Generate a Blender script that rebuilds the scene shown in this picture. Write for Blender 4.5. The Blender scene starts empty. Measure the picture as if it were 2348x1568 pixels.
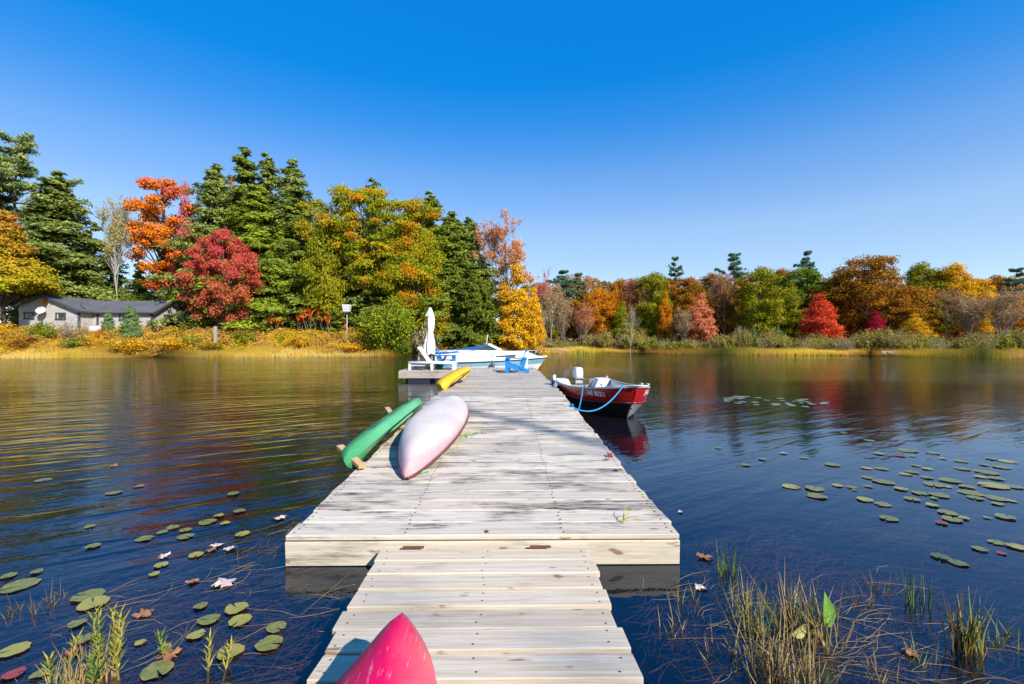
import bpy, bmesh, math, random
import numpy as np
from mathutils import Vector, Matrix, noise
from mathutils.bvhtree import BVHTree

PI = math.pi
R_ = math.radians
SC = bpy.context.scene
COL = SC.collection
random.seed(7)

# ------------------------------------------------------------------ camera
CAM_Z = 1.735
YAW = R_(0.63)
cam_d = bpy.data.cameras.new('camera')
cam_d.lens = 16.0
cam_d.sensor_width = 36.0
cam_d.clip_start = 0.05
cam_d.clip_end = 3000.0
cam = bpy.data.objects.new('camera', cam_d)
COL.objects.link(cam)
cam.location = (0, 0, CAM_Z)
cam.rotation_euler = (R_(90), 0, -YAW)
SC.camera = cam

# ------------------------------------------------------------------ sky and sun
SUN_AZ = R_(39.0)      # to the right of straight behind the camera
SUN_EL = R_(35.0)
SUN = Vector((math.cos(SUN_EL) * math.sin(SUN_AZ), -math.cos(SUN_EL) * math.cos(SUN_AZ), math.sin(SUN_EL)))
world = bpy.data.worlds.new('World')
SC.world = world
world.use_nodes = True
wn = world.node_tree
wn.nodes.clear()
w_out = wn.nodes.new('ShaderNodeOutputWorld')
w_bg = wn.nodes.new('ShaderNodeBackground')
w_sky = wn.nodes.new('ShaderNodeTexSky')
w_sky.sky_type = 'NISHITA'
w_sky.sun_disc = False
w_sky.sun_elevation = SUN_EL
w_sky.sun_rotation = math.atan2(SUN.x, SUN.y)
w_sky.altitude = 300
w_sky.air_density = 1.0
w_sky.dust_density = 0.0
w_sky.ozone_density = 2.6
# the photograph's sky is graded: deeper in colour, more even in brightness
w_sep = wn.nodes.new('ShaderNodeSeparateColor'); w_sep.mode = 'HSV'
w_com = wn.nodes.new('ShaderNodeCombineColor'); w_com.mode = 'HSV'
wn.links.new(w_sky.outputs[0], w_sep.inputs[0])
def w_math(op, a, b):
    m = wn.nodes.new('ShaderNodeMath'); m.operation = op
    for i, q in enumerate((a, b)):
        if hasattr(q, 'is_output'): wn.links.new(q, m.inputs[i])
        else: m.inputs[i].default_value = q
    return m.outputs[0]
wn.links.new(w_math('ADD', w_sep.outputs[0], 0.004), w_com.inputs[0])
w_r = wn.nodes.new('ShaderNodeValToRGB')
_st = [(0.0, 0.0), (0.50, 0.50), (0.62, 0.63), (0.664, 0.82), (0.682, 0.95), (0.692, 0.995)]
while len(w_r.color_ramp.elements) < len(_st): w_r.color_ramp.elements.new(0.5)
for _e, (_p, _v) in zip(w_r.color_ramp.elements, _st): _e.position = _p; _e.color = (_v, _v, _v, 1)
wn.links.new(w_sep.outputs[1], w_r.inputs[0])
w_s = w_r.outputs[0]
wn.links.new(w_s, w_com.inputs[1])
wn.links.new(w_math('MULTIPLY', w_math('POWER', w_sep.outputs[2], 0.38), 3.75), w_com.inputs[2])
wn.links.new(w_com.outputs[0], w_bg.inputs[0])
w_bg.inputs[1].default_value = 0.09
wn.links.new(w_bg.outputs[0], w_out.inputs[0])

sun_d = bpy.data.lights.new('sun', 'SUN')
sun_d.energy = 4.6
sun_d.angle = R_(0.53)
sun_d.color = (1.0, 0.94, 0.85)
sun_o = bpy.data.objects.new('sun', sun_d)
COL.objects.link(sun_o)
sun_o.rotation_euler = SUN.to_track_quat('Z', 'Y').to_euler()
sun_o.location = (12, -15, 20)

SC.view_settings.view_transform = 'Standard'
SC.view_settings.look = 'None'
SC.view_settings.exposure = 0.62
SC.view_settings.gamma = 1.0
SC.view_settings.use_curve_mapping = False
SC.cycles.max_bounces = 7
SC.cycles.diffuse_bounces = 2
SC.cycles.glossy_bounces = 3
SC.cycles.transmission_bounces = 4
SC.cycles.transparent_max_bounces = 12
SC.cycles.caustics_reflective = False
SC.cycles.caustics_refractive = False
SC.cycles.use_denoising = True
SC.cycles.sample_clamp_indirect = 6.0

# ------------------------------------------------------------------ measuring helpers (a point of the place from a bearing and a depth)
FPX = 1043.1
def at(px, py, Y):
    xc = (px - 1173.5) / FPX
    yc = (784.0 - py) / FPX
    dx = xc * math.cos(YAW) + math.sin(YAW)
    dy = math.cos(YAW) - xc * math.sin(YAW)
    k = Y / dy
    return Vector((dx * k, Y, CAM_Z + yc * k))
def on(px, py, z):
    p = at(px, py, 1.0)
    k = (z - CAM_Z) / (p.z - CAM_Z)
    return Vector((p.x * k, k, z))

# ------------------------------------------------------------------ object helpers
def tag(o, label=None, cat=None, group=None, kind=None):
    if label: o['label'] = label
    if cat: o['category'] = cat
    if group: o['group'] = group
    if kind: o['kind'] = kind
    return o
def empty(name, loc=(0, 0, 0), rot=(0, 0, 0), label=None, cat=None, group=None):
    o = bpy.data.objects.new(name, None)
    o.empty_display_size = 0.1
    COL.objects.link(o)
    o.location = loc
    o.rotation_euler = rot
    return tag(o, label, cat, group)
def link_mesh(name, me, parent=None, mat=None, loc=None, rot=None, scale=None):
    o = bpy.data.objects.new(name, me)
    COL.objects.link(o)
    if parent is not None: o.parent = parent
    if loc is not None: o.location = loc
    if rot is not None: o.rotation_euler = rot
    if scale is not None: o.scale = scale
    if mat is not None:
        if len(me.materials) == 0:
            me.materials.append(mat)
        elif me.materials[0] != mat:
            o.material_slots[0].link = 'OBJECT'
            o.material_slots[0].material = mat
    return o

class MB:
    """collects shapes, then becomes one mesh"""
    def __init__(self):
        self.v = []; self.f = []
    def add(self, vs, fs):
        b = len(self.v)
        self.v += [tuple(p) for p in vs]
        self.f += [tuple(i + b for i in q) for q in fs]
        return self
    def box(self, c, s, rot=None, taper=1.0):
        hx, hy, hz = s[0] / 2, s[1] / 2, s[2] / 2
        vs = []
        for z, k in ((-hz, 1.0), (hz, taper)):
            for x, y in ((-hx, -hy), (hx, -hy), (hx, hy), (-hx, hy)):
                vs.append(Vector((x * k, y * k, z)))
        if rot is not None:
            m = rot if isinstance(rot, Matrix) else Matrix.Rotation(rot[2], 3, 'Z') @ Matrix.Rotation(rot[1], 3, 'Y') @ Matrix.Rotation(rot[0], 3, 'X')
            vs = [m @ p for p in vs]
        c = Vector(c)
        vs = [p + c for p in vs]
        return self.add(vs, [(3, 2, 1, 0), (4, 5, 6, 7), (0, 1, 5, 4), (1, 2, 6, 5), (2, 3, 7, 6), (3, 0, 4, 7)])
    def bar(self, a, b, w, h, up=(0, 0, 1)):
        a = Vector(a); b = Vector(b); d = (b - a)
        L = d.length; d.normalize()
        up = Vector(up)
        s = d.cross(up)
        if s.length < 1e-4: s = d.cross(Vector((1, 0, 0)))
        s.normalize(); u = s.cross(d)
        m = Matrix((d, s, u)).transposed()
        return self.box((a + b) / 2, (L, w, h), m)
    def tube(self, pts, rad, n=6, cap=True, close=False):
        pts = [Vector(p) for p in pts]
        if not hasattr(rad, '__len__'): rad = [rad] * len(pts)
        vs = []; fs = []
        prev = None
        N = len(pts)
        for i, p in enumerate(pts):
            if close:
                t = pts[(i + 1) % N] - pts[i - 1]
            else:
                t = pts[min(i + 1, N - 1)] - pts[max(i - 1, 0)]
            t.normalize()
            if prev is None:
                a = t.cross(Vector((0, 0, 1)))
                if a.length < 0.05: a = t.cross(Vector((1, 0, 0)))
            else:
                a = prev - t * prev.dot(t)
                if a.length < 1e-4: a = t.cross(Vector((0.3, 0.8, 0.1)))
            a.normalize(); prev = a
            b = t.cross(a)
            for k in range(n):
                an = 2 * PI * k / n
                vs.append(p + (a * math.cos(an) + b * math.sin(an)) * rad[i])
        for i in range(N if close else N - 1):
            j = (i + 1) % N
            for k in range(n):
                fs.append((i * n + k, i * n + (k + 1) % n, j * n + (k + 1) % n, j * n + k))
        if cap and not close:
            fs.append(tuple(range(n - 1, -1, -1)))
            fs.append(tuple((N - 1) * n + k for k in range(n)))
        return self.add(vs, fs)
    def loft(self, rings, closed=False, cap=False):
        n = len(rings[0]); vs = []; fs = []
        for r in rings: vs += list(r)
        for i in range(len(rings) - 1):
            for k in range(n if closed else n - 1):
                k2 = (k + 1) % n
                fs.append((i * n + k, i * n + k2, (i + 1) * n + k2, (i + 1) * n + k))
        if cap:
            fs.append(tuple(range(n - 1, -1, -1)))
            fs.append(tuple((len(rings) - 1) * n + k for k in range(n)))
        return self.add(vs, fs)
    def lathe(self, prof, n=16, c=(0, 0, 0)):
        rings = []
        for r, z in prof:
            rings.append([(c[0] + r * math.cos(2 * PI * k / n), c[1] + r * math.sin(2 * PI * k / n), c[2] + z) for k in range(n)])
        return self.loft(rings, closed=True)
    def prism(self, poly, a, b):
        """polygon (list of 3-vectors) swept from offset a to offset b"""
        a = Vector(a); b = Vector(b); n = len(poly)
        vs = [Vector(p) + a for p in poly] + [Vector(p) + b for p in poly]
        fs = [tuple(range(n - 1, -1, -1)), tuple(range(n, 2 * n))]
        for k in range(n):
            fs.append((k, (k + 1) % n, n + (k + 1) % n, n + k))
        return self.add(vs, fs)
    def mesh(self, name, smooth=False, fix=True):
        me = bpy.data.meshes.new(name)
        me.from_pydata(self.v, [], self.f)
        if fix:
            bm = bmesh.new(); bm.from_mesh(me)
            bmesh.ops.remove_doubles(bm, verts=bm.verts, dist=1e-5)
            bmesh.ops.recalc_face_normals(bm, faces=bm.faces)
            bm.to_mesh(me); bm.free()
        if smooth:
            me.polygons.foreach_set('use_smooth', [True] * len(me.polygons))
        me.update()
        return me
    def build(self, name, mat, parent=None, smooth=False, loc=None, rot=None, bevel=0, auto=None):
        o = link_mesh(name, self.mesh(name, smooth), parent, mat, loc, rot)
        if bevel:
            m = o.modifiers.new('bevel', 'BEVEL'); m.width = bevel; m.segments = 2; m.limit_method = 'ANGLE'
        return o
def copy_tree(o, parent=None):
    c = o.copy(); COL.objects.link(c); c.parent = parent
    for ch in list(o.children): copy_tree(ch, c)
    return c

# ------------------------------------------------------------------ materials
class NT:
    def __init__(self, name):
        self.m = bpy.data.materials.new(name); self.m.use_nodes = True
        self.t = self.m.node_tree; self.t.nodes.clear()
        self.out = self.n('ShaderNodeOutputMaterial')
    def n(self, kind, **kw):
        x = self.t.nodes.new(kind)
        for k, v in kw.items():
            if k in x.inputs.keys(): x.inputs[k].default_value = v
            else: setattr(x, k, v)
        return x
    def l(self, a, b): self.t.links.new(a, b)
    def ramp(self, fac, stops, interp='LINEAR'):
        r = self.n('ShaderNodeValToRGB')
        r.color_ramp.interpolation = interp
        e = r.color_ramp.elements
        while len(e) < len(stops): e.new(0.5)
        for i, (p, c) in enumerate(stops):
            e[i].position = p
            e[i].color = (c[0], c[1], c[2], 1) if hasattr(c, '__len__') else (c, c, c, 1)
        self.l(fac, r.inputs[0])
        return r.outputs[0]
    def math(self, op, a, b=None, clamp=False):
        x = self.n('ShaderNodeMath', operation=op, use_clamp=clamp)
        for i, q in enumerate((a, b)):
            if q is None: continue
            if hasattr(q, 'is_output'): self.l(q, x.inputs[i])
            else: x.inputs[i].default_value = q
        return x.outputs[0]
    def mix(self, fac, a, b, mode='MIX'):
        x = self.n('ShaderNodeMix', data_type='RGBA', blend_type=mode)
        for i, q in ((0, fac), (6, a), (7, b)):
            if hasattr(q, 'is_output'): self.l(q, x.inputs[i])
            elif hasattr(q, '__len__'): x.inputs[i].default_value = (q[0], q[1], q[2], 1)
            else: x.inputs[i].default_value = q
        return x.outputs[2]
    def noise(self, vec, scale, detail=3, rough=0.55, dist=0.0):
        x = self.n('ShaderNodeTexNoise'); x.inputs['Distortion'].default_value = dist
        x.inputs['Scale'].default_value = scale; x.inputs['Detail'].default_value = detail; x.inputs['Roughness'].default_value = rough
        if vec is not None: self.l(vec, x.inputs['Vector'])
        return x.outputs['Fac']
    def mapping(self, vec, scale=(1, 1, 1), loc=(0, 0, 0), rot=(0, 0, 0)):
        x = self.n('ShaderNodeMapping')
        x.inputs['Scale'].default_value = scale; x.inputs['Location'].default_value = loc; x.inputs['Rotation'].default_value = rot
        self.l(vec, x.inputs['Vector'])
        return x.outputs[0]

MATS = {}
def paint(name, col, rough=0.5, metal=0.0, var=0.12, scale=6.0, bump=0.0, spec=0.5, dirt=None):
    """a painted or moulded surface with slight unevenness"""
    if name in MATS: return MATS[name]
    t = NT(name)
    tc = t.n('ShaderNodeTexCoord').outputs['Object']
    n1 = t.noise(tc, scale, 4, 0.6)
    f = t.ramp(n1, [(0.3, 1 - var), (0.7, 1 + var * 0.4)])
    c = t.mix(1.0, col, f, 'MULTIPLY')
    if dirt:
        n2 = t.noise(tc, scale * 2.7, 5, 0.7)
        c = t.mix(t.ramp(n2, [(0.52, 0.0), (0.72, dirt[3] if len(dirt) > 3 else 0.6)]), c, dirt[:3])
    p = t.n('ShaderNodeBsdfPrincipled')
    t.l(c, p.inputs['Base Color'])
    t.l(t.ramp(n1, [(0.2, max(0, rough - 0.1)), (0.8, min(1, rough + 0.12))]), p.inputs['Roughness'])
    p.inputs['Metallic'].default_value = metal
    p.inputs['Specular IOR Level'].default_value = spec
    if bump:
        b = t.n('ShaderNodeBump', Strength=0.6, Distance=bump)
        t.l(t.noise(tc, scale * 5, 3), b.inputs['Height']); t.l(b.outputs[0], p.inputs['Normal'])
    t.l(p.outputs[0], t.out.inputs[0])
    MATS[name] = t.m
    return t.m

def wood(name, light, dark, mildew=0.6, axis=0, warm=(0.45, 0.25, 0.1), thr=0.56, bumpd=0.003, knot=0.71):
    t = NT(name)
    tc = t.n('ShaderNodeTexCoord').outputs['Object']
    oi = t.n('ShaderNodeObjectInfo')
    cx = t.n('ShaderNodeCombineXYZ')
    for i, k in enumerate((37.0, 71.0, 53.0)):
        t.l(t.math('MULTIPLY', oi.outputs['Random'], k), cx.inputs[i])
    va = t.n('ShaderNodeVectorMath', operation='ADD')
    t.l(tc, va.inputs[0]); t.l(cx.outputs[0], va.inputs[1])
    v = va.outputs[0]
    def sc(along, across):
        s = [across] * 3; s[axis] = along
        return t.mapping(v, tuple(s))
    grain = t.noise(sc(1.6, 42), 1.0, 6, 0.72)
    broad = t.noise(sc(0.7, 5.0), 1.0, 3, 0.6)
    c = t.mix(t.ramp(grain, [(0.36, 0.0), (0.62, 1.0)]), dark, light)
    c = t.mix(t.ramp(broad, [(0.4, 0.0), (0.75, 0.40)]), c, tuple(0.5 * a + 0.5 * b for a, b in zip(light, warm)))
    # grey mildew in patches, broken up by the grain
    m1 = t.noise(sc(1.1, 3.2), 1.0, 4, 0.65)
    m2 = t.noise(sc(3.0, 55), 1.0, 5, 0.75)
    mm = t.math('MULTIPLY', t.ramp(m1, [(thr, 0.0), (thr + 0.13, 1.0)]), t.ramp(m2, [(0.40, 0.0), (0.56, 1.0)]))
    c = t.mix(t.math('MULTIPLY', mm, mildew), c, (0.045, 0.043, 0.05))
    # rusty brown flecks and knots
    k1 = t.noise(sc(4.5, 13), 1.0, 2, 0.5)
    c = t.mix(t.ramp(k1, [(knot, 0.0), (knot + 0.06, 0.8)]), c, (0.22, 0.11, 0.05))
    # each board weathers a little differently
    c = t.mix(1.0, c, t.ramp(oi.outputs['Random'], [(0.0, (0.84, 0.83, 0.82)), (0.5, (1.0, 0.99, 0.98)), (1.0, (0.93, 0.90, 0.85))]), 'MULTIPLY')
    p = t.n('ShaderNodeBsdfPrincipled', Roughness=0.75)
    p.inputs['Specular IOR Level'].default_value = 0.25
    t.l(c, p.inputs['Base Color'])
    b = t.n('ShaderNodeBump', Strength=0.7, Distance=bumpd)
    t.l(grain, b.inputs['Height']); t.l(b.outputs[0], p.inputs['Normal'])
    t.l(p.outputs[0], t.out.inputs[0])
    MATS[name] = t.m
    return t.m

def leaf_mat(name, stops, wc=0.6, wt=0.3, wh=0.0, trans=0.3, val=0.35):
    """leaves: colours picked by clump, by leaf and by height in the crown"""
    if name in MATS: return MATS[name]
    t = NT(name)
    a1 = t.n('ShaderNodeAttribute', attribute_name='clump').outputs['Fac']
    a2 = t.n('ShaderNodeAttribute', attribute_name='tint').outputs['Fac']
    a3 = t.n('ShaderNodeAttribute', attribute_name='hgt').outputs['Fac']
    f = t.math('ADD', t.math('MULTIPLY', a1, wc), t.math('MULTIPLY', a2, wt))
    f = t.math('ADD', f, t.math('MULTIPLY', a3, wh))
    c = t.ramp(f, stops)
    c = t.mix(1.0, c, t.ramp(a2, [(0.0, 1 - val), (1.0, 1 + val * 0.6)]), 'MULTIPLY')
    d = t.n('ShaderNodeBsdfDiffuse'); t.l(c, d.inputs[0])
    tr = t.n('ShaderNodeBsdfTranslucent'); t.l(c, tr.inputs[0])
    mx = t.n('ShaderNodeMixShader'); mx.inputs[0].default_value = trans
    t.l(d.outputs[0], mx.inputs[1]); t.l(tr.outputs[0], mx.inputs[2])
    t.l(mx.outputs[0], t.out.inputs[0])
    MATS[name] = t.m
    return t.m
# ================================================================== LAND AND WATER
SHORE = [(-1.4, 50.0), (-1.1, 50.0), (-0.5, 53.5), (-0.25, 55.5), (-0.05, 62.0), (0.08, 71.0), (0.2, 71.0), (0.4, 64.0), (0.65, 58.5), (0.9, 53.5), (1.15, 50.0), (1.4, 50.0)]
_su = np.array([a for a, b in SHORE]); _sy = np.array([b for a, b in SHORE])
def shore_y(x, y):
    u = np.asarray(x) / np.maximum(np.asarray(y), 1.0)
    base = np.interp(u, _su, _sy)
    return base + 0.5 * np.sin(np.asarray(x) * 0.55) + 0.35 * np.sin(np.asarray(x) * 1.37 + 1.0)
def ground_z(x, y):
    x = np.asarray(x, float); y = np.asarray(y, float)
    u = x / np.maximum(y, 1.0)
    s = y - shore_y(x, y)
    left = np.clip((0.05 - u) / 0.2, 0, 1)          # the steep bank on the left, a flat marsh on the right
    zl = np.interp(s, [-6, -1, 0, 0.8, 6.5, 9, 30, 200, 600], [-2.0, -0.35, -0.03, 0.35, 2.45, 2.95, 3.1, 1.0, -6])
    zr = np.interp(s, [-6, -1, 0, 1.0, 8, 20, 60, 200, 600], [-2.0, -0.3, -0.03, 0.22, 0.55, 1.0, 1.4, 1.0, -6])
    far = zl * left + zr * (1 - left)
    near = np.interp(y, [-40, -12, -5, -2.2, 0, 3.5, 7, 14, 22], [2.0, 1.3, 0.45, -0.12, -0.30, -0.55, -1.1, -2.0, -2.4])
    return np.where(y < 22, near, np.maximum(far, -2.2))
def gz(x, y): return float(ground_z(x, y))

def ground_mat():
    t = NT('lake bed and soil')
    pos = t.n('ShaderNodeNewGeometry').outputs['Position']
    n1 = t.noise(pos, 1.3, 6, 0.7); n2 = t.noise(pos, 14, 4, 0.7); n3 = t.noise(pos, 0.22, 3)
    c = t.ramp(n2, [(0.3, (0.010, 0.007, 0.005)), (0.55, (0.026, 0.018, 0.012)), (0.75, (0.06, 0.042, 0.028))])
    c = t.mix(t.ramp(n1, [(0.4, 0.0), (0.7, 0.7)]), c, (0.022, 0.012, 0.010))
    sep = t.n('ShaderNodeSeparateXYZ'); t.l(pos, sep.inputs[0])
    dry = t.ramp(t.math('ADD', sep.outputs[2], t.math('MULTIPLY', n1, 0.3)), [(0.15, 0.0), (0.45, 1.0)])
    turf = t.mix(t.ramp(n3, [(0.4, 0.0), (0.6, 1.0)]), (0.16, 0.11, 0.035), (0.10, 0.10, 0.03))
    turf = t.mix(t.ramp(n2, [(0.35, 0.0), (0.7, 0.6)]), turf, (0.18, 0.10, 0.05))
    c = t.mix(dry, c, turf)
    p = t.n('ShaderNodeBsdfDiffuse'); t.l(c, p.inputs[0])
    b = t.n('ShaderNodeBump', Strength=0.8, Distance=0.05); t.l(n2, b.inputs['Height']); t.l(b.outputs[0], p.inputs['Normal'])
    t.l(p.outputs[0], t.out.inputs[0])
    return t.m

xs = np.concatenate([np.linspace(-900, -95, 24), np.linspace(-90, 90, 121), np.linspace(95, 900, 24)])
ys = np.concatenate([np.linspace(-300, -45, 8), np.linspace(-40, 44, 57), np.linspace(45, 84, 66), np.linspace(88, 300, 24), np.linspace(340, 1500, 12)])
GX, GY = np.meshgrid(xs, ys)
GZ = ground_z(GX, GY)
GZ = GZ + np.where(GY > 45, 0.12 * np.sin(GX * 0.9) * np.sin(GY * 0.8 + GX * 0.3), 0.03 * np.sin(GX * 2.1 + GY) * np.sin(GY * 1.7))
nx, ny = len(xs), len(ys)
gv = np.stack([GX.ravel(), GY.ravel(), GZ.ravel()], 1)
idx = np.arange(nx * ny).reshape(ny, nx)
gf = np.stack([idx[:-1, :-1].ravel(), idx[:-1, 1:].ravel(), idx[1:, 1:].ravel(), idx[1:, :-1].ravel()], 1)
gm = bpy.data.meshes.new('ground'); gm.from_pydata(gv.tolist(), [], gf.tolist())
gm.polygons.foreach_set('use_smooth', [True] * len(gm.polygons))
ground = link_mesh('ground', gm, None, ground_mat()); tag(ground, kind='structure')

def water_mat():
    t = NT('lake water')
    pos = t.n('ShaderNodeNewGeometry').outputs['Position']
    sep = t.n('ShaderNodeSeparateXYZ'); t.l(pos, sep.inputs[0])
    X, Y = sep.outputs[0], sep.outputs[1]
    # breeze: stronger to the left of the dock and out on the open lake, still water in the lee on the right
    patch = t.noise(t.mapping(pos, (0.045, 0.10, 1)), 1.0, 2, 0.5)
    lee = t.ramp(t.math('ADD', t.math('MULTIPLY', X, 0.16), 0.62), [(0.0, 1.0), (0.42, 0.75), (0.62, 0.16), (1.0, 0.22)])
    openw = t.ramp(t.math('MULTIPLY', Y, 0.025), [(0.10, 0.0), (0.55, 1.0)])
    leftn = t.ramp(t.math('MULTIPLY', Y, 0.05), [(0.15, 0.12), (0.26, 0.9), (0.42, 1.0), (0.9, 0.35)])
    gust = t.ramp(t.noise(t.mapping(pos, (0.16, 0.30, 1)), 1.0, 2, 0.5), [(0.35, 0.35), (0.68, 1.35)])
    swell = t.math('MULTIPLY', t.math('MULTIPLY', lee, leftn), gust)
    chop = t.math('MAXIMUM', t.math('MULTIPLY', lee, 0.55), t.math('MULTIPLY', openw, 0.8))
    chop = t.math('MULTIPLY', chop, t.ramp(patch, [(0.35, 0.35), (0.65, 1.0)]))
    # long wavelets whose crests run a little uphill to the right
    def crest(deg, along, across): return t.mapping(t.mapping(pos, rot=(0, 0, R_(-deg))), (along, across, 1))
    wv = crest(30, 0.55, 3.0)
    w1 = t.noise(wv, 1.0, 2, 0.45, 0.5)
    wv2 = crest(38, 1.3, 6.5)
    w2 = t.noise(wv2, 1.0, 2, 0.5, 0.6)
    wv3 = crest(18, 4.5, 11.0)
    w3 = t.noise(wv3, 1.0, 3, 0.6)
    fine = t.noise(crest(-20, 2.4, 6.0), 1.0, 2, 0.5)
    h = t.math('MULTIPLY', t.math('MULTIPLY', w1, swell), 0.075)
    h = t.math('ADD', h, t.math('MULTIPLY', t.math('MULTIPLY', w2, swell), 0.016))
    h = t.math('ADD', h, t.math('MULTIPLY', t.math('MULTIPLY', w3, chop), 0.017))
    h = t.math('ADD', h, t.math('MULTIPLY', fine, 0.0020))
    b = t.n('ShaderNodeBump', Strength=1.0, Distance=1.0); t.l(h, b.inputs['Height'])
    fr = t.n('ShaderNodeFresnel', IOR=1.62); t.l(b.outputs[0], fr.inputs['Normal'])
    back = t.n('ShaderNodeNewGeometry').outputs['Backfacing']   # light coming up through the surface passes on
    ff = t.math('MULTIPLY', fr.outputs[0], t.math('SUBTRACT', 1.0, back))
    gl = t.n('ShaderNodeBsdfGlossy', Roughness=0.02); gl.inputs['Color'].default_value = (0.82, 0.91, 1, 1); t.l(b.outputs[0], gl.inputs['Normal'])
    tr = t.n('ShaderNodeBsdfTransparent'); tr.inputs[0].default_value = (0.70, 0.60, 0.46, 1)
    df = t.n('ShaderNodeBsdfDiffuse'); df.inputs[0].default_value = (0.003, 0.014, 0.035, 1)
    m0 = t.n('ShaderNodeMixShader'); m0.inputs[0].default_value = 0.25
    t.l(tr.outputs[0], m0.inputs[1]); t.l(df.outputs[0], m0.inputs[2])
    m1 = t.n('ShaderNodeMixShader'); t.l(ff, m1.inputs[0]); t.l(m0.outputs[0], m1.inputs[1]); t.l(gl.outputs[0], m1.inputs[2])
    t.l(m1.outputs[0], t.out.inputs[0])
    return t.m
wm = MB().add([(-400, -8, 0), (400, -8, 0), (400, 100, 0), (-400, 100, 0)], [(0, 1, 2, 3)])
water = wm.build('lake_water', water_mat()); tag(water, kind='structure')

# ================================================================== GANGWAY AND DOCK
W_near = wood('bleached boards', (0.74, 0.655, 0.53), (0.52, 0.45, 0.355), 0.95, 0, thr=0.475, knot=0.69)
W_far = wood('grey weathered boards', (0.58, 0.52, 0.44), (0.32, 0.28, 0.23), 0.65, 0, thr=0.52)
W_gang = wood('newer gangway boards', (0.70, 0.61, 0.49), (0.50, 0.41, 0.29), 0.4, 0, warm=(0.60, 0.34, 0.13), thr=0.56, knot=0.67)
W_fasc = wood('fascia boards', (0.66, 0.60, 0.48), (0.50, 0.43, 0.31), 0.6, 0, warm=(0.46, 0.27, 0.11), thr=0.49, knot=0.63)
W_far_y = wood('grey boards laid lengthwise', (0.58, 0.52, 0.44), (0.32, 0.28, 0.23), 0.55, 1, thr=0.52)
W_raw = wood('raw lumber', (0.62, 0.40, 0.20), (0.48, 0.28, 0.13), 0.0, 0, warm=(0.6, 0.35, 0.15))
M_rust = paint('rusty nail heads', (0.16, 0.06, 0.025), 0.8, 0.2)
M_float = paint('grey float drum', (0.30, 0.32, 0.34), 0.6, dirt=(0.08, 0.07, 0.06, 0.8))
M_shadow = paint('shadow-dark framing timber', (0.07, 0.055, 0.045), 0.85)

def board_mesh(name, L, w, th, axis=0, bev=0.006, seed=0):
    """one plank, edges eased, ends a little out of square, centred on its top face"""
    rng = random.Random(seed)
    bm = bmesh.new()
    bmesh.ops.create_cube(bm, size=1.0)
    d = (L, w, th) if axis == 0 else (w, L, th)
    e = [rng.uniform(-0.008, 0.008) for _ in range(4)]
    for v in bm.verts:
        k = 1 if v.co[axis] > 0 else 0
        j = 1 if v.co[1 - axis] > 0 else 0
        v.co.x *= d[0]; v.co.y *= d[1]; v.co.z = v.co.z * d[2] - d[2] / 2
        v.co[axis] += e[k * 2 + j]
    bmesh.ops.bevel(bm, geom=bm.edges[:], offset=bev, segments=1, affect='EDGES')
    me = bpy.data.meshes.new(name); bm.to_mesh(me); bm.free()
    return me
def nail_mesh(pts, r=0.007):
    mb = MB()
    for x, y, z in pts:
        mb.add([(x, y, z + 0.004)] + [(x + r * math.cos(k * PI / 3), y + r * 0.9 * math.sin(k * PI / 3), z + 0.0015) for k in range(6)], [(0, 1 + k, 1 + (k + 1) % 6) for k in range(6)])
    return mb

# --- gangway: a four-plank-wide ramp from the shore to the near section
gw = empty('gangway', (-0.165, 3.49, 0.0), label='narrow boardwalk ramp of bare planks leading onto the wide dock', cat='gangway')
gvars = [board_mesh('plank', 1.585, 0.172, 0.042, 0, 0.005, s) for s in range(5)]
rng = random.Random(3)
gz0 = 0.155
y = -0.10
gnails = []
for i in range(27):
    dx = rng.uniform(-0.022, 0.022)
    zt = gz0 + rng.uniform(-0.006, 0.006) - 0.0015 * i
    link_mesh('plank', gvars[i % 5], gw, W_gang, (dx, y, zt), (rng.uniform(-0.012, 0.012), 0, rng.uniform(-0.006, 0.006)))
    for xx in (-0.72, 0.0, 0.72):
        for yy in (-0.045, 0.045):
            gnails.append((xx + rng.uniform(-0.02, 0.02), y + yy + rng.uniform(-0.012, 0.012), zt + 0.001))
    y -= 0.192
tag(nail_mesh(gnails, 0.007).build('nail', M_rust, gw), kind='stuff')
for xx in (-0.68, 0.68):
    MB().box((xx, -2.6, gz0 - 0.042 - 0.075), (0.04, 5.1, 0.14)).build('stringer', W_gang, gw)
for xx in (-0.55, 0.42):
    h_ = MB(); h_.box((xx, -0.006, gz0 + 0.012), (0.16, 0.02, 0.012)); h_.build('hinge', M_rust, gw)

# --- near section, tilted up a touch towards the lake
DX = -0.18
DW = 3.05
TILT = math.atan2(0.228, 6.98)
d1 = empty('dock_section', (DX, 3.52, 0.242), (TILT, 0, 0), label='sun-bleached near dock section with wide fascia board above the water', cat='dock')
dvars = [board_mesh('plank', DW, 0.234, 0.042, 0, 0.007, 20 + s) for s in range(7)]
nails = []
y = 0.117
for i in range(29):
    dx = rng.uniform(-0.018, 0.018)
    dz = rng.uniform(-0.003, 0.003)
    link_mesh('plank', dvars[(i * 3) % 7], d1, W_near, (dx, y, dz), (rng.uniform(-0.006, 0.006), rng.uniform(-0.001, 0.001), rng.uniform(-0.002, 0.002)))
    for xx in (-1.47, -0.62, 0.62, 1.47):
        for yy in (-0.075, 0.0, 0.075):
            nails.append((xx + rng.uniform(-0.012, 0.012), y + yy + rng.uniform(-0.01, 0.01), dz + 0.0012))
    y += 0.2408
L1 = y - 0.117
tag(nail_mesh(nails, 0.0105).build('nail', M_rust, d1), kind='stuff')
fb = board_mesh('fascia_board', DW + 0.012, 0.19, 0.04, 0, 0.006, 99)
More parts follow.
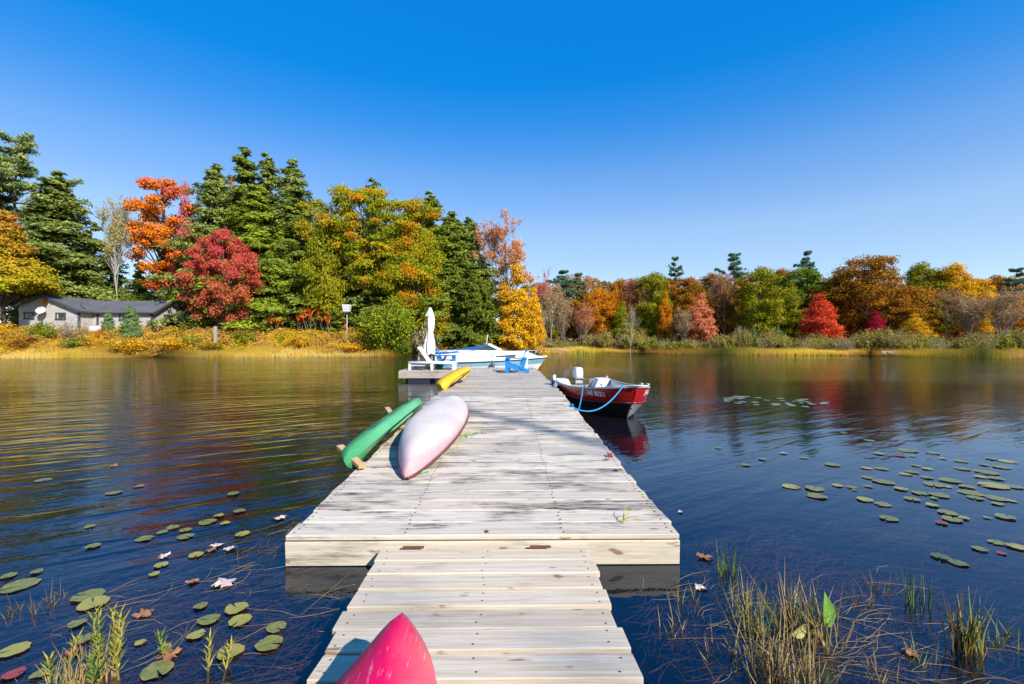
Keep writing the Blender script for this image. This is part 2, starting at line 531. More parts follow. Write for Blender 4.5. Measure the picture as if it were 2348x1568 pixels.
link_mesh('fascia_board', fb, d1, W_fasc, (0, 0.004, -0.051 - 0.095), (R_(90), 0, 0))
link_mesh('fascia_board', fb, d1, W_fasc, (0, L1 - 0.06, -0.051 - 0.095), (R_(90), 0, 0))
sb = board_mesh('side_board', L1 - 0.1, 0.19, 0.04, 1, 0.006, 98)
for sx in (-1, 1):
    o = link_mesh('side_board', sb, d1, W_far_y, (sx * (DW / 2 - 0.025), L1 / 2 + 0.02, -0.045 - 0.095), (0, sx * R_(90), 0))
for k in range(4):
    MB().box((0, 0.9 + k * 1.75, -0.045 - 0.16), (2.4, 0.9, 0.28)).build('float', M_float, d1, bevel=0.05)
# dark strip put in as the gap's shadow line: the bearer under the first plank
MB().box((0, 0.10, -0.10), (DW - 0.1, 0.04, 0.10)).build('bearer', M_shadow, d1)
bolt = MB().lathe([(0.0, 0.014), (0.014, 0.012), (0.018, 0.0)], 8, (0.02, 0.05, 0.001)); bolt.build('bolt', M_rust, d1)

# --- far section and the platform across its end
d2 = empty('dock_section', (DX + 0.02, 3.52 + L1 + 0.02, 0.474), (0, 0, R_(-0.1)), label='grey weathered dock section between the bleached boards and the sitting platform', cat='dock')
L2 = 0
y = 0.117
nails = []
while y < 9.05:
    dx = rng.uniform(-0.03, 0.03)
    link_mesh('plank', dvars[rng.randrange(7)], d2, W_far, (dx, y, rng.uniform(-0.006, 0.006)), (rng.uniform(-0.01, 0.01), 0, rng.uniform(-0.003, 0.003)))
    for xx in (-1.47, -0.62, 0.62, 1.47):
        nails.append((xx + rng.uniform(-0.02, 0.02), y + 0.05, 0.003)); nails.append((xx + rng.uniform(-0.02, 0.02), y - 0.05, 0.003))
    y += 0.2412
L2 = y - 0.117
tag(nail_mesh(nails, 0.009).build('nail', M_rust, d2), kind='stuff')
sb2 = board_mesh('side_board', L2 - 0.05, 0.24, 0.04, 1, 0.006, 97)
for sx in (-1, 1):
    link_mesh('side_board', sb2, d2, W_far_y, (sx * (DW / 2 - 0.03), L2 / 2, -0.045 - 0.12), (0, sx * R_(90), 0))
link_mesh('fascia_board', fb, d2, W_fasc, (0, 0.02, -0.05 - 0.095), (R_(90), 0, 0))
for k in range(4):
    MB().box((0, 1.1 + k * 2.25, -0.34), (2.3, 1.2, 0.42)).build('float', M_float, d2, bevel=0.06)

PY0 = 3.52 + L1 + L2 + 0.05          # front edge of the platform
PZ = 0.50
PX0, PX1 = at(914, 850, 19.75).x, 1.42
d3 = empty('platform', ((PX0 + PX1) / 2, PY0, PZ), label='raised grey sitting platform across the lake end of the dock', cat='dock')
pw = PX1 - PX0
pvars = [board_mesh('plank', 2.36, 0.184, 0.04, 1, 0.006, 40 + s) for s in range(4)]
x = -pw / 2 + 0.1
i = 0
while x < pw / 2 - 0.05:
    link_mesh('plank', pvars[i % 4], d3, W_far_y, (x, 1.2, rng.uniform(-0.004, 0.004)), (0, 0, rng.uniform(-0.002, 0.002)))
    x += 0.193; i += 1
fb3 = board_mesh('fascia_board', pw + 0.02, 0.31, 0.045, 0, 0.006, 96)
link_mesh('fascia_board', fb3, d3, W_far, (0, 0.0, -0.046 - 0.155 + 0.02), (R_(90), 0, 0))
link_mesh('fascia_board', fb3, d3, W_far, (0, 2.45, -0.046 - 0.155), (R_(90), 0, 0))
fb4 = board_mesh('side_board', 2.36, 0.31, 0.045, 1, 0.006, 95)
for sx in (-1, 1):
    link_mesh('side_board', fb4, d3, W_far_y, (sx * (pw / 2 - 0.02), 1.2, -0.046 - 0.155), (0, sx * R_(90), 0))
for k in range(5):
    xx = -pw / 2 + 0.85 + k * 1.16
    MB().box((xx, 1.15, -0.42), (0.98, 1.9, 0.36)).build('float', M_float, d3, bevel=0.05)
    MB().box((xx - 0.57, 0.3, -0.44), (0.09, 0.09, 0.34)).build('bracket', M_shadow, d3)

# ------------------------------------------------------------------ deck leftovers
def deck_z(y):
    if y < 3.52 + L1: return 0.242 + (y - 3.52) * math.tan(TILT)
    if y < PY0: return 0.474
    return PZ
def on_deck(px, py):
    """point on the dock top seen at a bearing"""
    z = 0.3
    for _ in range(12):
        p = on(px, py, z); z = deck_z(p.y)
    return on(px, py, z)
# ================================================================== CANOE AND KAYAKS
def faded_sunlit_plastic(name, base, pale, scale=1.2, pale_axis=2, lo=0.1, hi=0.5, scratch=0.5, rough=0.42):
    """moulded plastic: paler along one axis, by fading and painted-in sunlight, with scuffs"""
    t = NT(name)
    tc = t.n('ShaderNodeTexCoord').outputs['Object']
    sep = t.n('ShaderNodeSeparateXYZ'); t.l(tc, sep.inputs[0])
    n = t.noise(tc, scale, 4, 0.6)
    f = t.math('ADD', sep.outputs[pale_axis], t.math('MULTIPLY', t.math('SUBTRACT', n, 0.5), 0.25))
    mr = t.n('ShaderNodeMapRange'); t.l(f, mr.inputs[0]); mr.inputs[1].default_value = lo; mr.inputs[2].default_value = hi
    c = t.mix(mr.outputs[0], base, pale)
    sc = t.noise(t.mapping(tc, (3, 60, 60), rot=(0.2, 0.3, 0.5)), 1.0, 4, 0.7)
    c = t.mix(t.math('MULTIPLY', t.ramp(sc, [(0.60, 0.0), (0.70, 1.0)]), scratch), c, tuple(min(1, 0.45 + 0.5 * q) for q in pale))
    sc2 = t.noise(t.mapping(tc, (50, 4, 9), rot=(0.6, 0.1, 0.9)), 1.0, 4, 0.7)
    c = t.mix(t.math('MULTIPLY', t.ramp(sc2, [(0.63, 0.0), (0.72, 1.0)]), scratch * 0.8), c, tuple(0.55 * q for q in base))
    p = t.n('ShaderNodeBsdfPrincipled', Roughness=rough)
    p.inputs['Specular IOR Level'].default_value = 0.35
    t.l(c, p.inputs['Base Color']); t.l(t.ramp(sc, [(0.4, rough - 0.08), (0.7, rough + 0.2)]), p.inputs['Roughness'])
    t.l(p.outputs[0], t.out.inputs[0])
    MATS[name] = t.m
    return t.m

def canoe():
    L, B = 4.25, 0.76
    N, K = 41, 21
    rings = []
    gl, gr = [], []
    for i in range(N):
        t = -1 + 2 * i / (N - 1)
        a_ = abs(t)
        w = B / 2 * max(1 - a_ ** 2.3, 0.0) ** 0.82 + 0.012
        zk = 0.36 - 0.05 * a_ ** 2 - 0.27 * max(0, (a_ - 0.72) / 0.28) ** 2.6
        zg = 0.14 * (1 - a_ ** 2.2) + 0.02
        ring = []
        full = 0.62 + 0.55 * a_ ** 3
        for k in range(K):
            an = PI * k / (K - 1)
            cy = math.cos(an); sy = math.sin(an)
            yy = w * (abs(cy) ** (0.75 + 0.35 * a_ ** 2)) * (1 if cy > 0 else -1)
            zz = zg + (zk - zg) * sy ** full
            ring.append(Vector((t * L / 2, yy, zz)))
        rings.append(ring)
        gl.append(ring[0].copy()); gr.append(ring[-1].copy())
    root = empty('canoe', label='pale pink canoe lying upside down on the dock boards', cat='canoe')
    m = faded_sunlit_plastic('bleached pink canoe', (0.52, 0.33, 0.34), (0.66, 0.61, 0.53), 1.6, 2, 0.18, 0.40, 0.6, 0.75)
    h = MB().loft(rings).build('hull', m, root, smooth=True)
    sm = h.modifiers.new('thick', 'SOLIDIFY'); sm.thickness = 0.012
    trim = paint('maroon gunwale vinyl', (0.16, 0.035, 0.04), 0.5)
    for g in (gl, gr): MB().tube(g, 0.016, 6).build('gunwale', trim, root, smooth=True)
    for tt in (-0.45, 0.1, 0.55):
        w = B / 2 * (1 - abs(tt) ** 2.3) ** 0.82
        MB().box((tt * L / 2, 0, 0.15), (0.05, 2 * w, 0.02)).build('thwart', W_raw, root)
    return root
cn = canoe()
p_near = at(928, 1090, 4.62)
cn.location = (-1.03, 4.78 + 2.12, deck_z(6.9) + 0.005)
cn.rotation_euler = (0, 0, 0)
cn.rotation_mode = 'QUATERNION'
def orient(o, fwd, up):
    f = Vector(fwd).normalized(); u = Vector(up); s = u.cross(f).normalized(); u = f.cross(s)
    o.rotation_mode = 'QUATERNION'
    o.rotation_quaternion = Matrix((f, s, u)).transposed().to_quaternion()
orient(cn, (-0.012, -1, -math.tan(TILT)), (0.05, -0.0, 1))

def kayak(name, L, B, D, hull_m, deck_m, label, grooves=False, cockpits=((0.0, 0.46, 0.24),), bluff=2.4, peak=0.10, bowlift=0.06, ex=0.72, tipw=0.006):
    """a closed moulded hull: rounded bottom, deck with a centre ridge, cockpit openings with rims. x forward, z up, keel at 0"""
    root = empty(name, label=label, cat='kayak')
    N, K = 49, 13
    hull, deck, seam = [], [], []
    def wid(t): return B / 2 * max(1 - abs(t) ** bluff, 0) ** ex + tipw
    def keel(t): return bowlift * abs(t) ** 3 + (D * 0.36) * max(0, (abs(t) - 0.86) / 0.14) ** 2.2
    def sheer(t): return D * 0.60 + bowlift * 0.9 * abs(t) ** 2.5
    def crown(t): return sheer(t) + peak * (0.55 + 0.9 * abs(t) ** 2) * (1 - 0.75 * max(0, (abs(t) - 0.9) / 0.1) ** 2)
    for i in range(N):
        t = -1 + 2 * i / (N - 1)
        w = wid(t); k0 = keel(t); s0 = sheer(t); c0 = crown(t)
        hr, dr = [], []
        for k in range(K):
            an = PI * k / (K - 1)
            cy = math.cos(an); sy = math.sin(an)
            yy = w * abs(cy) ** 0.7 * (1 if cy > 0 else -1)
            zz = s0 + (k0 - s0) * sy ** 0.6
            if grooves:
                for gx in (-0.45, 0.02, 0.48):
                    q = (t - gx) / 0.14
                    for sgn in (-1, 1):
                        r = (yy / max(w, .02) - sgn * 0.45 - 0.25 * q * sgn * 0.3) / 0.13
                        zz += 0.035 * math.exp(-q * q - r * r)
            hr.append(Vector((t * L / 2, yy, zz)))
            ydk = w * cy
            dr.append(Vector((t * L / 2, ydk, s0 + (c0 - s0) * (1 - abs(cy) ** (1.25 + 1.0 * (1 - abs(t)))) )))
        hull.append(hr); deck.append(dr); seam.append(hr[0])
    def nose(rows):
        for e, sg in ((0, -1), (-1, 1)):
            r = rows[e]; zc = (sheer(1) + keel(1)) / 2
            cap = [Vector((p.x + sg * 0.016, p.y * 0.25, zc + (p.z - zc) * 0.6)) for p in r]
            rows.insert(0, cap) if e == 0 else rows.append(cap)
        return rows
    MB().loft(nose(list(hull))).build('hull', hull_m, root, smooth=True)
    e_ = MB(); e_.loft([nose(list(deck))[0], deck[0]]); e_.loft([deck[-1], nose(list(deck))[-1]]); e_.build('end_cap', deck_m, root, smooth=True)
    # deck with openings cut where the cockpits are
    mb = MB(); n = K
    vs = [p for r in deck for p in r]; fs = []
    for i in range(N - 1):
        for k in range(n - 1):
            c = (deck[i][k] + deck[i][k + 1] + deck[i + 1][k] + deck[i + 1][k + 1]) / 4
            if any(((c.x - cx) / cl) ** 2 + (c.y / cw) ** 2 < 1.0 for cx, cl, cw in cockpits): continue
            fs.append((i * n + k, i * n + k + 1, (i + 1) * n + k + 1, (i + 1) * n + k))
    dk = mb.add(vs, fs).build('deck', deck_m, root, smooth=True)
    dark = paint('dark kayak interior', (0.03, 0.028, 0.026), 0.7)
    for cx, cl, cw in cockpits:
        t = cx / (L / 2)
        rim = [(cx + 1.04 * cl * math.cos(a), 1.04 * cw * math.sin(a), crown(t) - peak * 0.35 * abs(math.sin(a)) ** 2 + 0.02) for a in [2 * PI * k / 24 for k in range(24)]]
        MB().tube(rim, 0.018, 6, close=True).build('cockpit_rim', deck_m, root, smooth=True)
        rimd = [[(x * 1.0 + (cx - x) * s, y * (1 - s), z - dz) for x, y, z in rim] for s, dz in ((0.0, 0.0), (0.06, 0.10), (0.3, D * 0.45), (0.95, D * 0.5))]
        MB().loft([[Vector(p) for p in r] for r in rimd], closed=True).build('cockpit_well', dark, root, smooth=True)
    return root

green = faded_sunlit_plastic('green kayak plastic', (0.012, 0.17, 0.05), (0.14, 0.48, 0.21), 2.0, 1, 0.05, -0.30, 0.35, 0.45)  # raised edge coloured paler: the light it catches is painted in
k1 = kayak('kayak', 3.8, 0.54, 0.25, green, green, 'green kayak on its edge over two wooden pegs beside the dock', grooves=True, cockpits=((-0.15, 0.5, 0.25),), bluff=2.6)
a_, b_ = Vector((-1.84, 5.15, 0.40)), Vector((-1.72, 8.95, 0.56))
k1.location = (a_ + b_) / 2 + Vector((-0.5, 0, 0.87)) * 0.15
orient(k1, a_ - b_, (0.5, 0.0, -0.87))
MB().tube([(-1.72, 0.05, 0.30), (-1.74, 0, 0.34), (-1.72, -0.05, 0.30)], 0.014, 6).build('carry_handle', paint('black webbing', (0.02, 0.02, 0.022), 0.8), k1, smooth=True)

yellow = faded_sunlit_plastic('yellow kayak plastic', (0.72, 0.33, 0.006), (0.86, 0.50, 0.012), 2.0, 2, 0.0, 0.25, 0.15, 0.42)
k2 = kayak('kayak', 2.9, 0.66, 0.34, yellow, yellow, 'yellow kayak tipped keel up over the edge of the grey dock boards', cockpits=((0.35, 0.42, 0.25), (-0.85, 0.24, 0.2)), bluff=4.2)
a_, b_ = Vector((-1.80, 11.75, 0.62)), Vector((-1.40, 14.65, 0.80))
k2.location = (a_ + b_) / 2 + Vector((0.0, 0, 0.16))
orient(k2, a_ - b_, (-0.42, 0.0, -0.90))
k2.rotation_quaternion = k2.rotation_quaternion
orient(k2, a_ - b_, (0.50, 0.0, -0.87))

pinkh = faded_sunlit_plastic('magenta kayak plastic', (0.58, 0.003, 0.075), (0.66, 0.13, 0.14), 4.0, 1, 0.0, -0.24, 0.55, 0.38)  # right flank coloured paler: sunlight painted in, along with some bleaching
pinkl = paint('dark plum hull plastic', (0.10, 0.012, 0.06), 0.4)
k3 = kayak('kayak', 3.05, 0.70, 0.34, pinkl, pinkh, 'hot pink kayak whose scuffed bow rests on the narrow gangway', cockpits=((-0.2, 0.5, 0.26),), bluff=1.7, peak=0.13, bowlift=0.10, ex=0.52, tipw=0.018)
tip = Vector((-0.43, 2.07, 0.0))
k3.location = (-0.52, 2.07 - 1.52, 0.112)
orient(k3, (0.03, 1, 0.012), (0.04, 0, 1))

for nm, a, b, lab in (('peg', (-1.62, 5.12, 0.335), (-2.02, 5.52, 0.475), 'bare lumber peg jutting over the water under the bow of the green kayak'),
                      ('peg', (-1.66, 7.15, 0.40), (-2.04, 7.75, 0.615), 'bare lumber peg jutting over the water behind the middle of the green kayak')):
    o = MB().bar(a, b, 0.085, 0.04).build(nm, W_raw, None, bevel=0.004)
    tag(o, lab, 'peg', 'kayak rack pegs on the dock edge')

# ------------------------------------------------------------------ rope on the deck
def catmull(P, n=8):
    P = [Vector(p) for p in P]; out = []
    Q = [P[0]] + P + [P[-1]]
    for i in range(1, len(Q) - 2):
        for k in range(n):
            t = k / n
            out.append(0.5 * ((2 * Q[i]) + (-Q[i - 1] + Q[i + 1]) * t + (2 * Q[i - 1] - 5 * Q[i] + 4 * Q[i + 1] - Q[i + 2]) * t * t + (-Q[i - 1] + 3 * Q[i] - 3 * Q[i + 1] + Q[i + 2]) * t ** 3))
    out.append(P[-1]); return out
M_grope = paint('faded green cord', (0.30, 0.52, 0.30), 0.8)
mb = MB()
pts = [on_deck(*q) + Vector((0, 0, 0.008)) for q in ((947, 1086), (962, 1082), (975, 1070), (1005, 1050), (1040, 1028), (1075, 1006), (1108, 988))]
mb.tube(catmull(pts), 0.0045, 5)
for s in range(3):
    rr = random.Random(s)
    c = on_deck(955, 1084)
    lp = [c + Vector((0.10 * math.cos(a) * rr.uniform(.6, 1.1) + 0.03, 0.05 * math.sin(a) + 0.02, 0.012 + 0.01 * s)) for a in [k * 0.8 + s for k in range(9)]]
    mb.tube(catmull(lp, 4), 0.006, 5)
o = mb.build('rope', M_grope, None, smooth=True); tag(o, 'thin faded green rope trailing from the tip of the upside-down canoe', 'rope')
mb = MB()
pts = [on_deck(*q) + Vector((0, 0, 0.008)) for q in ((1036, 1001), (1052, 999), (1060, 1001), (1075, 996), (1095, 990), (1103, 987), (1108, 993))]
mb.tube(catmull(pts), 0.005, 5)
c = on_deck(1052, 1000)
lp = [c + Vector((0.14 * math.cos(k * 1.1), 0.09 * math.sin(k * 1.9), 0.012)) for k in range(10)]
mb.tube(catmull(lp, 4), 0.005, 5)
o = mb.build('rope', paint('lime cord', (0.45, 0.58, 0.14), 0.8), None, smooth=True); tag(o, 'short tangle of lime green cord on the boards beside the canoe', 'rope')

# ================================================================== RED MOTORBOAT
rb = empty('motorboat', (2.18, 13.8, 0.0), label='red and black aluminium motorboat tied up bow towards the shore', cat='boat')
fw = Vector((0.15, -0.989, 0)).normalized()
orient(rb, fw, (0.0, 0, 1))
M_red = paint('glossy red hull paint', (0.42, 0.014, 0.012), 0.22, 0, 0.15, 3, spec=0.6, dirt=(0.16, 0.02, 0.015, 0.4))
M_blk = paint('black hull paint', (0.012, 0.012, 0.013), 0.45, 0, 0.3, 4, dirt=(0.05, 0.05, 0.05, 0.6))
M_alu = paint('bare aluminium', (0.50, 0.50, 0.50), 0.42, 0.75, 0.2, 5, dirt=(0.32, 0.31, 0.29, 0.6))
M_aluw = paint('dull grey aluminium', (0.42, 0.42, 0.42), 0.55, 0.3, 0.2, 5, dirt=(0.25, 0.24, 0.22, 0.6))
M_wht = paint('white gelcoat', (0.78, 0.78, 0.77), 0.3, 0, 0.06, 3)
SX = [0.0, 0.6, 1.2, 1.8, 2.3, 2.75, 3.15, 3.5, 3.8, 3.98, 4.06]
GB = [0.84, 0.86, 0.875, 0.875, 0.85, 0.80, 0.71, 0.58, 0.38, 0.17, 0.0]
GZ_ = [0.63, 0.60, 0.585, 0.59, 0.61, 0.635, 0.665, 0.70, 0.735, 0.76, 0.77]
def spline(xs, ys, x):
    return float(np.interp(x, xs, ys))
stations = [i / 40 for i in range(41)]
side, low, gun = {-1: [], 1: []}, {-1: [], 1: []}, {-1: [], 1: []}
inner = {-1: [], 1: []}
for s in stations:
    x = 4.06 * s
    gb = spline(SX, GB, x); gzz = spline(SX, GZ_, x)
    rake = max(0, (s - 0.55) / 0.45)
    # knuckle (foot of the red band), chine at the water, keel
    kb = gb * (0.95 - 0.06 * rake); kz = 0.33 + 0.06 * rake ** 2
    cb = gb * (0.80 - 0.62 * rake ** 1.3); cz = -0.02 + 0.03 * rake
    xk = x - 0.20 * rake ** 2; xc = x - 0.50 * rake ** 2
    for sg in (-1, 1):
        side[sg].append([Vector((x + (xk - x) * q, sg * (gb + (kb - gb) * q + 0.015 * math.sin(PI * q)), gzz + (kz - gzz) * q)) for q in (0, .25, .5, .75, 1)])
        low[sg].append([Vector((xk + (xc - xk) * q, sg * (kb + (cb - kb) * q - 0.012 * math.sin(PI * q)), kz + (cz - kz) * q)) for q in (0, .25, .5, .75, 1)] + [Vector((xc, 0, cz - 0.14 * (1 - rake)))])
        gun[sg].append(Vector((x, sg * gb, gzz)))
        inner[sg].append([Vector((min(x, 3.98) - 0.02, sg * max(gb - 0.03, 0.0), gzz - 0.004)), Vector((min(xk, 3.8) - 0.05, sg * max(kb - 0.05, 0), 0.36)), Vector((min(xc, 3.4) - 0.05, sg * max(cb - 0.04, 0), 0.13)), Vector((min(xc, 3.4) - 0.05, 0, 0.12))])
sides = {}
for sg in (-1, 1):
    sides[sg] = MB().loft(side[sg]).build('hull_side', M_red, rb, smooth=True)
    MB().loft(low[sg]).build('hull_bottom', M_blk if sg < 0 else M_aluw, rb, smooth=True)
    MB().loft(inner[sg]).build('inner_side', M_alu, rb, smooth=True)
    MB().tube([r[-1] + Vector((0, sg * 0.004, 0)) for r in side[sg]], 0.012, 6).build('spray_rail', M_blk if sg < 0 else M_red, rb, smooth=True)
    g = MB()
    g.loft([[p + Vector((0, sg * 0.022, 0.016)), p + Vector((0, -sg * 0.045, 0.016)), p + Vector((0, -sg * 0.045, -0.012)), p + Vector((0, sg * 0.022, -0.022))] for p in gun[sg]], closed=True, cap=True)
    g.build('gunwale', M_aluw, rb)
low_t = [low[1][0][i] for i in range(6)]; lw = [low[-1][0][i] for i in range(6)]
tr = MB(); ring = [side[1][0][0], side[1][0][4]] + low_t[4:5] + [low_t[5]] + lw[4:5] + [side[-1][0][4], side[-1][0][0], Vector((0, -0.35, 0.62)), Vector((0, -0.32, 0.44)), Vector((0, 0.32, 0.44)), Vector((0, 0.35, 0.62))]
tr.prism(ring, (0.0, 0, 0), (0.04, 0, 0)); tr.build('transom', M_alu, rb)
for sg in (-1, 1):      # white splash-well corners either side of the motor
    q = MB(); q.prism([(0.05, sg * 0.34, 0.40), (0.05, sg * 0.80, 0.40), (0.05, sg * 0.80, 0.655), (0.05, sg * 0.46, 0.655)], (0, 0, 0), (0.42, 0, -0.01))
    q.build('corner_seat', M_wht, rb, bevel=0.01)
for xx, w in ((1.55, 0.80), (2.7, 0.74)):
    MB().box((xx, 0, 0.40), (0.28, 2 * w - 0.06, 0.03)).build('bench', M_aluw, rb)
bp = MB(); bp.prism([(3.55, -0.52, 0.722), (3.8, -0.38, 0.752), (4.1, -0.07, 0.792), (4.14, 0.0, 0.795), (4.1, 0.07, 0.792), (3.8, 0.38, 0.752), (3.55, 0.52, 0.722)], (0, 0, 0), (0, 0, 0.02)); bp.build('bow_plate', M_wht, rb)
MB().tube([(3.76, 0, 0.30), (3.80, 0.0, 0.25), (3.84, 0, 0.30)], 0.014, 6).build('bow_eye', M_alu, rb, smooth=True)
for sg, xs_ in ((-1, (0.15, 3.5)), (1, (0.15, 2.6, 3.2))):
    for xx in xs_:
        gb = spline(SX, GB, xx); gzz = spline(SX, GZ_, xx)
        c = MB(); c.box((xx, sg * (gb - 0.01), gzz + 0.04), (0.03, 0.03, 0.05)); c.box((xx, sg * (gb - 0.01), gzz + 0.07), (0.14, 0.03, 0.025)); c.build('cleat', M_wht, rb)
MB().box((0.30, -0.84, 0.70), (0.07, 0.07, 0.14)).build('rod_holder', M_wht, rb)

def hull_text(txt, sg, x0, z0, size, name):
    cu = bpy.data.curves.new('t', 'FONT'); cu.body = txt; cu.size = size; cu.offset = size * 0.018; cu.space_character = 1.02
    to = bpy.data.objects.new('t', cu); COL.objects.link(to)
    dg = bpy.context.evaluated_depsgraph_get()
    me = bpy.data.meshes.new_from_object(to.evaluated_get(dg))
    bpy.data.objects.remove(to)
    bm = bmesh.new(); bm.from_mesh(me)
    bmesh.ops.subdivide_edges(bm, edges=[e for e in bm.edges if e.calc_length() > 0.03], cuts=1)
    bv = BVHTree.FromPolygons([v.co[:] for v in sides[sg].data.vertices], [p.vertices[:] for p in sides[sg].data.polygons])
    for v in bm.verts:
        x = x0 + v.co.x if sg < 0 else x0 - v.co.x
        z = z0 + v.co.y
        hit = bv.ray_cast(Vector((x, sg * 3.0, z)), Vector((0, -sg, 0)))
        v.co = hit[0] + Vector((0, sg * 0.006, 0)) if hit[0] is not None else Vector((x, sg * 0.5, z))
    bm.to_mesh(me); bm.free()
    o = link_mesh(name, me, rb, paint('white vinyl digits', (0.85, 0.83, 0.80), 0.5))
    return o
hull_text('54E 8021', -1, 2.98, 0.50, 0.15, 'registration_number')
hull_text('54E 8021', 1, 3.80, 0.55, 0.15, 'registration_number')

om = MB()
ob = empty('outboard_motor', (0, 0, 0)); ob.parent = rb
ob.location = (-0.10, 0.02, 0.07); ob.scale = (0.86, 0.86, 0.9)
prof = [(0.60, 0.13, 0.10), (0.63, 0.19, 0.15), (0.72, 0.205, 0.16), (0.86, 0.20, 0.155), (0.95, 0.185, 0.14), (0.985, 0.15, 0.11), (0.995, 0.0, 0.0)]
rings = []
for z, a, b in prof:
    rings.append([Vector((-0.06 + a * 1.15 * abs(math.cos(q)) ** 0.6 * (1 if math.cos(q) > 0 else -1), b * abs(math.sin(q)) ** 0.6 * (1 if math.sin(q) > 0 else -1), z)) for q in [2 * PI * k / 20 for k in range(20)]])
cw = MB().loft(rings, closed=True).build('cowl', M_wht, ob, smooth=True)
MB().box((-0.06, 0, 0.63), (0.45, 0.335, 0.03)).build('cowl_band', paint('grey motor band', (0.30, 0.30, 0.31), 0.5), ob)
lg = MB(); lg.box((0.148, 0.0, 0.915), (0.012, 0.11, 0.018)); lg.box((0.146, -0.02, 0.935), (0.01, 0.03, 0.02)); lg.box((0.146, 0.06, 0.928), (0.01, 0.015, 0.03)); lg.build('emblem', paint('black motor decal', (0.02, 0.02, 0.02), 0.5), ob)
MB().box((-0.06, 0, 0.53), (0.30, 0.20, 0.12)).build('swivel_bracket', M_aluw, ob, bevel=0.02)
MB().box((0.11, 0, 0.50), (0.07, 0.30, 0.10)).build('clamp', M_aluw, ob, bevel=0.01)
MB().box((-0.08, 0, 0.16), (0.14, 0.07, 0.72), taper=1.3).build('leg', M_aluw, ob)
MB().tube([(0.1, 0.10, 0.58), (0.35, 0.28, 0.60), (0.55, 0.40, 0.60)], 0.022, 6).build('tiller', M_aluw, ob, smooth=True)

# ropes holding the red boat
bm_ = rb.matrix_basis.copy()
def loc2w(x, y, z): 
    bpy.context.view_layer.update()
    return rb.matrix_world @ Vector((x, y, z))
M_brope = paint('bright blue rope', (0.01, 0.26, 0.56), 0.7)
cleat_p = on_deck(1304, 933) + Vector((0.02, 0, 0.03))
w1 = loc2w(3.93, -0.24, 0.79); w2 = loc2w(2.85, -0.80, 0.66)
def rope_curve(a, b, sag, n=14):
    a = Vector(a); b = Vector(b); out = []
    for i in range(n + 1):
        t = i / n; p = a.lerp(b, t); p.z -= sag * 4 * t * (1 - t); out.append(p)
    return out
o = MB().tube(rope_curve(cleat_p, w1, 0.30), 0.016, 6).build('mooring_rope', M_brope, None, smooth=True); tag(o, 'blue mooring rope sagging from the dock cleat to the bow of the red boat', 'rope', 'blue mooring ropes')
o = MB().tube(rope_curve(cleat_p + Vector((0.03, -0.02, -0.02)), w2, 0.34), 0.015, 6).build('mooring_rope', M_brope, None, smooth=True); tag(o, 'blue mooring rope from the dock cleat to the side of the red boat', 'rope', 'blue mooring ropes')
w3 = loc2w(0.15, -0.86, 0.66); e3 = Vector((1.33, 13.55, 0.45))
o = MB().tube(rope_curve(w3, e3, 0.06), 0.022, 6).build('mooring_rope', M_brope, None, smooth=True); tag(o, 'short blue stern rope between the red boat and the dock edge', 'rope', 'blue mooring ropes')
c = MB(); c.box(cleat_p - Vector((0.05, 0, 0.012)), (0.05, 0.03, 0.03)); c.tube([cleat_p + Vector((-0.12, 0, 0.012)), cleat_p + Vector((0.02, 0, 0.012))], 0.012, 6)
o = c.build('dock_cleat', M_aluw, None); tag(o, 'small metal cleat on the dock edge holding the blue ropes', 'cleat')
kn = MB()
for s in range(3):
    kn.tube([cleat_p + Vector((0.03 + 0.035 * math.cos(k * PI / 4 + s), 0.05 * math.sin(k * PI / 4), -0.02 + 0.02 * s + 0.02 * math.sin(k))) for k in range(8)], 0.013, 5, close=True)
o = kn.build('rope_knot', M_brope, None, smooth=True); tag(o, 'bunched blue rope knot wound round the dock cleat', 'rope')
fd = MB().lathe([(0.0, -0.2), (0.05, -0.19), (0.09, -0.13), (0.095, 0.1), (0.06, 0.17), (0.02, 0.2), (0.02, 0.25), (0.0, 0.25)], 14)
o = fd.build('fender', paint('blue-grey fender vinyl', (0.16, 0.20, 0.30), 0.5), None, smooth=True, loc=loc2w(0.95, -0.98, 0.40)); tag(o, 'blue-grey fender hanging between the red boat and the dock', 'fender')

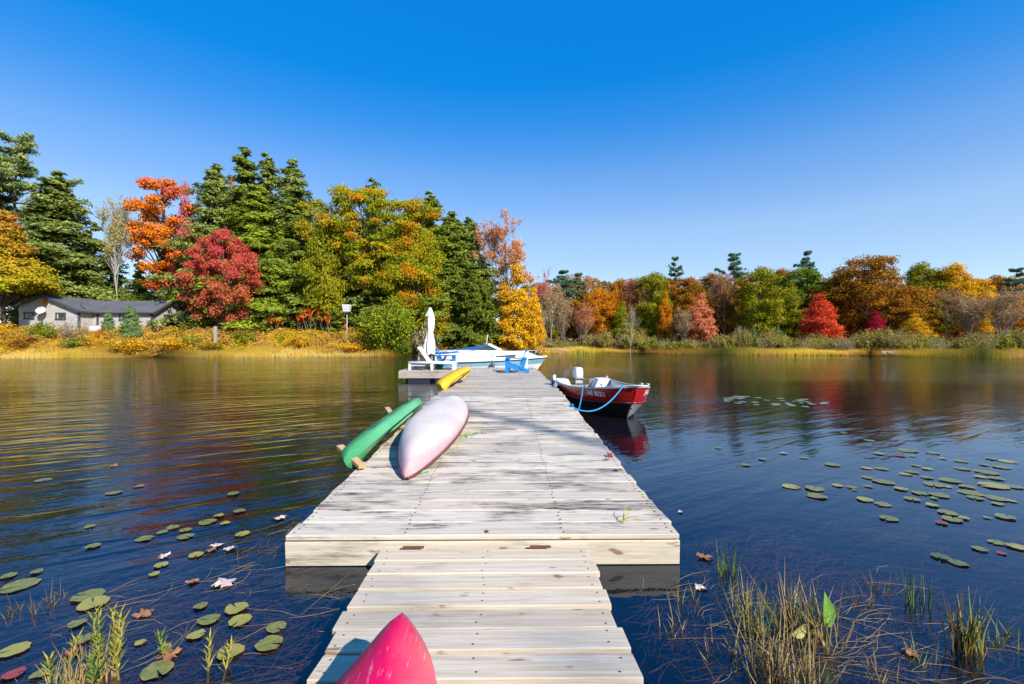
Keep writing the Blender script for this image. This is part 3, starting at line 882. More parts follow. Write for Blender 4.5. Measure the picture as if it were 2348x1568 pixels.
# ================================================================== WHITE AND BLUE SPEEDBOAT
M_gel = paint('white speedboat gelcoat', (0.80, 0.80, 0.79), 0.25, 0, 0.05, 2)
M_stripe = paint('pale blue hull stripe', (0.22, 0.42, 0.55), 0.3, 0, 0.1, 3)
M_cover = paint('blue canvas cover', (0.010, 0.12, 0.36), 0.75, 0, 0.2, 5, bump=0.01)
M_glass = paint('tinted windscreen', (0.05, 0.08, 0.07), 0.05, 0, 0.1, 3, spec=0.8)
M_dk = paint('dark rubber trim', (0.05, 0.05, 0.055), 0.5)
sbt = empty('speedboat', (-3.55, 23.45, 0.0), label='white speedboat with blue canvas cover moored across the dock end', cat='boat')
BL = 5.6
rows = {'hull_lower': [], 'hull_stripe': [], 'hull_upper': []}
for sg in (-1, 1):
    lo_, st_, up_, dk_, rub = [], [], [], [], []
    for i in range(33):
        s = i / 32; x = BL * s
        b = 1.08 * (1 - max(0, (s - 0.45) / 0.55) ** 2.1) * (0.93 + 0.07 * math.sin(min(1, s / 0.4) * PI / 2)) + 0.012
        zs = 0.74 + 0.24 * s ** 1.6
        rk = max(0, (s - 0.6) / 0.4)
        def P(fr, zz, rake=1.0):
            return Vector((x - rake * (0.72 * rk ** 1.6) * (1 - zz / zs), sg * b * fr, zz))
        f_ch = 0.86 - 0.62 * rk
        lo_.append([Vector((x - 0.85 * rk ** 1.6, 0, -0.2 + 0.2 * rk)), P(f_ch * 0.94, 0.02), P(f_ch, 0.12 + 0.05 * rk), P(f_ch + (0.97 - f_ch) * 0.75, zs * 0.66)])
        st_.append([P(f_ch + (0.97 - f_ch) * 0.75, zs * 0.66), P(0.975, zs * 0.93)])
        rub.append(P(1.0, zs * 0.955) + Vector((0, sg * 0.01, 0)))
        ct = 1.25 + 0.08 * math.sin(min(1, s / 0.62) * PI) if s < 0.78 else 1.27 - (1.27 - zs - 0.02) * min(1, (s - 0.78) / 0.14)
        ct = max(ct, zs + 0.02)
        up_.append([P(0.975, zs * 0.93), P(1.0, zs * 0.98), P(0.985, zs + 0.02), P(0.90, zs + (ct - zs) * 0.65), P(0.78, ct)])
        dk_.append([P(0.78, ct), P(0.4, ct + 0.03), P(0.0, ct + 0.04)])
    MB().loft(lo_).build('hull_bottom', M_gel, sbt, smooth=True)
    MB().loft(st_).build('hull_stripe', M_stripe, sbt, smooth=True)
    MB().loft(up_).build('topsides', M_gel, sbt, smooth=True)
    MB().loft(dk_).build('deck', M_gel, sbt, smooth=True)
    MB().tube(rub, 0.022, 6).build('rub_rail', M_dk, sbt, smooth=True)
MB().box((0.0, 0, 0.40), (0.05, 1.9, 0.85)).build('transom', M_gel, sbt, bevel=0.03)
# cover: from the screen's top edge falling away to the stern, snapped along the sides
cv = []
for i in range(15):
    s = i / 14; x = -0.05 + 2.72 * s
    zt = 1.27 + 0.38 * s ** 1.4
    ze = 1.21 + 0.10 * s ** 2 if s < 0.62 else 1.25 + 0.34 * ((s - 0.62) / 0.38)
    w = 0.95 - 0.14 * s
    cv.append([Vector((x, w * math.cos(a), ze + (zt - ze) * math.sin(a) ** 0.8 + 0.012 * math.sin(x * 9 + k))) for k, a in enumerate([PI * q / 12 for q in range(13)])])
cvo = MB().loft(cv).build('cover', M_cover, sbt, smooth=True)
cvo.modifiers.new('thick', 'SOLIDIFY').thickness = 0.02
MB().tube([r[-1] + Vector((0, -0.01, -0.01)) for r in cv], 0.025, 6).build('cover_hem', M_cover, cvo, smooth=True)
for i in (2, 4, 6, 8, 10, 12):
    MB().lathe([(0.0, 0.02), (0.018, 0.015), (0.02, 0.0)], 8, (cv[i][-1].x, cv[i][-1].y - 0.035, cv[i][-1].z)).build('snap', M_gel, cvo)
# windscreen: raked white frame and tinted panes
A = Vector((2.62, -0.80, 1.63)); Bp = Vector((3.28, -0.70, 1.30)); C = Vector((1.45, -0.86, 1.275))
for sg in (-1, 1):
    f = lambda v: Vector((v.x, -sg * v.y * -1 if sg < 0 else -v.y, v.z))
    a, b2, c = (A, Bp, C) if sg < 0 else (Vector((A.x, -A.y, A.z)), Vector((Bp.x, -Bp.y, Bp.z)), Vector((C.x, -C.y, C.z)))
    w = MB(); w.bar(a, b2, 0.07, 0.09); w.bar(c, b2, 0.03, 0.035); w.build('windscreen_frame', M_gel, sbt)
    MB().prism([c, b2, a], (0, -0.006, 0), (0, 0.006, 0)).build('side_window', M_glass, sbt)
a1, a2 = A, Vector((A.x, -A.y, A.z)); b1, b2 = Bp, Vector((Bp.x, -Bp.y, Bp.z))
MB().add([a1 + Vector((.05, 0, 0)), b1 + Vector((.05, 0, 0)), b2 + Vector((.05, 0, 0)), a2 + Vector((.05, 0, 0))], [(0, 1, 2, 3)]).build('windscreen', M_glass, sbt)
t_ = MB(); t_.bar(a1, a2, 0.05, 0.05); t_.bar(b1, b2, 0.05, 0.05); t_.bar((a1 + a2) / 2, (b1 + b2) / 2, 0.04, 0.05); t_.build('screen_rail', M_gel, sbt)
po = MB(); po.tube([(2.50, -0.2, 1.62), (2.56, -0.2, 2.05)], 0.02, 8); po.build('light_pole', M_gel, sbt)
MB().lathe([(0, 0.0), (0.03, 0.01), (0.03, 0.05), (0.0, 0.07)], 8, (2.565, -0.2, 2.05)).build('stern_light', M_gel, sbt)
MB().bar((3.02, -1.005, 1.02), (4.05, -0.92, 1.08), 0.02, 0.07).build('cabin_window', M_dk, sbt)
for sg in (-1, 1):
    pr = MB(); base = [(4.55, sg * 0.52), (4.95, sg * 0.32), (5.2, sg * 0.14)]
    top = [Vector((x + 0.12, y, 1.30)) for x, y in base]
    pr.tube([(4.2, sg * 0.66, 1.15)] + [tuple(p) for p in top] + [(5.4, 0, 1.30)], 0.013, 6)
    for (x, y), p in zip(base, top): pr.tube([(x, y, 0.98), tuple(p)], 0.011, 5)
    pr.build('bow_rail', M_alu, sbt, smooth=True)
MB().tube([(2.85, -1.11, 0.92), (2.9, -1.16, 0.6), (2.86, -1.15, 0.35)], 0.014, 5).build('fender_line', paint('grey line', (0.3, 0.3, 0.3), 0.8), sbt, smooth=True)
o = MB().lathe([(0.0, -0.17), (0.05, -0.16), (0.085, -0.1), (0.085, 0.08), (0.05, 0.15), (0.0, 0.17)], 12).build('fender', paint('dark grey fender vinyl', (0.10, 0.11, 0.13), 0.5), None, smooth=True, loc=(-0.68, 22.22, 0.62)); tag(o, 'dark fender hanging midway along the white speedboat', 'fender')
MB().lathe([(0, -.02), (0.04, -.015), (0.045, 0.01), (0, 0.02)], 10, (2.9, -1.10, 1.14)).build('vent', M_dk, sbt)
# ================================================================== THINGS ON THE PLATFORM
M_blue = paint('bright blue recycled plastic', (0.012, 0.21, 0.55), 0.45, 0, 0.08, 4)
M_white = paint('white plastic lumber', (0.80, 0.79, 0.77), 0.45, 0, 0.06, 4)
def adirondack(label):
    """x forward; every board its own piece"""
    r = empty('adirondack_chair', label=label, cat='chair', group='blue chairs at the dock end')
    for sg in (-1, 1):
        y = sg * 0.27
        MB().prism([(0.42, y, 0.26), (0.42, y, 0.40), (0.36, y, 0.415), (-0.36, y, 0.16), (-0.52, y, 0.10), (-0.52, y, 0.0), (-0.42, y, 0.0), (-0.10, y, 0.08)], (0, -0.018, 0), (0, 0.018, 0)).build('side_rail', M_blue, r)
        MB().box((0.37, sg * 0.31, 0.29), (0.16, 0.04, 0.58)).build('front_leg', M_blue, r)
        MB().bar((-0.22, sg * 0.30, 0.16), (-0.36, sg * 0.30, 0.60), 0.04, 0.15).build('back_brace', M_blue, r)
        MB().prism([(0.46, sg * 0.24, 0.585), (0.46, sg * 0.42, 0.585), (0.10, sg * 0.42, 0.585), (-0.42, sg * 0.34, 0.585), (-0.42, sg * 0.26, 0.585)], (0, 0, -0.01), (0, 0, 0.035)).build('armrest', M_blue, r)
    for k in range(5):
        t = k / 4
        MB().box((0.40 - 0.50 * t, 0, 0.425 - 0.175 * t), (0.105, 0.52, 0.025), (0, R_(-19), 0)).build('seat_slat', M_blue, r)
    MB().box((0.425, 0, 0.33), (0.03, 0.56, 0.10)).build('front_apron', M_blue, r)
    MB().box((-0.30, 0, 0.56), (0.035, 0.62, 0.08), (0, R_(-18), 0)).build('back_rail', M_blue, r)
    for k in range(5):
        s = (k - 2) / 2
        top = 0.985 - 0.09 * s * s
        L = (top - 0.20) / math.cos(R_(22))
        cx = -0.10 - math.tan(R_(22)) * (top - 0.20) / 2
        MB().box((cx, s * 0.22 * 1.0, (0.20 + top) / 2), (0.035, 0.098, L), (0, R_(-22), s * 0.10)).build('back_slat', M_blue, r)
    return r
c1 = adirondack('blue slatted chair nearest the camera, its back towards the speedboat bow')
c1.location = (at(1184, 850, 18.75).x, 18.75, deck_z(18.75) + 0.004); c1.rotation_euler = (0, 0, R_(176))
c2 = copy_tree(c1); c2['label'] = 'blue slatted chair beside the closed umbrella, behind the white lounger'
c2.location = (at(1022, 845, 21.2).x, 21.2, PZ + 0.006); c2.rotation_euler = (0, 0, R_(4))

# white chaise
lg = empty('sun_lounger', (at(990, 850, 19.95).x, 20.2, PZ + 0.004), label='white lounger with raised back on the near edge of the platform', cat='lounger')
for sg in (-1, 1):
    MB().tube([(-1.02, sg * 0.30, 0.33), (1.05, sg * 0.30, 0.31)], 0.055, 10).build('side_rail', M_white, lg, smooth=True)
    for xx in (-0.96, 0.0, 0.95):
        MB().box((xx, sg * 0.30, 0.145), (0.11, 0.06, 0.29)).build('leg', M_white, lg, bevel=0.01)
for k in range(9):
    MB().box((0.05 + k * 0.115, 0, 0.345), (0.085, 0.54, 0.022)).build('seat_slat', M_white, lg)
a, b = Vector((-0.14, 0, 0.36)), Vector((-0.60, 0, 1.02))
for sg in (-1, 1):
    MB().bar(a + Vector((0, sg * 0.26, 0)), b + Vector((0, sg * 0.26, 0)), 0.04, 0.085).build('back_rail', M_white, lg)
for k in range(7):
    p = a.lerp(b, 0.08 + 0.85 * k / 6)
    MB().bar(p + Vector((0, -0.24, 0)), p + Vector((0, 0.24, 0)), 0.085, 0.02, up=(b - a).cross(Vector((0, 1, 0)))).build('back_slat', M_white, lg)
MB().box((-0.62, 0, 0.24), (0.60, 0.5, 0.12)).build('under_tray', M_white, lg)

# closed umbrella with furled cloth
um = empty('umbrella', (at(985, 840, 20.9).x, 20.9, PZ + 0.004), label='closed off-white patio umbrella furled round its pole', cat='umbrella')
MB().tube([(0, 0, 0.0), (0, 0, 2.72)], 0.024, 10).build('pole', paint('bronze umbrella pole', (0.05, 0.045, 0.04), 0.4, 0.5), um, smooth=True)
t = NT('stained canvas')
tc = t.n('ShaderNodeTexCoord').outputs['Object']
n_ = t.noise(t.mapping(tc, (6, 6, 1.3)), 1.0, 4, 0.65)
cc = t.mix(t.ramp(n_, [(0.60, 0.0), (0.70, 0.75)]), (0.80, 0.77, 0.69), (0.42, 0.25, 0.08))
d_ = t.n('ShaderNodeBsdfDiffuse'); t.l(cc, d_.inputs[0]); t.l(d_.outputs[0], t.out.inputs[0])
M_canvas = t.m
def furl(prof, n=40, folds=7, seed=1):
    rings = []
    rg = random.Random(seed)
    ph = [rg.uniform(0, 6) for _ in range(4)]
    for z, r, dep, ox in prof:
        ring = []
        for k in range(n):
            a = 2 * PI * k / n
            rr = r * (1 + dep * (0.6 * math.sin(folds * a + ph[0] + z) + 0.4 * math.sin((folds - 3) * a + ph[1] + 2 * z)))
            ring.append(Vector((ox + rr * math.cos(a), rr * math.sin(a) * 0.8, z + dep * 0.10 * math.sin(4 * a + ph[2]) * (1 if z < 0.9 else 0))))
        rings.append(ring)
    return rings
cl = furl([(0.70, 0.20, 0.45, -0.02), (0.95, 0.21, 0.40, -0.02), (1.25, 0.19, 0.34, -0.01), (1.50, 0.145, 0.25, 0.0), (1.68, 0.125, 0.16, 0.01), (1.80, 0.135, 0.2, 0.02), (2.05, 0.165, 0.26, 0.03), (2.30, 0.17, 0.24, 0.04), (2.48, 0.15, 0.2, 0.03)])
MB().loft(cl, closed=True).build('canopy', M_canvas, um, smooth=True)
cp = furl([(2.40, 0.205, 0.22, 0.0), (2.52, 0.17, 0.18, 0.01), (2.66, 0.11, 0.1, 0.02), (2.78, 0.06, 0.05, 0.02), (2.82, 0.01, 0.0, 0.02)], folds=5, seed=4)
MB().loft(cp, closed=True).build('vent_cap', M_canvas, um, smooth=True)
MB().tube([(0.014 + 0.135 * math.cos(a), 0.11 * math.sin(a), 1.68) for a in [2 * PI * k / 16 for k in range(16)]], 0.014, 5, close=True).build('tie_strap', M_canvas, um, smooth=True)
ub = MB(); ub.lathe([(0.0, 0.0), (0.25, 0.0), (0.26, 0.04), (0.12, 0.07), (0.05, 0.12), (0.035, 0.30), (0.0, 0.30)], 16); ub.build('base', M_dk, um, smooth=True)

# dark box bench the umbrella stands behind, with a blue-and-green bag
bx = empty('bench', (at(982, 838, 21.2).x - 0.05, 21.15, PZ + 0.004), label='small dark slatted bench behind the lounger at the umbrella foot', cat='bench')
M_dwood = paint('dark stained wood', (0.06, 0.05, 0.045), 0.7)
for k in range(3): MB().box((-0.05, -0.16 + 0.16 * k, 0.60), (0.95, 0.14, 0.04)).build('seat_slat', M_dwood, bx)
for sx in (-1, 1):
    for sy in (-1, 1):
        MB().box((-0.05 + sx * 0.30, sy * 0.17, 0.29), (0.07, 0.07, 0.58)).build('leg', M_aluw, bx)
MB().box((-0.05, -0.17, 0.38), (0.55, 0.03, 0.36)).build('front_panel', M_dwood, bx)
bg = empty('tote_bag', (at(1006, 838, 20.85).x, 20.75, PZ + 0.004), label='blue and green tote bag between the lounger and the blue chair', cat='bag')
MB().box((0, 0, 0.26), (0.40, 0.22, 0.22), taper=1.12).build('body', paint('blue bag cloth', (0.02, 0.10, 0.28), 0.8), bg, bevel=0.03)
MB().box((0, 0, 0.09), (0.38, 0.21, 0.17)).build('base', paint('green bag cloth', (0.01, 0.16, 0.05), 0.8), bg, bevel=0.03)
MB().tube([(-0.12, -0.1, 0.36), (-0.1, -0.09, 0.5), (0.1, -0.09, 0.5), (0.12, -0.1, 0.36)], 0.014, 5).build('handle', paint('dark bag strap', (0.03, 0.03, 0.04), 0.8), bg, smooth=True)
o = MB().tube([(0, 0, 0.0), (0.14, 0.02, 0.2), (0.22, 0.02, 0.34)], [0.05, 0.06, 0.05], 8).build('towel', paint('dark rolled towel', (0.05, 0.05, 0.06), 0.9), None, smooth=True, loc=(at(1012, 838, 20.6).x, 20.6, PZ + 0.30)); tag(o, 'dark rolled towel stuffed in the top of the tote bag', 'towel')
o = MB().box((0, 0, 0.34), (0.40, 0.40, 0.06)).build('cushion', M_white, None, bevel=0.02, loc=(c2.location.x + 0.18, c2.location.y, PZ + 0.06)); tag(o, 'white cushion on the seat of the far blue chair', 'cushion')
# white fender leaning behind the near blue chair
o = MB().lathe([(0.0, 0.0), (0.07, 0.02), (0.095, 0.10), (0.10, 0.50), (0.07, 0.62), (0.03, 0.66), (0.03, 0.72), (0.0, 0.72)], 14).build('fender', M_white, None, smooth=True, loc=(at(1203, 845, 19.35).x, 19.35, deck_z(19.35) + 0.01), rot=(0, R_(4), 0)); tag(o, 'tall white fender standing behind the near blue chair', 'fender')

# ================================================================== LEAVES AND GRASS BITS ON THE DECK
def maple_leaf(seed, size):
    rg = random.Random(seed)
    pts = []
    lobes = 5
    for k in range(20):
        a = -PI / 2 + 2 * PI * k / 20
        r = size * (0.55 + 0.45 * abs(math.cos((a + PI / 2) * lobes / 2)) ** 1.5) * rg.uniform(0.8, 1.1)
        if k == 0: r *= 0.25
        pts.append((r * math.cos(a), r * math.sin(a), rg.uniform(0, 0.35) * size * abs(math.sin(a * 2 + seed))))
    n = len(pts)
    return MB().add([(0, 0, 0.004)] + [(x, y, z + 0.002) for x, y, z in pts], [(0, 1 + k, 1 + (k + 1) % n) for k in range(n)])
M_lr = paint('red fallen leaf', (0.28, 0.03, 0.02), 0.6)
M_lb = paint('brown fallen leaf', (0.30, 0.13, 0.05), 0.7)
M_lp = paint('pale pink fallen leaf', (0.60, 0.45, 0.38), 0.6)
for k, (px, py, m, s, lab) in enumerate(((1397, 1047, M_lr, 0.05, 'small red maple leaf standing up at the edge of the bleached boards'), (1392, 1055, M_lr, 0.045, 'small red leaf lying flat beside another red leaf on the dock edge'), (1415, 1080, M_lb, 0.06, 'curled brown leaf on the dock edge just below the two red leaves'))):
    p = on_deck(px, py)
    o = maple_leaf(k, s).build('fallen_leaf', m, None, loc=p + Vector((0, 0, 0.012)), rot=(R_(35) if k == 0 else 0.1, 0.15, k)); tag(o, lab, 'leaf', 'leaves on the dock')
gb = MB(); p = on_deck(1428, 1199)
for a, l, bend in ((0.3, 0.15, 0.10), (2.9, 0.05, 0.02), (1.2, 0.14, 0.16), (-0.4, 0.10, 0.12)):
    q = [p + Vector((math.cos(a) * bend * s * s * 1.2, math.sin(a) * bend * s * s, l * s * (1.25 - 0.55 * s))) for s in (0, .3, .6, .85, 1.0)]
    gb.tube(q, [0.004, 0.005, 0.004, 0.003, 0.001], 4)
o = gb.build('grass_tuft', paint('yellow-green blade', (0.45, 0.42, 0.03), 0.6), None); tag(o, 'yellow-green grass tuft sprouting between the near dock boards', 'grass tuft')
# ================================================================== VEGETATION BUILDERS
def unit(v): return v / np.maximum(np.linalg.norm(v, axis=-1, keepdims=True), 1e-9)
def leaf_mesh(name, C, U, V, clump, tint, hgt):
    """one small four-cornered leaf per point"""
    n = len(C)
    co = np.empty((n, 4, 3), np.float32)
    co[:, 0] = C - U; co[:, 1] = C + V - 0.15 * U; co[:, 2] = C + U; co[:, 3] = C - V - 0.15 * U
    me = bpy.data.meshes.new(name)
    me.vertices.add(n * 4); me.vertices.foreach_set('co', co.ravel())
    me.loops.add(n * 4); me.loops.foreach_set('vertex_index', np.arange(n * 4, dtype=np.int32))
    me.polygons.add(n); me.polygons.foreach_set('loop_start', np.arange(0, n * 4, 4, dtype=np.int32))
    me.polygons.foreach_set('loop_total', np.full(n, 4, np.int32))
    for nm, a in (('clump', clump), ('tint', tint), ('hgt', hgt)):
        at_ = me.attributes.new(nm, 'FLOAT', 'FACE'); at_.data.foreach_set('value', np.asarray(a, np.float32))
    me.update(calc_edges=True); me.validate()
    return me
def leaf_axes(rng, N, size, aspect=0.62, along=None):
    n = len(N)
    r = unit(rng.normal(size=(n, 3))) if along is None else along
    T = unit(np.cross(N, r)); 
    if along is not None: T = unit(along - N * np.sum(along * N, 1, keepdims=True))
    B = np.cross(N, T)
    size = np.asarray(size).reshape(-1, 1) if hasattr(size, '__len__') else size
    return T * size, B * size * aspect

class Proto:
    def __init__(s, wood, crown, H, R): s.wood, s.crown, s.H, s.R = wood, crown, H, R

def wood_mesh(lines, n=5):
    mb = MB()
    for pts, rad in lines: mb.tube(pts, rad, n if rad[0] > 0.06 else 3, cap=False)
    return mb.mesh('trunk', smooth=True, fix=False)

def broadleaf(seed, H=13.0, R=4.5, z0=2.0, prof=None, ncl=95, nleaf=230, ls=0.13, cr=1.15, flat=0.62, hollow=0.55, limbs=26, lean=0.0, upright=0.0):
    rng = np.random.default_rng(seed)
    if prof is None: prof = lambda t: math.sqrt(max(0.02, 1 - (2 * t - 0.95) ** 2))
    Cc, ra = [], []; ph = rng.random(3) * 6.28
    tries = 0
    while len(Cc) < ncl and tries < 20000:
        tries += 1
        t = rng.random(); p = prof(t)
        if rng.random() > p * 0.8 + 0.2: continue
        a = rng.random() * 2 * PI
        rr = R * p * math.sqrt(rng.uniform(hollow ** 2, 1.0))
        rr = max(0, rr - cr * 0.55) * (1 + 0.22 * math.sin(2 * a + ph[0] + 3 * t) + 0.16 * math.sin(3 * a + ph[1] - 5 * t) + 0.10 * math.sin(9 * t + ph[2]))
        c = np.array([rr * math.cos(a), rr * math.sin(a), z0 + cr * 0.5 + t * (H - z0 - cr * 0.9)])
        if any(np.linalg.norm(c - q) < cr * 0.62 for q in Cc): continue
        Cc.append(c); ra.append(t)
    Cc = np.array(Cc); ncl = len(Cc); ra = np.array(ra)
    rad = cr * rng.uniform(0.65, 1.25, ncl)
    cid = np.repeat(np.arange(ncl), nleaf)
    d = unit(rng.normal(size=(ncl * nleaf, 3)))
    rr = rng.random(ncl * nleaf) ** 0.42
    # ragged outline: a few leaves stray
    rr = np.where(rng.random(ncl * nleaf) < 0.12, rr * 1.35, rr)
    P = Cc[cid] + d * (rr * rad[cid])[:, None] * np.array([1, 1, flat])
    N = unit(0.75 * d + 0.40 * np.array([0, 0, 1]) + 0.75 * rng.normal(size=P.shape) + 0.35 * unit(P * np.array([1, 1, 0]) + 1e-6))
    U, V = leaf_axes(rng, N, ls * rng.uniform(0.7, 1.35, len(P)))
    clump = np.clip(rng.random(ncl) * 0.8 + 0.2 * rng.random(ncl), 0, 1)[cid]
    hg = np.clip((P[:, 2] - z0) / (H - z0), 0, 1)
    crown = leaf_mesh('crown', P, U, V, clump, rng.random(len(P)), hg)
    lines = []
    def tp(z): return Vector((lean * z / H * R + 0.12 * math.sin(z * 0.7 + seed), 0.12 * math.cos(z * 0.55 + seed * 2), z))
    tz = [0, 0.5, 1.2, z0, z0 + (H - z0) * 0.3, z0 + (H - z0) * 0.55, z0 + (H - z0) * 0.85]
    r0 = H * 0.017
    lines.append(([tp(z) for z in tz], [r0 * 1.35, r0 * 1.05, r0 * 0.95, r0 * 0.85, r0 * 0.6, r0 * 0.35, r0 * 0.1]))
    for i in rng.permutation(ncl)[:limbs]:
        c = Cc[i]; hd = math.hypot(c[0], c[1])
        zs = max(z0 * 0.75, c[2] - hd * (0.55 + 0.4 * rng.random()) - 0.4)
        a = tp(zs); b = Vector(c); m = a.lerp(b, 0.5) + Vector((rng.normal() * 0.12, rng.normal() * 0.12, 0.18 * hd))
        rs = r0 * 0.42 * rng.uniform(0.7, 1.1)
        lines.append(([a, a.lerp(m, 0.5), m, m.lerp(b, 0.6), b], [rs, rs * 0.8, rs * 0.6, rs * 0.4, rs * 0.15]))
        for q in range(2):
            e = b + Vector(rng.normal(size=3) * 0.55 * rad[i]); lines.append(([m.lerp(b, 0.4), e], [rs * 0.35, rs * 0.1]))
    return Proto(wood_mesh(lines), crown, H, R)

def hemlock(seed, H=20.0, R=4.2, levels=44, per=7, dens=1.0, z0=0.06, ls=0.19, power=0.8, droop=0.42, irregular=0.25, asp=0.36, gap=0.0):
    rng = np.random.default_rng(seed)
    P, D, CL, = [], [], []
    lines = [([Vector((0.06 * math.sin(z + seed), 0.06 * math.cos(1.3 * z), z)) for z in np.linspace(0, H * 0.98, 9)], list(np.linspace(H * 0.016, 0.015, 9)))]
    for i in range(levels):
        f = z0 + (0.985 - z0) * (i / (levels - 1)) ** 0.92
        for k in range(per):
            if rng.random() < gap: continue
            z = H * f + rng.uniform(-0.55, 0.55); rs_ = rng.uniform(-0.10, 0.38); dr_ = droop * rng.uniform(0.5, 1.3)
            a = 2 * PI * (k / per) + i * 2.4 + rng.uniform(-0.35, 0.35)
            L = R * (1 - f) ** power * rng.uniform(1 - irregular * 1.6, 1 + irregular) + 0.22
            if f < z0 + 0.05: L *= 0.8
            out = np.array([math.cos(a), math.sin(a), 0]); prp = np.array([-math.sin(a), math.cos(a), 0])
            n = int((10 + L * 15) * dens)
            t = np.sort(rng.uniform(0.08, 1.0, n))
            sd = rng.choice([-1, 1], n); s = rng.random((n, 4))
            tl = 0.34 * L * (1 - 0.65 * t) + 0.14
            br = out * (L * t)[:, None]; br[:, 2] = rs_ * L * t - dr_ * L * t ** 2
            for j in range(4):
                q = s[:, j] * tl
                pp = br + (prp * (sd * 0.9)[:, None] + out * 0.55) * q[:, None]
                pp[:, 2] += -0.30 * q; pp += rng.normal(0, 1, (n, 3)) * np.array([0.10, 0.10, 0.17]) * min(1.0, L / 1.5)
                pp += np.array([0, 0, z])
                P.append(pp)
                dd = prp * (sd * 0.8)[:, None] + out * 0.6 + np.array([0, 0, -0.35]) + rng.normal(0, 0.25, (n, 3))
                D.append(dd); CL.append(np.full(n, rng.random()))
            if L > 0.8 and rng.random() < 0.6:
                e = [Vector((0, 0, z)) + Vector(out * (L * q)) + Vector((0, 0, rs_ * L * q - dr_ * L * q * q)) for q in (0, .35, .7, .95)]
                lines.append((e, [0.035, 0.028, 0.018, 0.006]))
    P = np.concatenate(P); D = unit(np.concatenate(D)); CL = np.concatenate(CL)
    N = unit(np.array([0, 0, 0.55]) + rng.normal(0, 0.55, P.shape) + 0.85 * unit(P * np.array([1, 1, 0]) + 1e-6))
    U, V = leaf_axes(rng, N, ls * rng.uniform(0.7, 1.3, len(P)), asp, along=D)
    crown = leaf_mesh('crown', P, U, V, CL, rng.random(len(P)), np.clip(P[:, 2] / H, 0, 1))
    return Proto(wood_mesh(lines), crown, H, R)

def white_pine(seed, H=20.0, R=4.6, z0=0.25, whorls=15, dens=1.0):
    """long level boughs with upswept plumes of needles"""
    rng = np.random.default_rng(seed)
    P, D, CL = [], [], []
    lines = [([Vector((0.15 * math.sin(z * 0.4 + seed), 0.1 * math.cos(0.5 * z), z)) for z in np.linspace(0, H * 0.98, 9)], list(np.linspace(H * 0.017, 0.03, 9)))]
    for i in range(whorls):
        f = z0 + (0.97 - z0) * i / (whorls - 1)
        for k in range(rng.integers(3, 6)):
            a = rng.random() * 2 * PI
            L = R * (0.35 + 0.65 * math.sin(PI * min(1, 0.25 + 0.85 * (1 - f)))) * rng.uniform(0.45, 1.15) * (1 if f < 0.85 else 0.55)
            out = np.array([math.cos(a), math.sin(a), 0]); prp = np.array([-math.sin(a), math.cos(a), 0])
            z = H * f
            rise = rng.uniform(0.0, 0.35)
            lines.append(([Vector((0, 0, z)) + Vector(out * L * q) + Vector((0, 0, rise * L * q * q)) for q in (0, .3, .6, .95)], [0.07, 0.05, 0.03, 0.01]))
            for c in range(int((4 + L * 2.4) * dens)):
                t = rng.uniform(0.3, 1.0)
                off = prp * rng.normal() * 0.22 * L * (1.1 - 0.5 * t)
                cen = out * L * t + off + np.array([0, 0, z + rise * L * t * t + rng.uniform(0, 0.25)])
                n = 55
                d = unit(rng.normal(size=(n, 3)) + np.array([0, 0, 0.7]) + out * 0.6)
                P.append(cen + d * (rng.random(n) ** 0.5 * 0.62)[:, None] * np.array([1, 1, 0.5])); D.append(d); CL.append(np.full(n, rng.random()))
    P = np.concatenate(P); D = np.concatenate(D); CL = np.concatenate(CL)
    N = unit(np.array([0, 0, 0.5]) + rng.normal(0, 0.7, P.shape) + 0.7 * unit(P * np.array([1, 1, 0]) + 1e-6))
    U, V = leaf_axes(rng, N, 0.20 * rng.uniform(0.7, 1.3, len(P)), 0.26, along=D)
    return Proto(wood_mesh(lines), leaf_mesh('crown', P, U, V, CL, rng.random(len(P)), np.clip(P[:, 2] / H, 0, 1)), H, R)

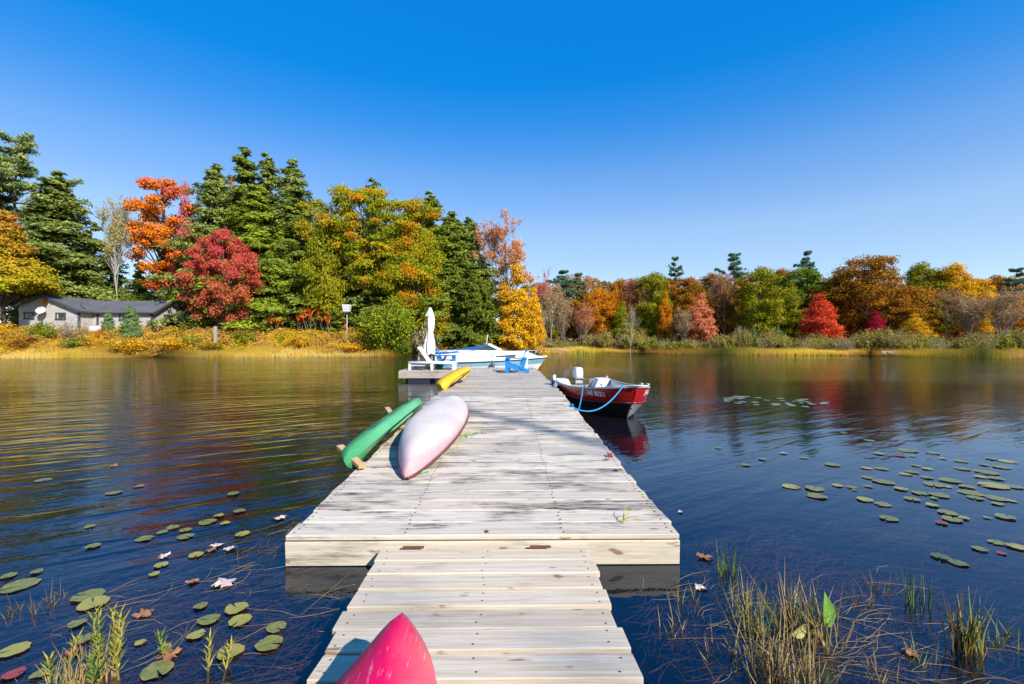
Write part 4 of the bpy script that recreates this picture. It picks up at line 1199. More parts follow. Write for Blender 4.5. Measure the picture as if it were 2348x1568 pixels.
def twiggy(seed, H=11.0, R=2.6, nleaf=4, ls=0.11, depth=4, stems=1, spread=0.5, base=0.28, fill=1.0):
    """a thin-leaved or bare tree: all branches drawn, few leaves"""
    rng = np.random.default_rng(seed)
    lines, tips = [], []
    def grow(p, d, L, r, lev):
        n = 3
        pts = [p]; q = p.copy(); dd = d.copy()
        for i in range(n):
            dd = unit(dd + rng.normal(0, 0.12, 3) + np.array([0, 0, 0.06])); q = q + dd * L / n; pts.append(q.copy())
        rad = [r * (1 - 0.55 * i / n) for i in range(n + 1)]
        lines.append(([Vector(v) for v in pts], rad))
        if lev >= depth:
            tips.append((q, lev)); tips.append((pts[2], lev)); return
        kids = int(rng.integers(3, 6)) if lev > 0 else int(7 * fill) + 3
        for k in range(kids):
            t = rng.uniform(0.35, 1.0) if lev > 0 else rng.uniform(base, 1.0)
            j = min(int(t * n), n - 1); o = pts[j] + (pts[j + 1] - pts[j]) * (t * n - j)
            a = rng.random() * 2 * PI
            side = np.array([math.cos(a), math.sin(a), 0.15])
            nd = unit(dd * (1 - spread * 0.55) + side * spread + np.array([0, 0, 0.18]))
            grow(o, nd, L * rng.uniform(0.42, 0.62) * (1.15 - 0.4 * t if lev == 0 else 1), r * 0.45, lev + 1)
    for s in range(stems):
        a = rng.random() * 6.28; ld = 0.0 if stems == 1 else 0.22
        grow(np.array([0.25 * math.cos(a), 0.25 * math.sin(a), 0]) * (stems > 1), unit(np.array([ld * math.cos(a), ld * math.sin(a), 1.0])), H * rng.uniform(0.72, 0.85), H * 0.012, 0)
    T = np.array([t for t, l in tips])
    zmax = T[:, 2].max(); T = T * 1.0
    n = len(T) * nleaf
    P = np.repeat(T, nleaf, 0) + rng.normal(0, 0.22, (n, 3))
    N = unit(rng.normal(size=(n, 3)) + np.array([0, 0, 0.4]))
    U, V = leaf_axes(rng, N, ls * rng.uniform(0.6, 1.3, n))
    rr = np.percentile(np.hypot(T[:, 0], T[:, 1]), 95)
    return Proto(wood_mesh(lines, 4), leaf_mesh('crown', P, U, V, np.repeat(rng.random(len(T)), nleaf), rng.random(n), np.clip(P[:, 2] / zmax, 0, 1)), zmax, rr)

def shrub(seed, H=2.0, R=1.5, nst=26, nleaf=2600, ls=0.085, flat=1.0):
    rng = np.random.default_rng(seed)
    lines = []; ends = []
    for k in range(nst):
        a = rng.random() * 2 * PI; rr = R * math.sqrt(rng.random()) * 0.95
        h = H * math.sqrt(max(0.1, 1 - (rr / R) ** 2 * 0.75)) * rng.uniform(0.75, 1.08)
        e = np.array([rr * math.cos(a), rr * math.sin(a), h]); b = np.array([0.22 * rr * math.cos(a), 0.22 * rr * math.sin(a), 0])
        m = (b + e) / 2 + rng.normal(0, 0.08, 3)
        lines.append(([Vector(b), Vector(m), Vector(e)], [0.022, 0.014, 0.004])); ends.append((b, m, e))
        for q in range(3):
            s = m + (e - m) * rng.random(); g = s + rng.normal(0, 0.22, 3) + np.array([0, 0, 0.15])
            lines.append(([Vector(s), Vector(g)], [0.010, 0.003]))
    E = np.array(ends); k = rng.integers(0, nst, nleaf); t = rng.random(nleaf) ** 0.6
    P = np.where((t < 0.5)[:, None], E[k, 0] + (E[k, 1] - E[k, 0]) * (t * 2)[:, None], E[k, 1] + (E[k, 2] - E[k, 1]) * (t * 2 - 1)[:, None])
    P = P + rng.normal(0, 0.14, P.shape) * np.array([R / 1.2, R / 1.2, 1])
    P[:, 2] = np.maximum(P[:, 2], 0.03)
    N = unit(rng.normal(size=P.shape) * 0.8 + np.array([0, 0, 0.6]) + 0.4 * unit(P))
    U, V = leaf_axes(rng, N, ls * rng.uniform(0.6, 1.35, nleaf))
    return Proto(wood_mesh(lines, 3), leaf_mesh('crown', P, U, V, rng.random(nst)[k], rng.random(nleaf), np.clip(P[:, 2] / H, 0, 1)), H, R)

# ------------------------------------------------------------------ bark and leaf colours
BARK = paint('grey-brown bark', (0.13, 0.10, 0.08), 0.9, 0, 0.4, 3, bump=0.02)
BARK_D = paint('dark conifer bark', (0.07, 0.05, 0.04), 0.9, 0, 0.4, 3, bump=0.02)
BARK_W = paint('pale birch bark', (0.55, 0.52, 0.47), 0.7, 0, 0.3, 4, dirt=(0.10, 0.09, 0.08, 0.8))
BARK_T = paint('tan twig bark', (0.30, 0.23, 0.17), 0.9, 0, 0.3, 3)
def lm(name, *cols, **kw):
    n = len(cols)
    k = kw.pop('k', 1.45)
    cols = [tuple(min(0.85, q * k) for q in c) for c in cols]
    return leaf_mat(name, [(0.12 + 0.76 * i / max(1, n - 1), c) for i, c in enumerate(cols)], **kw)
F_hem = lm('hemlock needles', (0.060, 0.090, 0.012), (0.120, 0.150, 0.020), (0.180, 0.190, 0.030), wc=0.45, wt=0.5, k=2.0)
F_hemb = lm('bluish hemlock needles', (0.060, 0.088, 0.020), (0.120, 0.145, 0.032), (0.170, 0.180, 0.042), wc=0.45, wt=0.5, k=2.2)
F_hemg = lm('bright hemlock needles', (0.075, 0.110, 0.010), (0.150, 0.185, 0.016), (0.215, 0.225, 0.026), wc=0.45, wt=0.5, k=2.0)
F_pine = lm('white pine needles', (0.055, 0.095, 0.030), (0.12, 0.155, 0.045), (0.22, 0.21, 0.055), wc=0.45, wt=0.5, k=2.3)
F_pinef = lm('far pine needles', (0.030, 0.075, 0.045), (0.06, 0.115, 0.065), (0.10, 0.15, 0.08), wc=0.45, wt=0.5, k=1.9)
F_red = lm('crimson maple leaves', (0.30, 0.13, 0.03), (0.40, 0.11, 0.045), (0.44, 0.075, 0.05), (0.47, 0.05, 0.065), wc=0.35, wt=0.15, wh=0.50)
F_orange = lm('orange maple leaves', (0.46, 0.05, 0.03), (0.60, 0.16, 0.01), (0.66, 0.20, 0.015), (0.50, 0.09, 0.09), wc=0.30, wt=0.2, wh=0.5)
F_pinkish = lm('pinkish maple leaves', (0.50, 0.16, 0.10), (0.42, 0.09, 0.10), (0.38, 0.06, 0.09), wc=0.5, wt=0.4)
F_big = lm('turning maple leaves', (0.09, 0.15, 0.010), (0.19, 0.22, 0.010), (0.27, 0.25, 0.012), (0.36, 0.24, 0.012), (0.52, 0.15, 0.010), wc=0.72, wt=0.28)
F_gold = lm('gold leaves', (0.40, 0.24, 0.015), (0.58, 0.32, 0.015), (0.66, 0.36, 0.02), (0.60, 0.22, 0.02), wc=0.5, wt=0.4)
F_ygold = lm('yellow-green to bronze leaves', (0.26, 0.27, 0.015), (0.36, 0.28, 0.015), (0.38, 0.22, 0.02), (0.34, 0.16, 0.03), wc=0.25, wt=0.2, wh=0.6)
F_cedar = lm('olive cedar sprays', (0.055, 0.085, 0.012), (0.12, 0.14, 0.016), (0.20, 0.17, 0.02), wc=0.4, wt=0.45)
F_bush = lm('yellow-green bush leaves', (0.10, 0.15, 0.012), (0.20, 0.24, 0.014), (0.32, 0.30, 0.016), wc=0.5, wt=0.45)
F_green = lm('late green leaves', (0.055, 0.105, 0.012), (0.11, 0.16, 0.014), (0.18, 0.20, 0.014), wc=0.5, wt=0.4)
F_ygreen = lm('yellow-green leaves', (0.13, 0.15, 0.012), (0.21, 0.21, 0.012), (0.30, 0.23, 0.014), wc=0.5, wt=0.4)
F_rust = lm('rust oak leaves', (0.15, 0.09, 0.014), (0.27, 0.13, 0.014), (0.33, 0.13, 0.014), (0.38, 0.17, 0.015), wc=0.6, wt=0.35)
F_amber = lm('amber leaves', (0.36, 0.14, 0.012), (0.50, 0.19, 0.012), (0.54, 0.26, 0.015), wc=0.5, wt=0.4)
F_salmon = lm('salmon leaves', (0.46, 0.16, 0.07), (0.56, 0.20, 0.09), (0.55, 0.25, 0.10), wc=0.5, wt=0.4)
F_scar = lm('scarlet leaves', (0.40, 0.05, 0.02), (0.56, 0.07, 0.025), (0.60, 0.11, 0.04), wc=0.5, wt=0.4)
F_crim = lm('deep crimson leaves', (0.26, 0.012, 0.025), (0.36, 0.02, 0.035), wc=0.5, wt=0.4)
F_maroon = lm('maroon leaves', (0.13, 0.03, 0.03), (0.21, 0.05, 0.045), (0.26, 0.08, 0.05), wc=0.5, wt=0.4)
F_tan = lm('tan dry leaves', (0.28, 0.18, 0.09), (0.40, 0.26, 0.12), (0.46, 0.32, 0.12), wc=0.5, wt=0.4)
F_peach = lm('peach and pink leaves', (0.52, 0.24, 0.06), (0.58, 0.30, 0.10), (0.52, 0.22, 0.16), wc=0.25, wt=0.2, wh=0.5)
F_mauve = lm('mauve-grey leaves', (0.26, 0.15, 0.08), (0.34, 0.17, 0.09), (0.32, 0.20, 0.09), wc=0.5, wt=0.4)
F_birch = lm('thin yellow birch leaves', (0.22, 0.22, 0.03), (0.34, 0.29, 0.06), (0.36, 0.26, 0.14), wc=0.2, wt=0.25, wh=0.5)
F_willow = lm('olive-brown willow leaves', (0.20, 0.18, 0.035), (0.29, 0.24, 0.05), (0.34, 0.24, 0.07), wc=0.5, wt=0.45)
F_willg = lm('olive willow leaves', (0.17, 0.19, 0.025), (0.26, 0.26, 0.03), (0.32, 0.27, 0.05), wc=0.5, wt=0.45)
F_greyb = lm('grey dry brush leaves', (0.22, 0.18, 0.10), (0.32, 0.26, 0.15), (0.36, 0.30, 0.12), wc=0.5, wt=0.45)
F_spr = lm('spruce needles', (0.09, 0.16, 0.05), (0.14, 0.22, 0.07), (0.22, 0.29, 0.12), wc=0.45, wt=0.5)

# ------------------------------------------------------------------ prototypes (copies share their meshes)
p_round = lambda t: math.sqrt(max(0.03, 1 - (2 * t - 0.9) ** 2 * 0.95))
p_dome = lambda t: 0.62 + 0.38 * math.sin(PI * min(1, t * 1.25)) if t < 0.8 else math.sqrt(max(0.04, 1 - ((t - 0.55) / 0.45) ** 2))
p_umb = lambda t: (0.45 + 0.9 * t if t < 0.55 else 0.95) * (1 if t < 0.75 else math.sqrt(max(0.05, 1 - ((t - 0.75) / 0.26) ** 2)))
p_col = lambda t: math.sqrt(max(0.04, 1 - abs(2 * t - 0.8) ** 2.4)) * (1 - 0.35 * t)
B1 = broadleaf(11, prof=p_round); B2 = broadleaf(12, prof=p_dome, ncl=105); B3 = broadleaf(13, H=12, R=4.0, prof=p_col, ncl=80, z0=1.4)
B4 = broadleaf(14, H=14, R=5.6, z0=3.2, prof=p_dome, ncl=110, cr=1.25, hollow=0.45)
H1 = hemlock(21, irregular=0.55, per=6, gap=0.12, power=0.8, droop=0.3); H2 = hemlock(22, R=3.8, per=6, irregular=0.6, gap=0.18, power=0.85, droop=0.25); H3 = hemlock(23, R=4.8, z0=0.10, levels=38, per=6, droop=0.35, irregular=0.6, gap=0.14, power=0.85)
H4 = hemlock(24, H=16, R=3.0, levels=30, per=5, dens=0.75, gap=0.25, irregular=0.4)
PN1 = white_pine(31); PN2 = white_pine(32, H=18, R=3.8, z0=0.35, whorls=11)
T1 = twiggy(41); T2 = twiggy(42, H=12, R=2.2, nleaf=2, spread=0.42, base=0.4); T3 = twiggy(43, H=9, R=2.6, stems=4, nleaf=3, depth=3, fill=1.2)
T4 = twiggy(44, H=10, R=2.4, nleaf=0 + 1, ls=0.07, base=0.35)
S1 = shrub(51); S2 = shrub(52, R=1.8, nst=34, nleaf=3200); S3 = shrub(53, H=2.2, R=1.3, nst=40, nleaf=900, ls=0.06)

def plant(name, cat, pr, px, top, hw, Y, leaf, label, bark=BARK, group=None, ry=1.0, dz=-0.08, rot=None):
    """stand a plant at its bearing and depth, scaled to its height and spread"""
    p = at(px, top, Y)
    zg = gz(p.x, Y) + dz
    H = p.z - zg
    R = hw / FPX * Y * ((1.75 if top < 520 else 1.3) if name == 'hemlock_tree' else 1.0)
    r = empty(name, (p.x, Y, zg), (0, 0, random.uniform(0, 6.28) if rot is None else rot), label=label, cat=cat, group=group)
    r.scale = (R / pr.R, R / pr.R * ry, H / pr.H)
    link_mesh('trunk' if cat == 'tree' else 'stem', pr.wood, r, bark)
    link_mesh('crown' if cat == 'tree' else 'foliage', pr.crown, r, leaf)
    return r
# ================================================================== THE LEFT-HAND WOOD
GL = 'trees on the wooded point behind the cottage'
red_maple = broadleaf(61, H=11.5, R=6.2, z0=1.3, prof=p_round, ncl=150, nleaf=220, ls=0.12, cr=0.92, hollow=0.5, limbs=44)
or_maple = broadleaf(62, H=18, R=4.4, z0=4.5, prof=lambda t: (0.55 + 0.75 * t if t < 0.5 else math.sqrt(max(0.05, 1 - ((t - 0.5) / 0.52) ** 2))), ncl=70, nleaf=230, ls=0.13, cr=0.95, flat=0.55, hollow=0.35, limbs=34)
big_maple = broadleaf(63, H=17.5, R=9.2, z0=4.2, prof=p_umb, ncl=190, nleaf=260, ls=0.135, cr=1.25, flat=0.42, hollow=0.5, limbs=60)
gold_left = broadleaf(64, H=14, R=5.0, z0=4.2, prof=lambda t: max(0.14, 1 - t) ** 0.75, ncl=150, nleaf=280, ls=0.13, cr=1.0, flat=0.6, hollow=0.6)
gold_tree = broadleaf(65, H=12, R=3.6, z0=0.9, prof=p_col, ncl=100, nleaf=240, ls=0.12, cr=0.85, hollow=0.5)
peach = twiggy(66, H=17, R=4.0, nleaf=9, ls=0.14, depth=4, base=0.3, fill=1.6, spread=0.5)
cedar = hemlock(67, H=9, R=2.9, levels=34, per=8, dens=1.5, z0=0.02, ls=0.15, power=0.55, droop=0.15, asp=0.6, irregular=0.3)
bushg = shrub(68, H=4.6, R=3.4, nst=70, nleaf=9000, ls=0.12)

plant('maple_tree', 'tree', gold_left, 5, 478, 108, 57.0, F_ygold, 'bronze and yellow-green tree in front of the cottage gable', group=GL)
plant('pine_tree', 'tree', PN1, 38, 312, 95, 70.0, F_pine, 'tallest white pine with ragged level boughs behind the bronze tree', BARK_D, GL)
plant('pine_tree', 'tree', PN2, -35, 400, 90, 72.0, F_hem, 'dark pine at the picture edge behind the bronze tree', BARK_D, GL)
plant('hemlock_tree', 'tree', H3, 128, 398, 92, 71.0, F_hemb, 'dark bluish hemlock standing beside the tallest pine', BARK_D, GL)
plant('hemlock_tree', 'tree', H4, 210, 505, 46, 73.0, F_hemb, 'thin see-through hemlock above the cottage roof valley', BARK_D, GL)
plant('hemlock_tree', 'tree', H4, 255, 560, 44, 74.0, F_hemb, 'short sparse hemlock behind the cottage wing roof', BARK_D, GL)
plant('hemlock_tree', 'tree', H4, 172, 560, 50, 76.0, F_hem, 'low hemlock behind the dark brown roof', BARK_D, GL)
plant('birch_tree', 'tree', twiggy(71, H=15, R=3.0, nleaf=5, ls=0.13, base=0.3, fill=1.4), 268, 448, 48, 70.0, F_birch, 'half-bare pale birch with thin yellow leaves left of the orange maple', BARK_W, GL)
plant('maple_tree', 'tree', or_maple, 372, 393, 82, 67.0, F_orange, 'tall bright orange maple above the garage', BARK_D, GL)
plant('maple_tree', 'tree', B3, 425, 415, 36, 68.5, F_pinkish, 'dusty pink maple crown leaning against the tall orange maple', BARK_D, GL)
plant('hemlock_tree', 'tree', H3, 385, 555, 52, 71.0, F_hem, 'dark green hemlock under the tall orange maple', BARK_D, GL)
plant('hemlock_tree', 'tree', H2, 318, 600, 34, 71.0, F_hemg, 'low bright hemlock just behind the garage roof', BARK_D, GL)
plant('maple_tree', 'tree', red_maple, 512, 524, 101, 59.5, F_red, 'rounded crimson maple standing alone beside the garage', BARK, GL, rot=0, ry=0.75)
plant('hemlock_tree', 'tree', H1, 495, 378, 62, 68.0, F_hemb, 'pointed hemlock rising right of the dusty pink maple', BARK_D, GL)
plant('hemlock_tree', 'tree', H2, 563, 344, 66, 70.0, F_hem, 'tallest hemlock spire on the point above the crimson maple', BARK_D, GL)
plant('hemlock_tree', 'tree', H2, 612, 360, 54, 71.0, F_hemb, 'slim hemlock spire second from the tallest spire', BARK_D, GL)
plant('hemlock_tree', 'tree', H1, 672, 368, 60, 69.0, F_hemb, 'hemlock spire just left of the big yellow-green maple', BARK_D, GL)
plant('hemlock_tree', 'tree', H3, 585, 432, 78, 66.5, F_hemg, 'broad bright hemlock in front of the hemlock spires', BARK_D, GL)
plant('hemlock_tree', 'tree', H3, 672, 460, 66, 65.5, F_hem, 'broad hemlock filling the gap between crimson and yellow-green maples', BARK_D, GL)
plant('maple_tree', 'tree', B3, 530, 402, 16, 69.0, F_amber, 'small orange crown poking out between hemlock spires', BARK_D, GL)
plant('hemlock_tree', 'tree', H2, 640, 520, 40, 63.5, F_hemg, 'short hemlock at the right shoulder of the crimson maple', BARK_D, GL)
plant('maple_tree', 'tree', big_maple, 850, 431, 158, 64.0, F_big, 'huge spreading yellow-green maple with orange tips', BARK, GL, rot=0, ry=0.6)
plant('hemlock_tree', 'tree', H2, 857, 416, 52, 68.0, F_hemb, 'hemlock top showing over the huge yellow-green maple', BARK_D, GL)
plant('hemlock_tree', 'tree', H3, 780, 560, 66, 66.0, F_hem, 'shaded hemlock under the huge maple behind the birdhouse', BARK_D, GL)
plant('hemlock_tree', 'tree', H3, 880, 560, 85, 66.0, F_hem, 'dark hemlock hidden in the shade of the huge maple', BARK_D, GL)
plant('hemlock_tree', 'tree', H1, 735, 600, 42, 63.0, F_hemg, 'low bright hemlock boughs beside the birdhouse', BARK_D, GL)
plant('hemlock_tree', 'tree', H2, 985, 447, 58, 66.0, F_hemg, 'bright hemlock spire right of the huge maple', BARK_D, GL)
plant('hemlock_tree', 'tree', H2, 942, 468, 46, 67.5, F_hem, 'smaller hemlock spire tucked behind the huge maple edge', BARK_D, GL)
plant('hemlock_tree', 'tree', H1, 1035, 487, 62, 66.0, F_hem, 'hemlock spire between the bright spire and the peach-leaved tree', BARK_D, GL)
plant('hemlock_tree', 'tree', H1, 1075, 500, 56, 68.0, F_hemb, 'last hemlock spire behind the peach-leaved tree', BARK_D, GL)
plant('hemlock_tree', 'tree', H3, 1030, 600, 70, 61.5, F_hem, 'broad dark hemlock behind the closed umbrella', BARK_D, GL)
plant('aspen_tree', 'tree', peach, 1150, 491, 72, 64.0, F_peach, 'tall half-bare tree with peach and pink leaves behind the speedboat', BARK, GL)
plant('maple_tree', 'tree', gold_tree, 1185, 600, 60, 62.5, F_gold, 'golden orange tree at the water behind the speedboat', BARK, GL)
plant('maple_tree', 'tree', gold_tree, 1222, 655, 34, 66.0, F_gold, 'small golden tree right of the golden orange tree', BARK_W, GL, rot=2.2)
plant('cedar_tree', 'tree', cedar, 1090, 632, 58, 59.5, F_cedar, 'dense olive cedar behind the speedboat windscreen', BARK_D, GL)
plant('maple_tree', 'tree', B3, 1002, 640, 50, 60.0, F_big, 'small yellow-green maple with a pale trunk behind the umbrella', BARK_W, GL)
plant('maple_tree', 'tree', B4, 955, 520, 90, 62.0, F_big, 'lower yellow-green maple with orange tips beside the umbrella', BARK, GL, rot=0, ry=0.6)
plant('maple_tree', 'tree', B3, 745, 470, 60, 61.5, F_ygreen, 'yellow-green maple between the hemlock spires and the huge maple', BARK_D, GL)
plant('bush', 'bush', bushg, 893, 690, 72, 56.8, F_bush, 'big rounded yellow-green bush at the water left of the umbrella', BARK)
plant('bush', 'bush', S2, 975, 745, 34, 57.0, F_greyb, 'dry grey-brown brush between the yellow-green bush and umbrella', BARK_T)
plant('bush', 'bush', S1, 925, 778, 24, 56.2, F_green, 'small bright green bush at the water below the yellow-green bush', BARK)
for k, (px, top, hw, Y, lab) in enumerate(((640, 600, 40, 72, 'bare dark trunk'), )):
    pass
# dark woodland behind the first trees
def wood_mass(name, pts, leaf, H0, H1_, R0, R1_, seed, per=600, ls=0.24):
    rng = np.random.default_rng(seed)
    P, CL, HG = [], [], []
    for (px, Y, hs) in pts:
        p = at(px, 780, Y); zg = gz(p.x, Y)
        h = rng.uniform(H0, H1_) * hs; R = rng.uniform(R0, R1_)
        n = int(per * h * R / 30)
        t = rng.random(n); a = rng.random(n) * 2 * PI
        rr = R * np.sqrt(np.maximum(0.05, 1 - (1.7 * t - 0.75) ** 2)) * np.sqrt(rng.uniform(0.3, 1, n))
        P.append(np.stack([p.x + rr * np.cos(a), Y + rr * np.sin(a), zg + 0.4 + t * h], 1)); CL.append(np.clip(rng.random() + rng.normal(0, 0.08, n), 0, 1)); HG.append(t)
    P = np.concatenate(P); CL = np.concatenate(CL); HG = np.concatenate(HG)
    N = unit(rng.normal(size=P.shape) + np.array([0, -0.4, 0.7])); U, V = leaf_axes(rng, N, ls * rng.uniform(0.6, 1.3, len(P)))
    o = link_mesh(name, leaf_mesh(name, P, U, V, CL, rng.random(len(P)), HG), None, leaf)
    return o
rg = random.Random(5)
pts = [(px + rg.uniform(-12, 12), rg.uniform(76, 86), float(np.interp(px, [380, 450, 500, 690, 760, 900, 1060, 1110], [0.9, 1.35, 1.55, 1.5, 1.25, 1.25, 1.15, 0.8])) * rg.uniform(0.8, 1.1)) for px in range(390, 1120, 12)]
o = wood_mass('woodland', pts, F_hem, 13, 16, 2.4, 3.4, 1, per=1100, ls=0.19); tag(o, kind='stuff', label='shaded evergreen wood filling in behind the trees on the point', cat='woodland')

# sumac: stems with upright orange leaf plumes
def sumac(seed, H=2.2):
    rng = np.random.default_rng(seed); lines = []; P, U, V, C = [], [], [], []
    for s in range(6):
        a = rng.random() * 6.28; b = np.array([rng.normal() * 0.25, rng.normal() * 0.25, 0]); e = b + np.array([math.cos(a) * 0.7, math.sin(a) * 0.7, H * rng.uniform(0.55, 0.85)])
        lines.append(([Vector(b), Vector((b + e) / 2 + rng.normal(0, .08, 3)), Vector(e)], [0.04, 0.03, 0.02]))
        for k in range(9):
            d = unit(np.array([rng.normal() * 0.7, rng.normal() * 0.7, 1.0])); L = rng.uniform(0.3, 0.5)
            for q in range(4):
                P.append(e + d * L * (0.3 + 0.25 * q)); U.append(d * 0.16); w = unit(np.cross(d, rng.normal(size=3))); V.append(w * 0.07); C.append(rng.random())
    P, U, V = np.array(P), np.array(U), np.array(V)
    return Proto(wood_mesh(lines, 4), leaf_mesh('crown', P, U, V, np.array(C), rng.random(len(P)), np.ones(len(P)) * 0.5), H, 1.1)
SU = [sumac(81), sumac(82)]
F_sum = lm('sumac leaves', (0.44, 0.05, 0.02), (0.56, 0.11, 0.02), (0.58, 0.22, 0.02), wc=0.6, wt=0.3)
for k, (px, top, hw, Y, lab) in enumerate(((630, 724, 16, 60.5, 'low red sumac at the foot of the short hemlock'), (652, 727, 14, 61, 'low red sumac second from the crimson maple'), (685, 720, 15, 60.5, 'red-orange sumac midway between crimson maple and birdhouse'),
        (718, 706, 24, 60, 'tallest orange sumac with bare forked stems'), (752, 712, 22, 60, 'bright orange sumac just left of the birdhouse'), (787, 742, 9, 59.6, 'tiny orange sumac at the birdhouse post'), (610, 735, 12, 61, 'smallest sumac nearest the crimson maple'))):
    plant('sumac_bush', 'bush', SU[k % 2], px, top, hw, Y, F_sum, lab, BARK_T, 'sumac bushes along the bank top')

# ================================================================== RIGHT-HAND SHORE
GR = 'trees along the far right shore'
def T(pr, px, top, hw, Y, leaf, label, bark=BARK, name='maple_tree'): return plant(name, 'tree', pr, px, top, hw * (1.18 if pr in (B1, B2, B3) else 1), Y, leaf, label, bark, GR)
T(T2, 1250, 612, 22, 80, F_scar, 'slim tree with a red top behind the golden trees', BARK_T, 'aspen_tree')
T(PN2, 1290, 622, 34, 88, F_pinef, 'green pine clump above the tan bare trees', BARK_D, 'pine_tree')
T(PN2, 1325, 628, 26, 92, F_pinef, 'second green pine behind the tan bare trees', BARK_D, 'pine_tree')
T(T1, 1262, 650, 26, 77, F_tan, 'pale tan bare tree beside the golden trees', BARK_W, 'aspen_tree')
T(T3, 1295, 662, 34, 77, F_tan, 'tan many-stemmed tree at the back of the bay', BARK_T, 'willow_tree')
T(T3, 1330, 690, 28, 76, F_salmon, 'thin pinkish-tan tree beside the first orange oak', BARK_T, 'willow_tree')
T(T3, 1250, 655, 30, 82, F_tan, 'feathery tan tree right behind the small golden tree', BARK_T, 'willow_tree')
T(B1, 1270, 690, 26, 84, F_ygreen, 'olive tree behind the bare tan trunks at the bay', BARK_D)
T(B1, 1315, 680, 26, 84, F_rust, 'brownish tree behind the pinkish-tan tree at the bay', BARK_D)
T(T2, 1240, 690, 14, 73, F_tan, 'bare white trunk leaning at the bay edge', BARK_W, 'aspen_tree')
T(B1, 1372, 652, 38, 80, F_amber, 'orange oak at the back of the bay, first full crown from the boat', BARK_D, 'oak_tree')
T(B3, 1410, 648, 26, 82, F_amber, 'narrow amber oak next to the maroon tree', BARK_D, 'oak_tree')
T(T1, 1446, 640, 32, 80, F_maroon, 'maroon thin-leaved tree behind the lone white birch', BARK)
T(B3, 1425, 690, 30, 78, F_ygreen, 'small olive tree under the maroon tree', BARK)
T(B2, 1497, 625, 44, 80, F_ygreen, 'yellow-green maple right of the maroon tree', BARK_D)
T(B3, 1525, 668, 20, 76, F_amber, 'narrow orange tree in front of the yellow-green maple', BARK_D)
T(T4, 1444, 690, 18, 66.5, F_tan, 'lone thin white birch standing at the marsh edge', BARK_W, 'birch_tree')
T(B1, 1577, 626, 50, 83, F_rust, 'brown-orange oak below the first tall pine', BARK_D, 'oak_tree')
T(PN2, 1549, 591, 20, 90, F_pinef, 'tall ragged pine sticking up above the brown-orange oak', BARK_D, 'pine_tree')
T(B3, 1606, 672, 36, 72, F_salmon, 'salmon pink maple standing in front of the oaks', BARK)
T(T1, 1658, 628, 36, 80, F_mauve, 'bare mauve-grey tree below the second tall pine', BARK_T, 'aspen_tree')
T(PN1, 1682, 581, 36, 92, F_pinef, 'tall pine with a broad tiered top', BARK_D, 'pine_tree')
T(B2, 1742, 613, 52, 76, F_ygreen, 'big olive-green oak in the middle of the far shore', BARK_D, 'oak_tree')
T(B1, 1838, 604, 60, 84, F_green, 'bright green oak below the third tall pine', BARK_D, 'oak_tree')
T(PN2, 1850, 578, 24, 94, F_pinef, 'pine tip showing above the bright green oak', BARK_D, 'pine_tree')
T(B3, 1812, 640, 34, 78, F_ygreen, 'small yellow-green maple under the bright green oak', BARK_D)
T(B3, 1878, 672, 46, 71, F_scar, 'scarlet maple at the shore, reddest tree of the far side', BARK)
T(B4, 1985, 585, 104, 76, F_rust, 'widest rust-brown oak on the far shore', BARK_D, 'oak_tree')
T(B1, 1925, 618, 46, 80, F_rust, 'rust oak behind the scarlet maple', BARK_D, 'oak_tree')
T(B3, 2006, 712, 26, 69, F_crim, 'deep crimson sapling under the widest rust oak', BARK)
T(B1, 2062, 668, 50, 71, F_rust, 'low rust oak right of the crimson sapling', BARK_D, 'oak_tree')
T(B2, 2118, 602, 46, 80, F_ygreen, 'green-gold maple right of the widest rust oak', BARK_D)
T(B2, 2192, 604, 46, 78, F_gold, 'golden maple with a flat top near the picture edge', BARK_D)
T(B1, 2242, 628, 38, 76, F_gold, 'golden maple next to the bare grey trees', BARK_D)
T(T1, 2170, 662, 40, 69, F_mauve, 'bare mauve-tan tree in front of the golden maples', BARK_T, 'aspen_tree')
T(T3, 2228, 668, 44, 66, F_tan, 'tan many-stemmed tree near the picture edge', BARK_T, 'willow_tree')
T(T3, 2285, 655, 44, 64, F_tan, 'taller tan many-stemmed tree second from the picture edge', BARK_T, 'willow_tree')
T(B1, 2340, 672, 44, 66, F_amber, 'faded amber tree cut by the picture edge', BARK_D)
T(PN2, 2328, 618, 34, 80, F_pinef, 'pine behind the amber tree at the picture edge', BARK_D, 'pine_tree')
T(B3, 2096, 718, 28, 65, F_gold, 'small yellow tree at the shore below the green-gold maple', BARK)
T(T3, 1560, 705, 30, 72, F_tan, 'tan brushy tree left of the salmon maple', BARK_T, 'willow_tree')
T(B1, 1660, 680, 34, 82, F_rust, 'dark rust oak behind the salmon maple', BARK_D, 'oak_tree')
for px_, top_, hw_, pr_, lf_, lb_ in ((1425, 640, 34, B2, F_rust, 'rust oak crown behind the maroon tree'), (1535, 628, 36, B1, F_amber, 'amber crown behind the first tall pine'), (1632, 626, 40, B2, F_rust, 'rust crown between the salmon maple and tall tiered pine'), (1700, 628, 36, B1, F_amber, 'orange crown tucked under the tall tiered pine'), (1790, 616, 36, B2, F_rust, 'rust crown between the olive and bright green oaks'), (2150, 612, 34, B1, F_rust, 'rust crown between the green-gold and golden maples'), (2280, 632, 40, B2, F_rust, 'rust crown behind the taller tan tree'), (1385, 662, 34, B1, F_scar, 'reddish crown behind the first orange oak'), (1345, 668, 30, B2, F_amber, 'amber crown at the back of the bay behind tan trees')):
    T(pr_, px_, top_, hw_, 92, lf_, lb_, BARK_D, 'oak_tree')
T(H2, 1727, 745, 13, 68, F_spr, 'small bright spruce left of its twin on the marsh', BARK_D, 'spruce_tree')
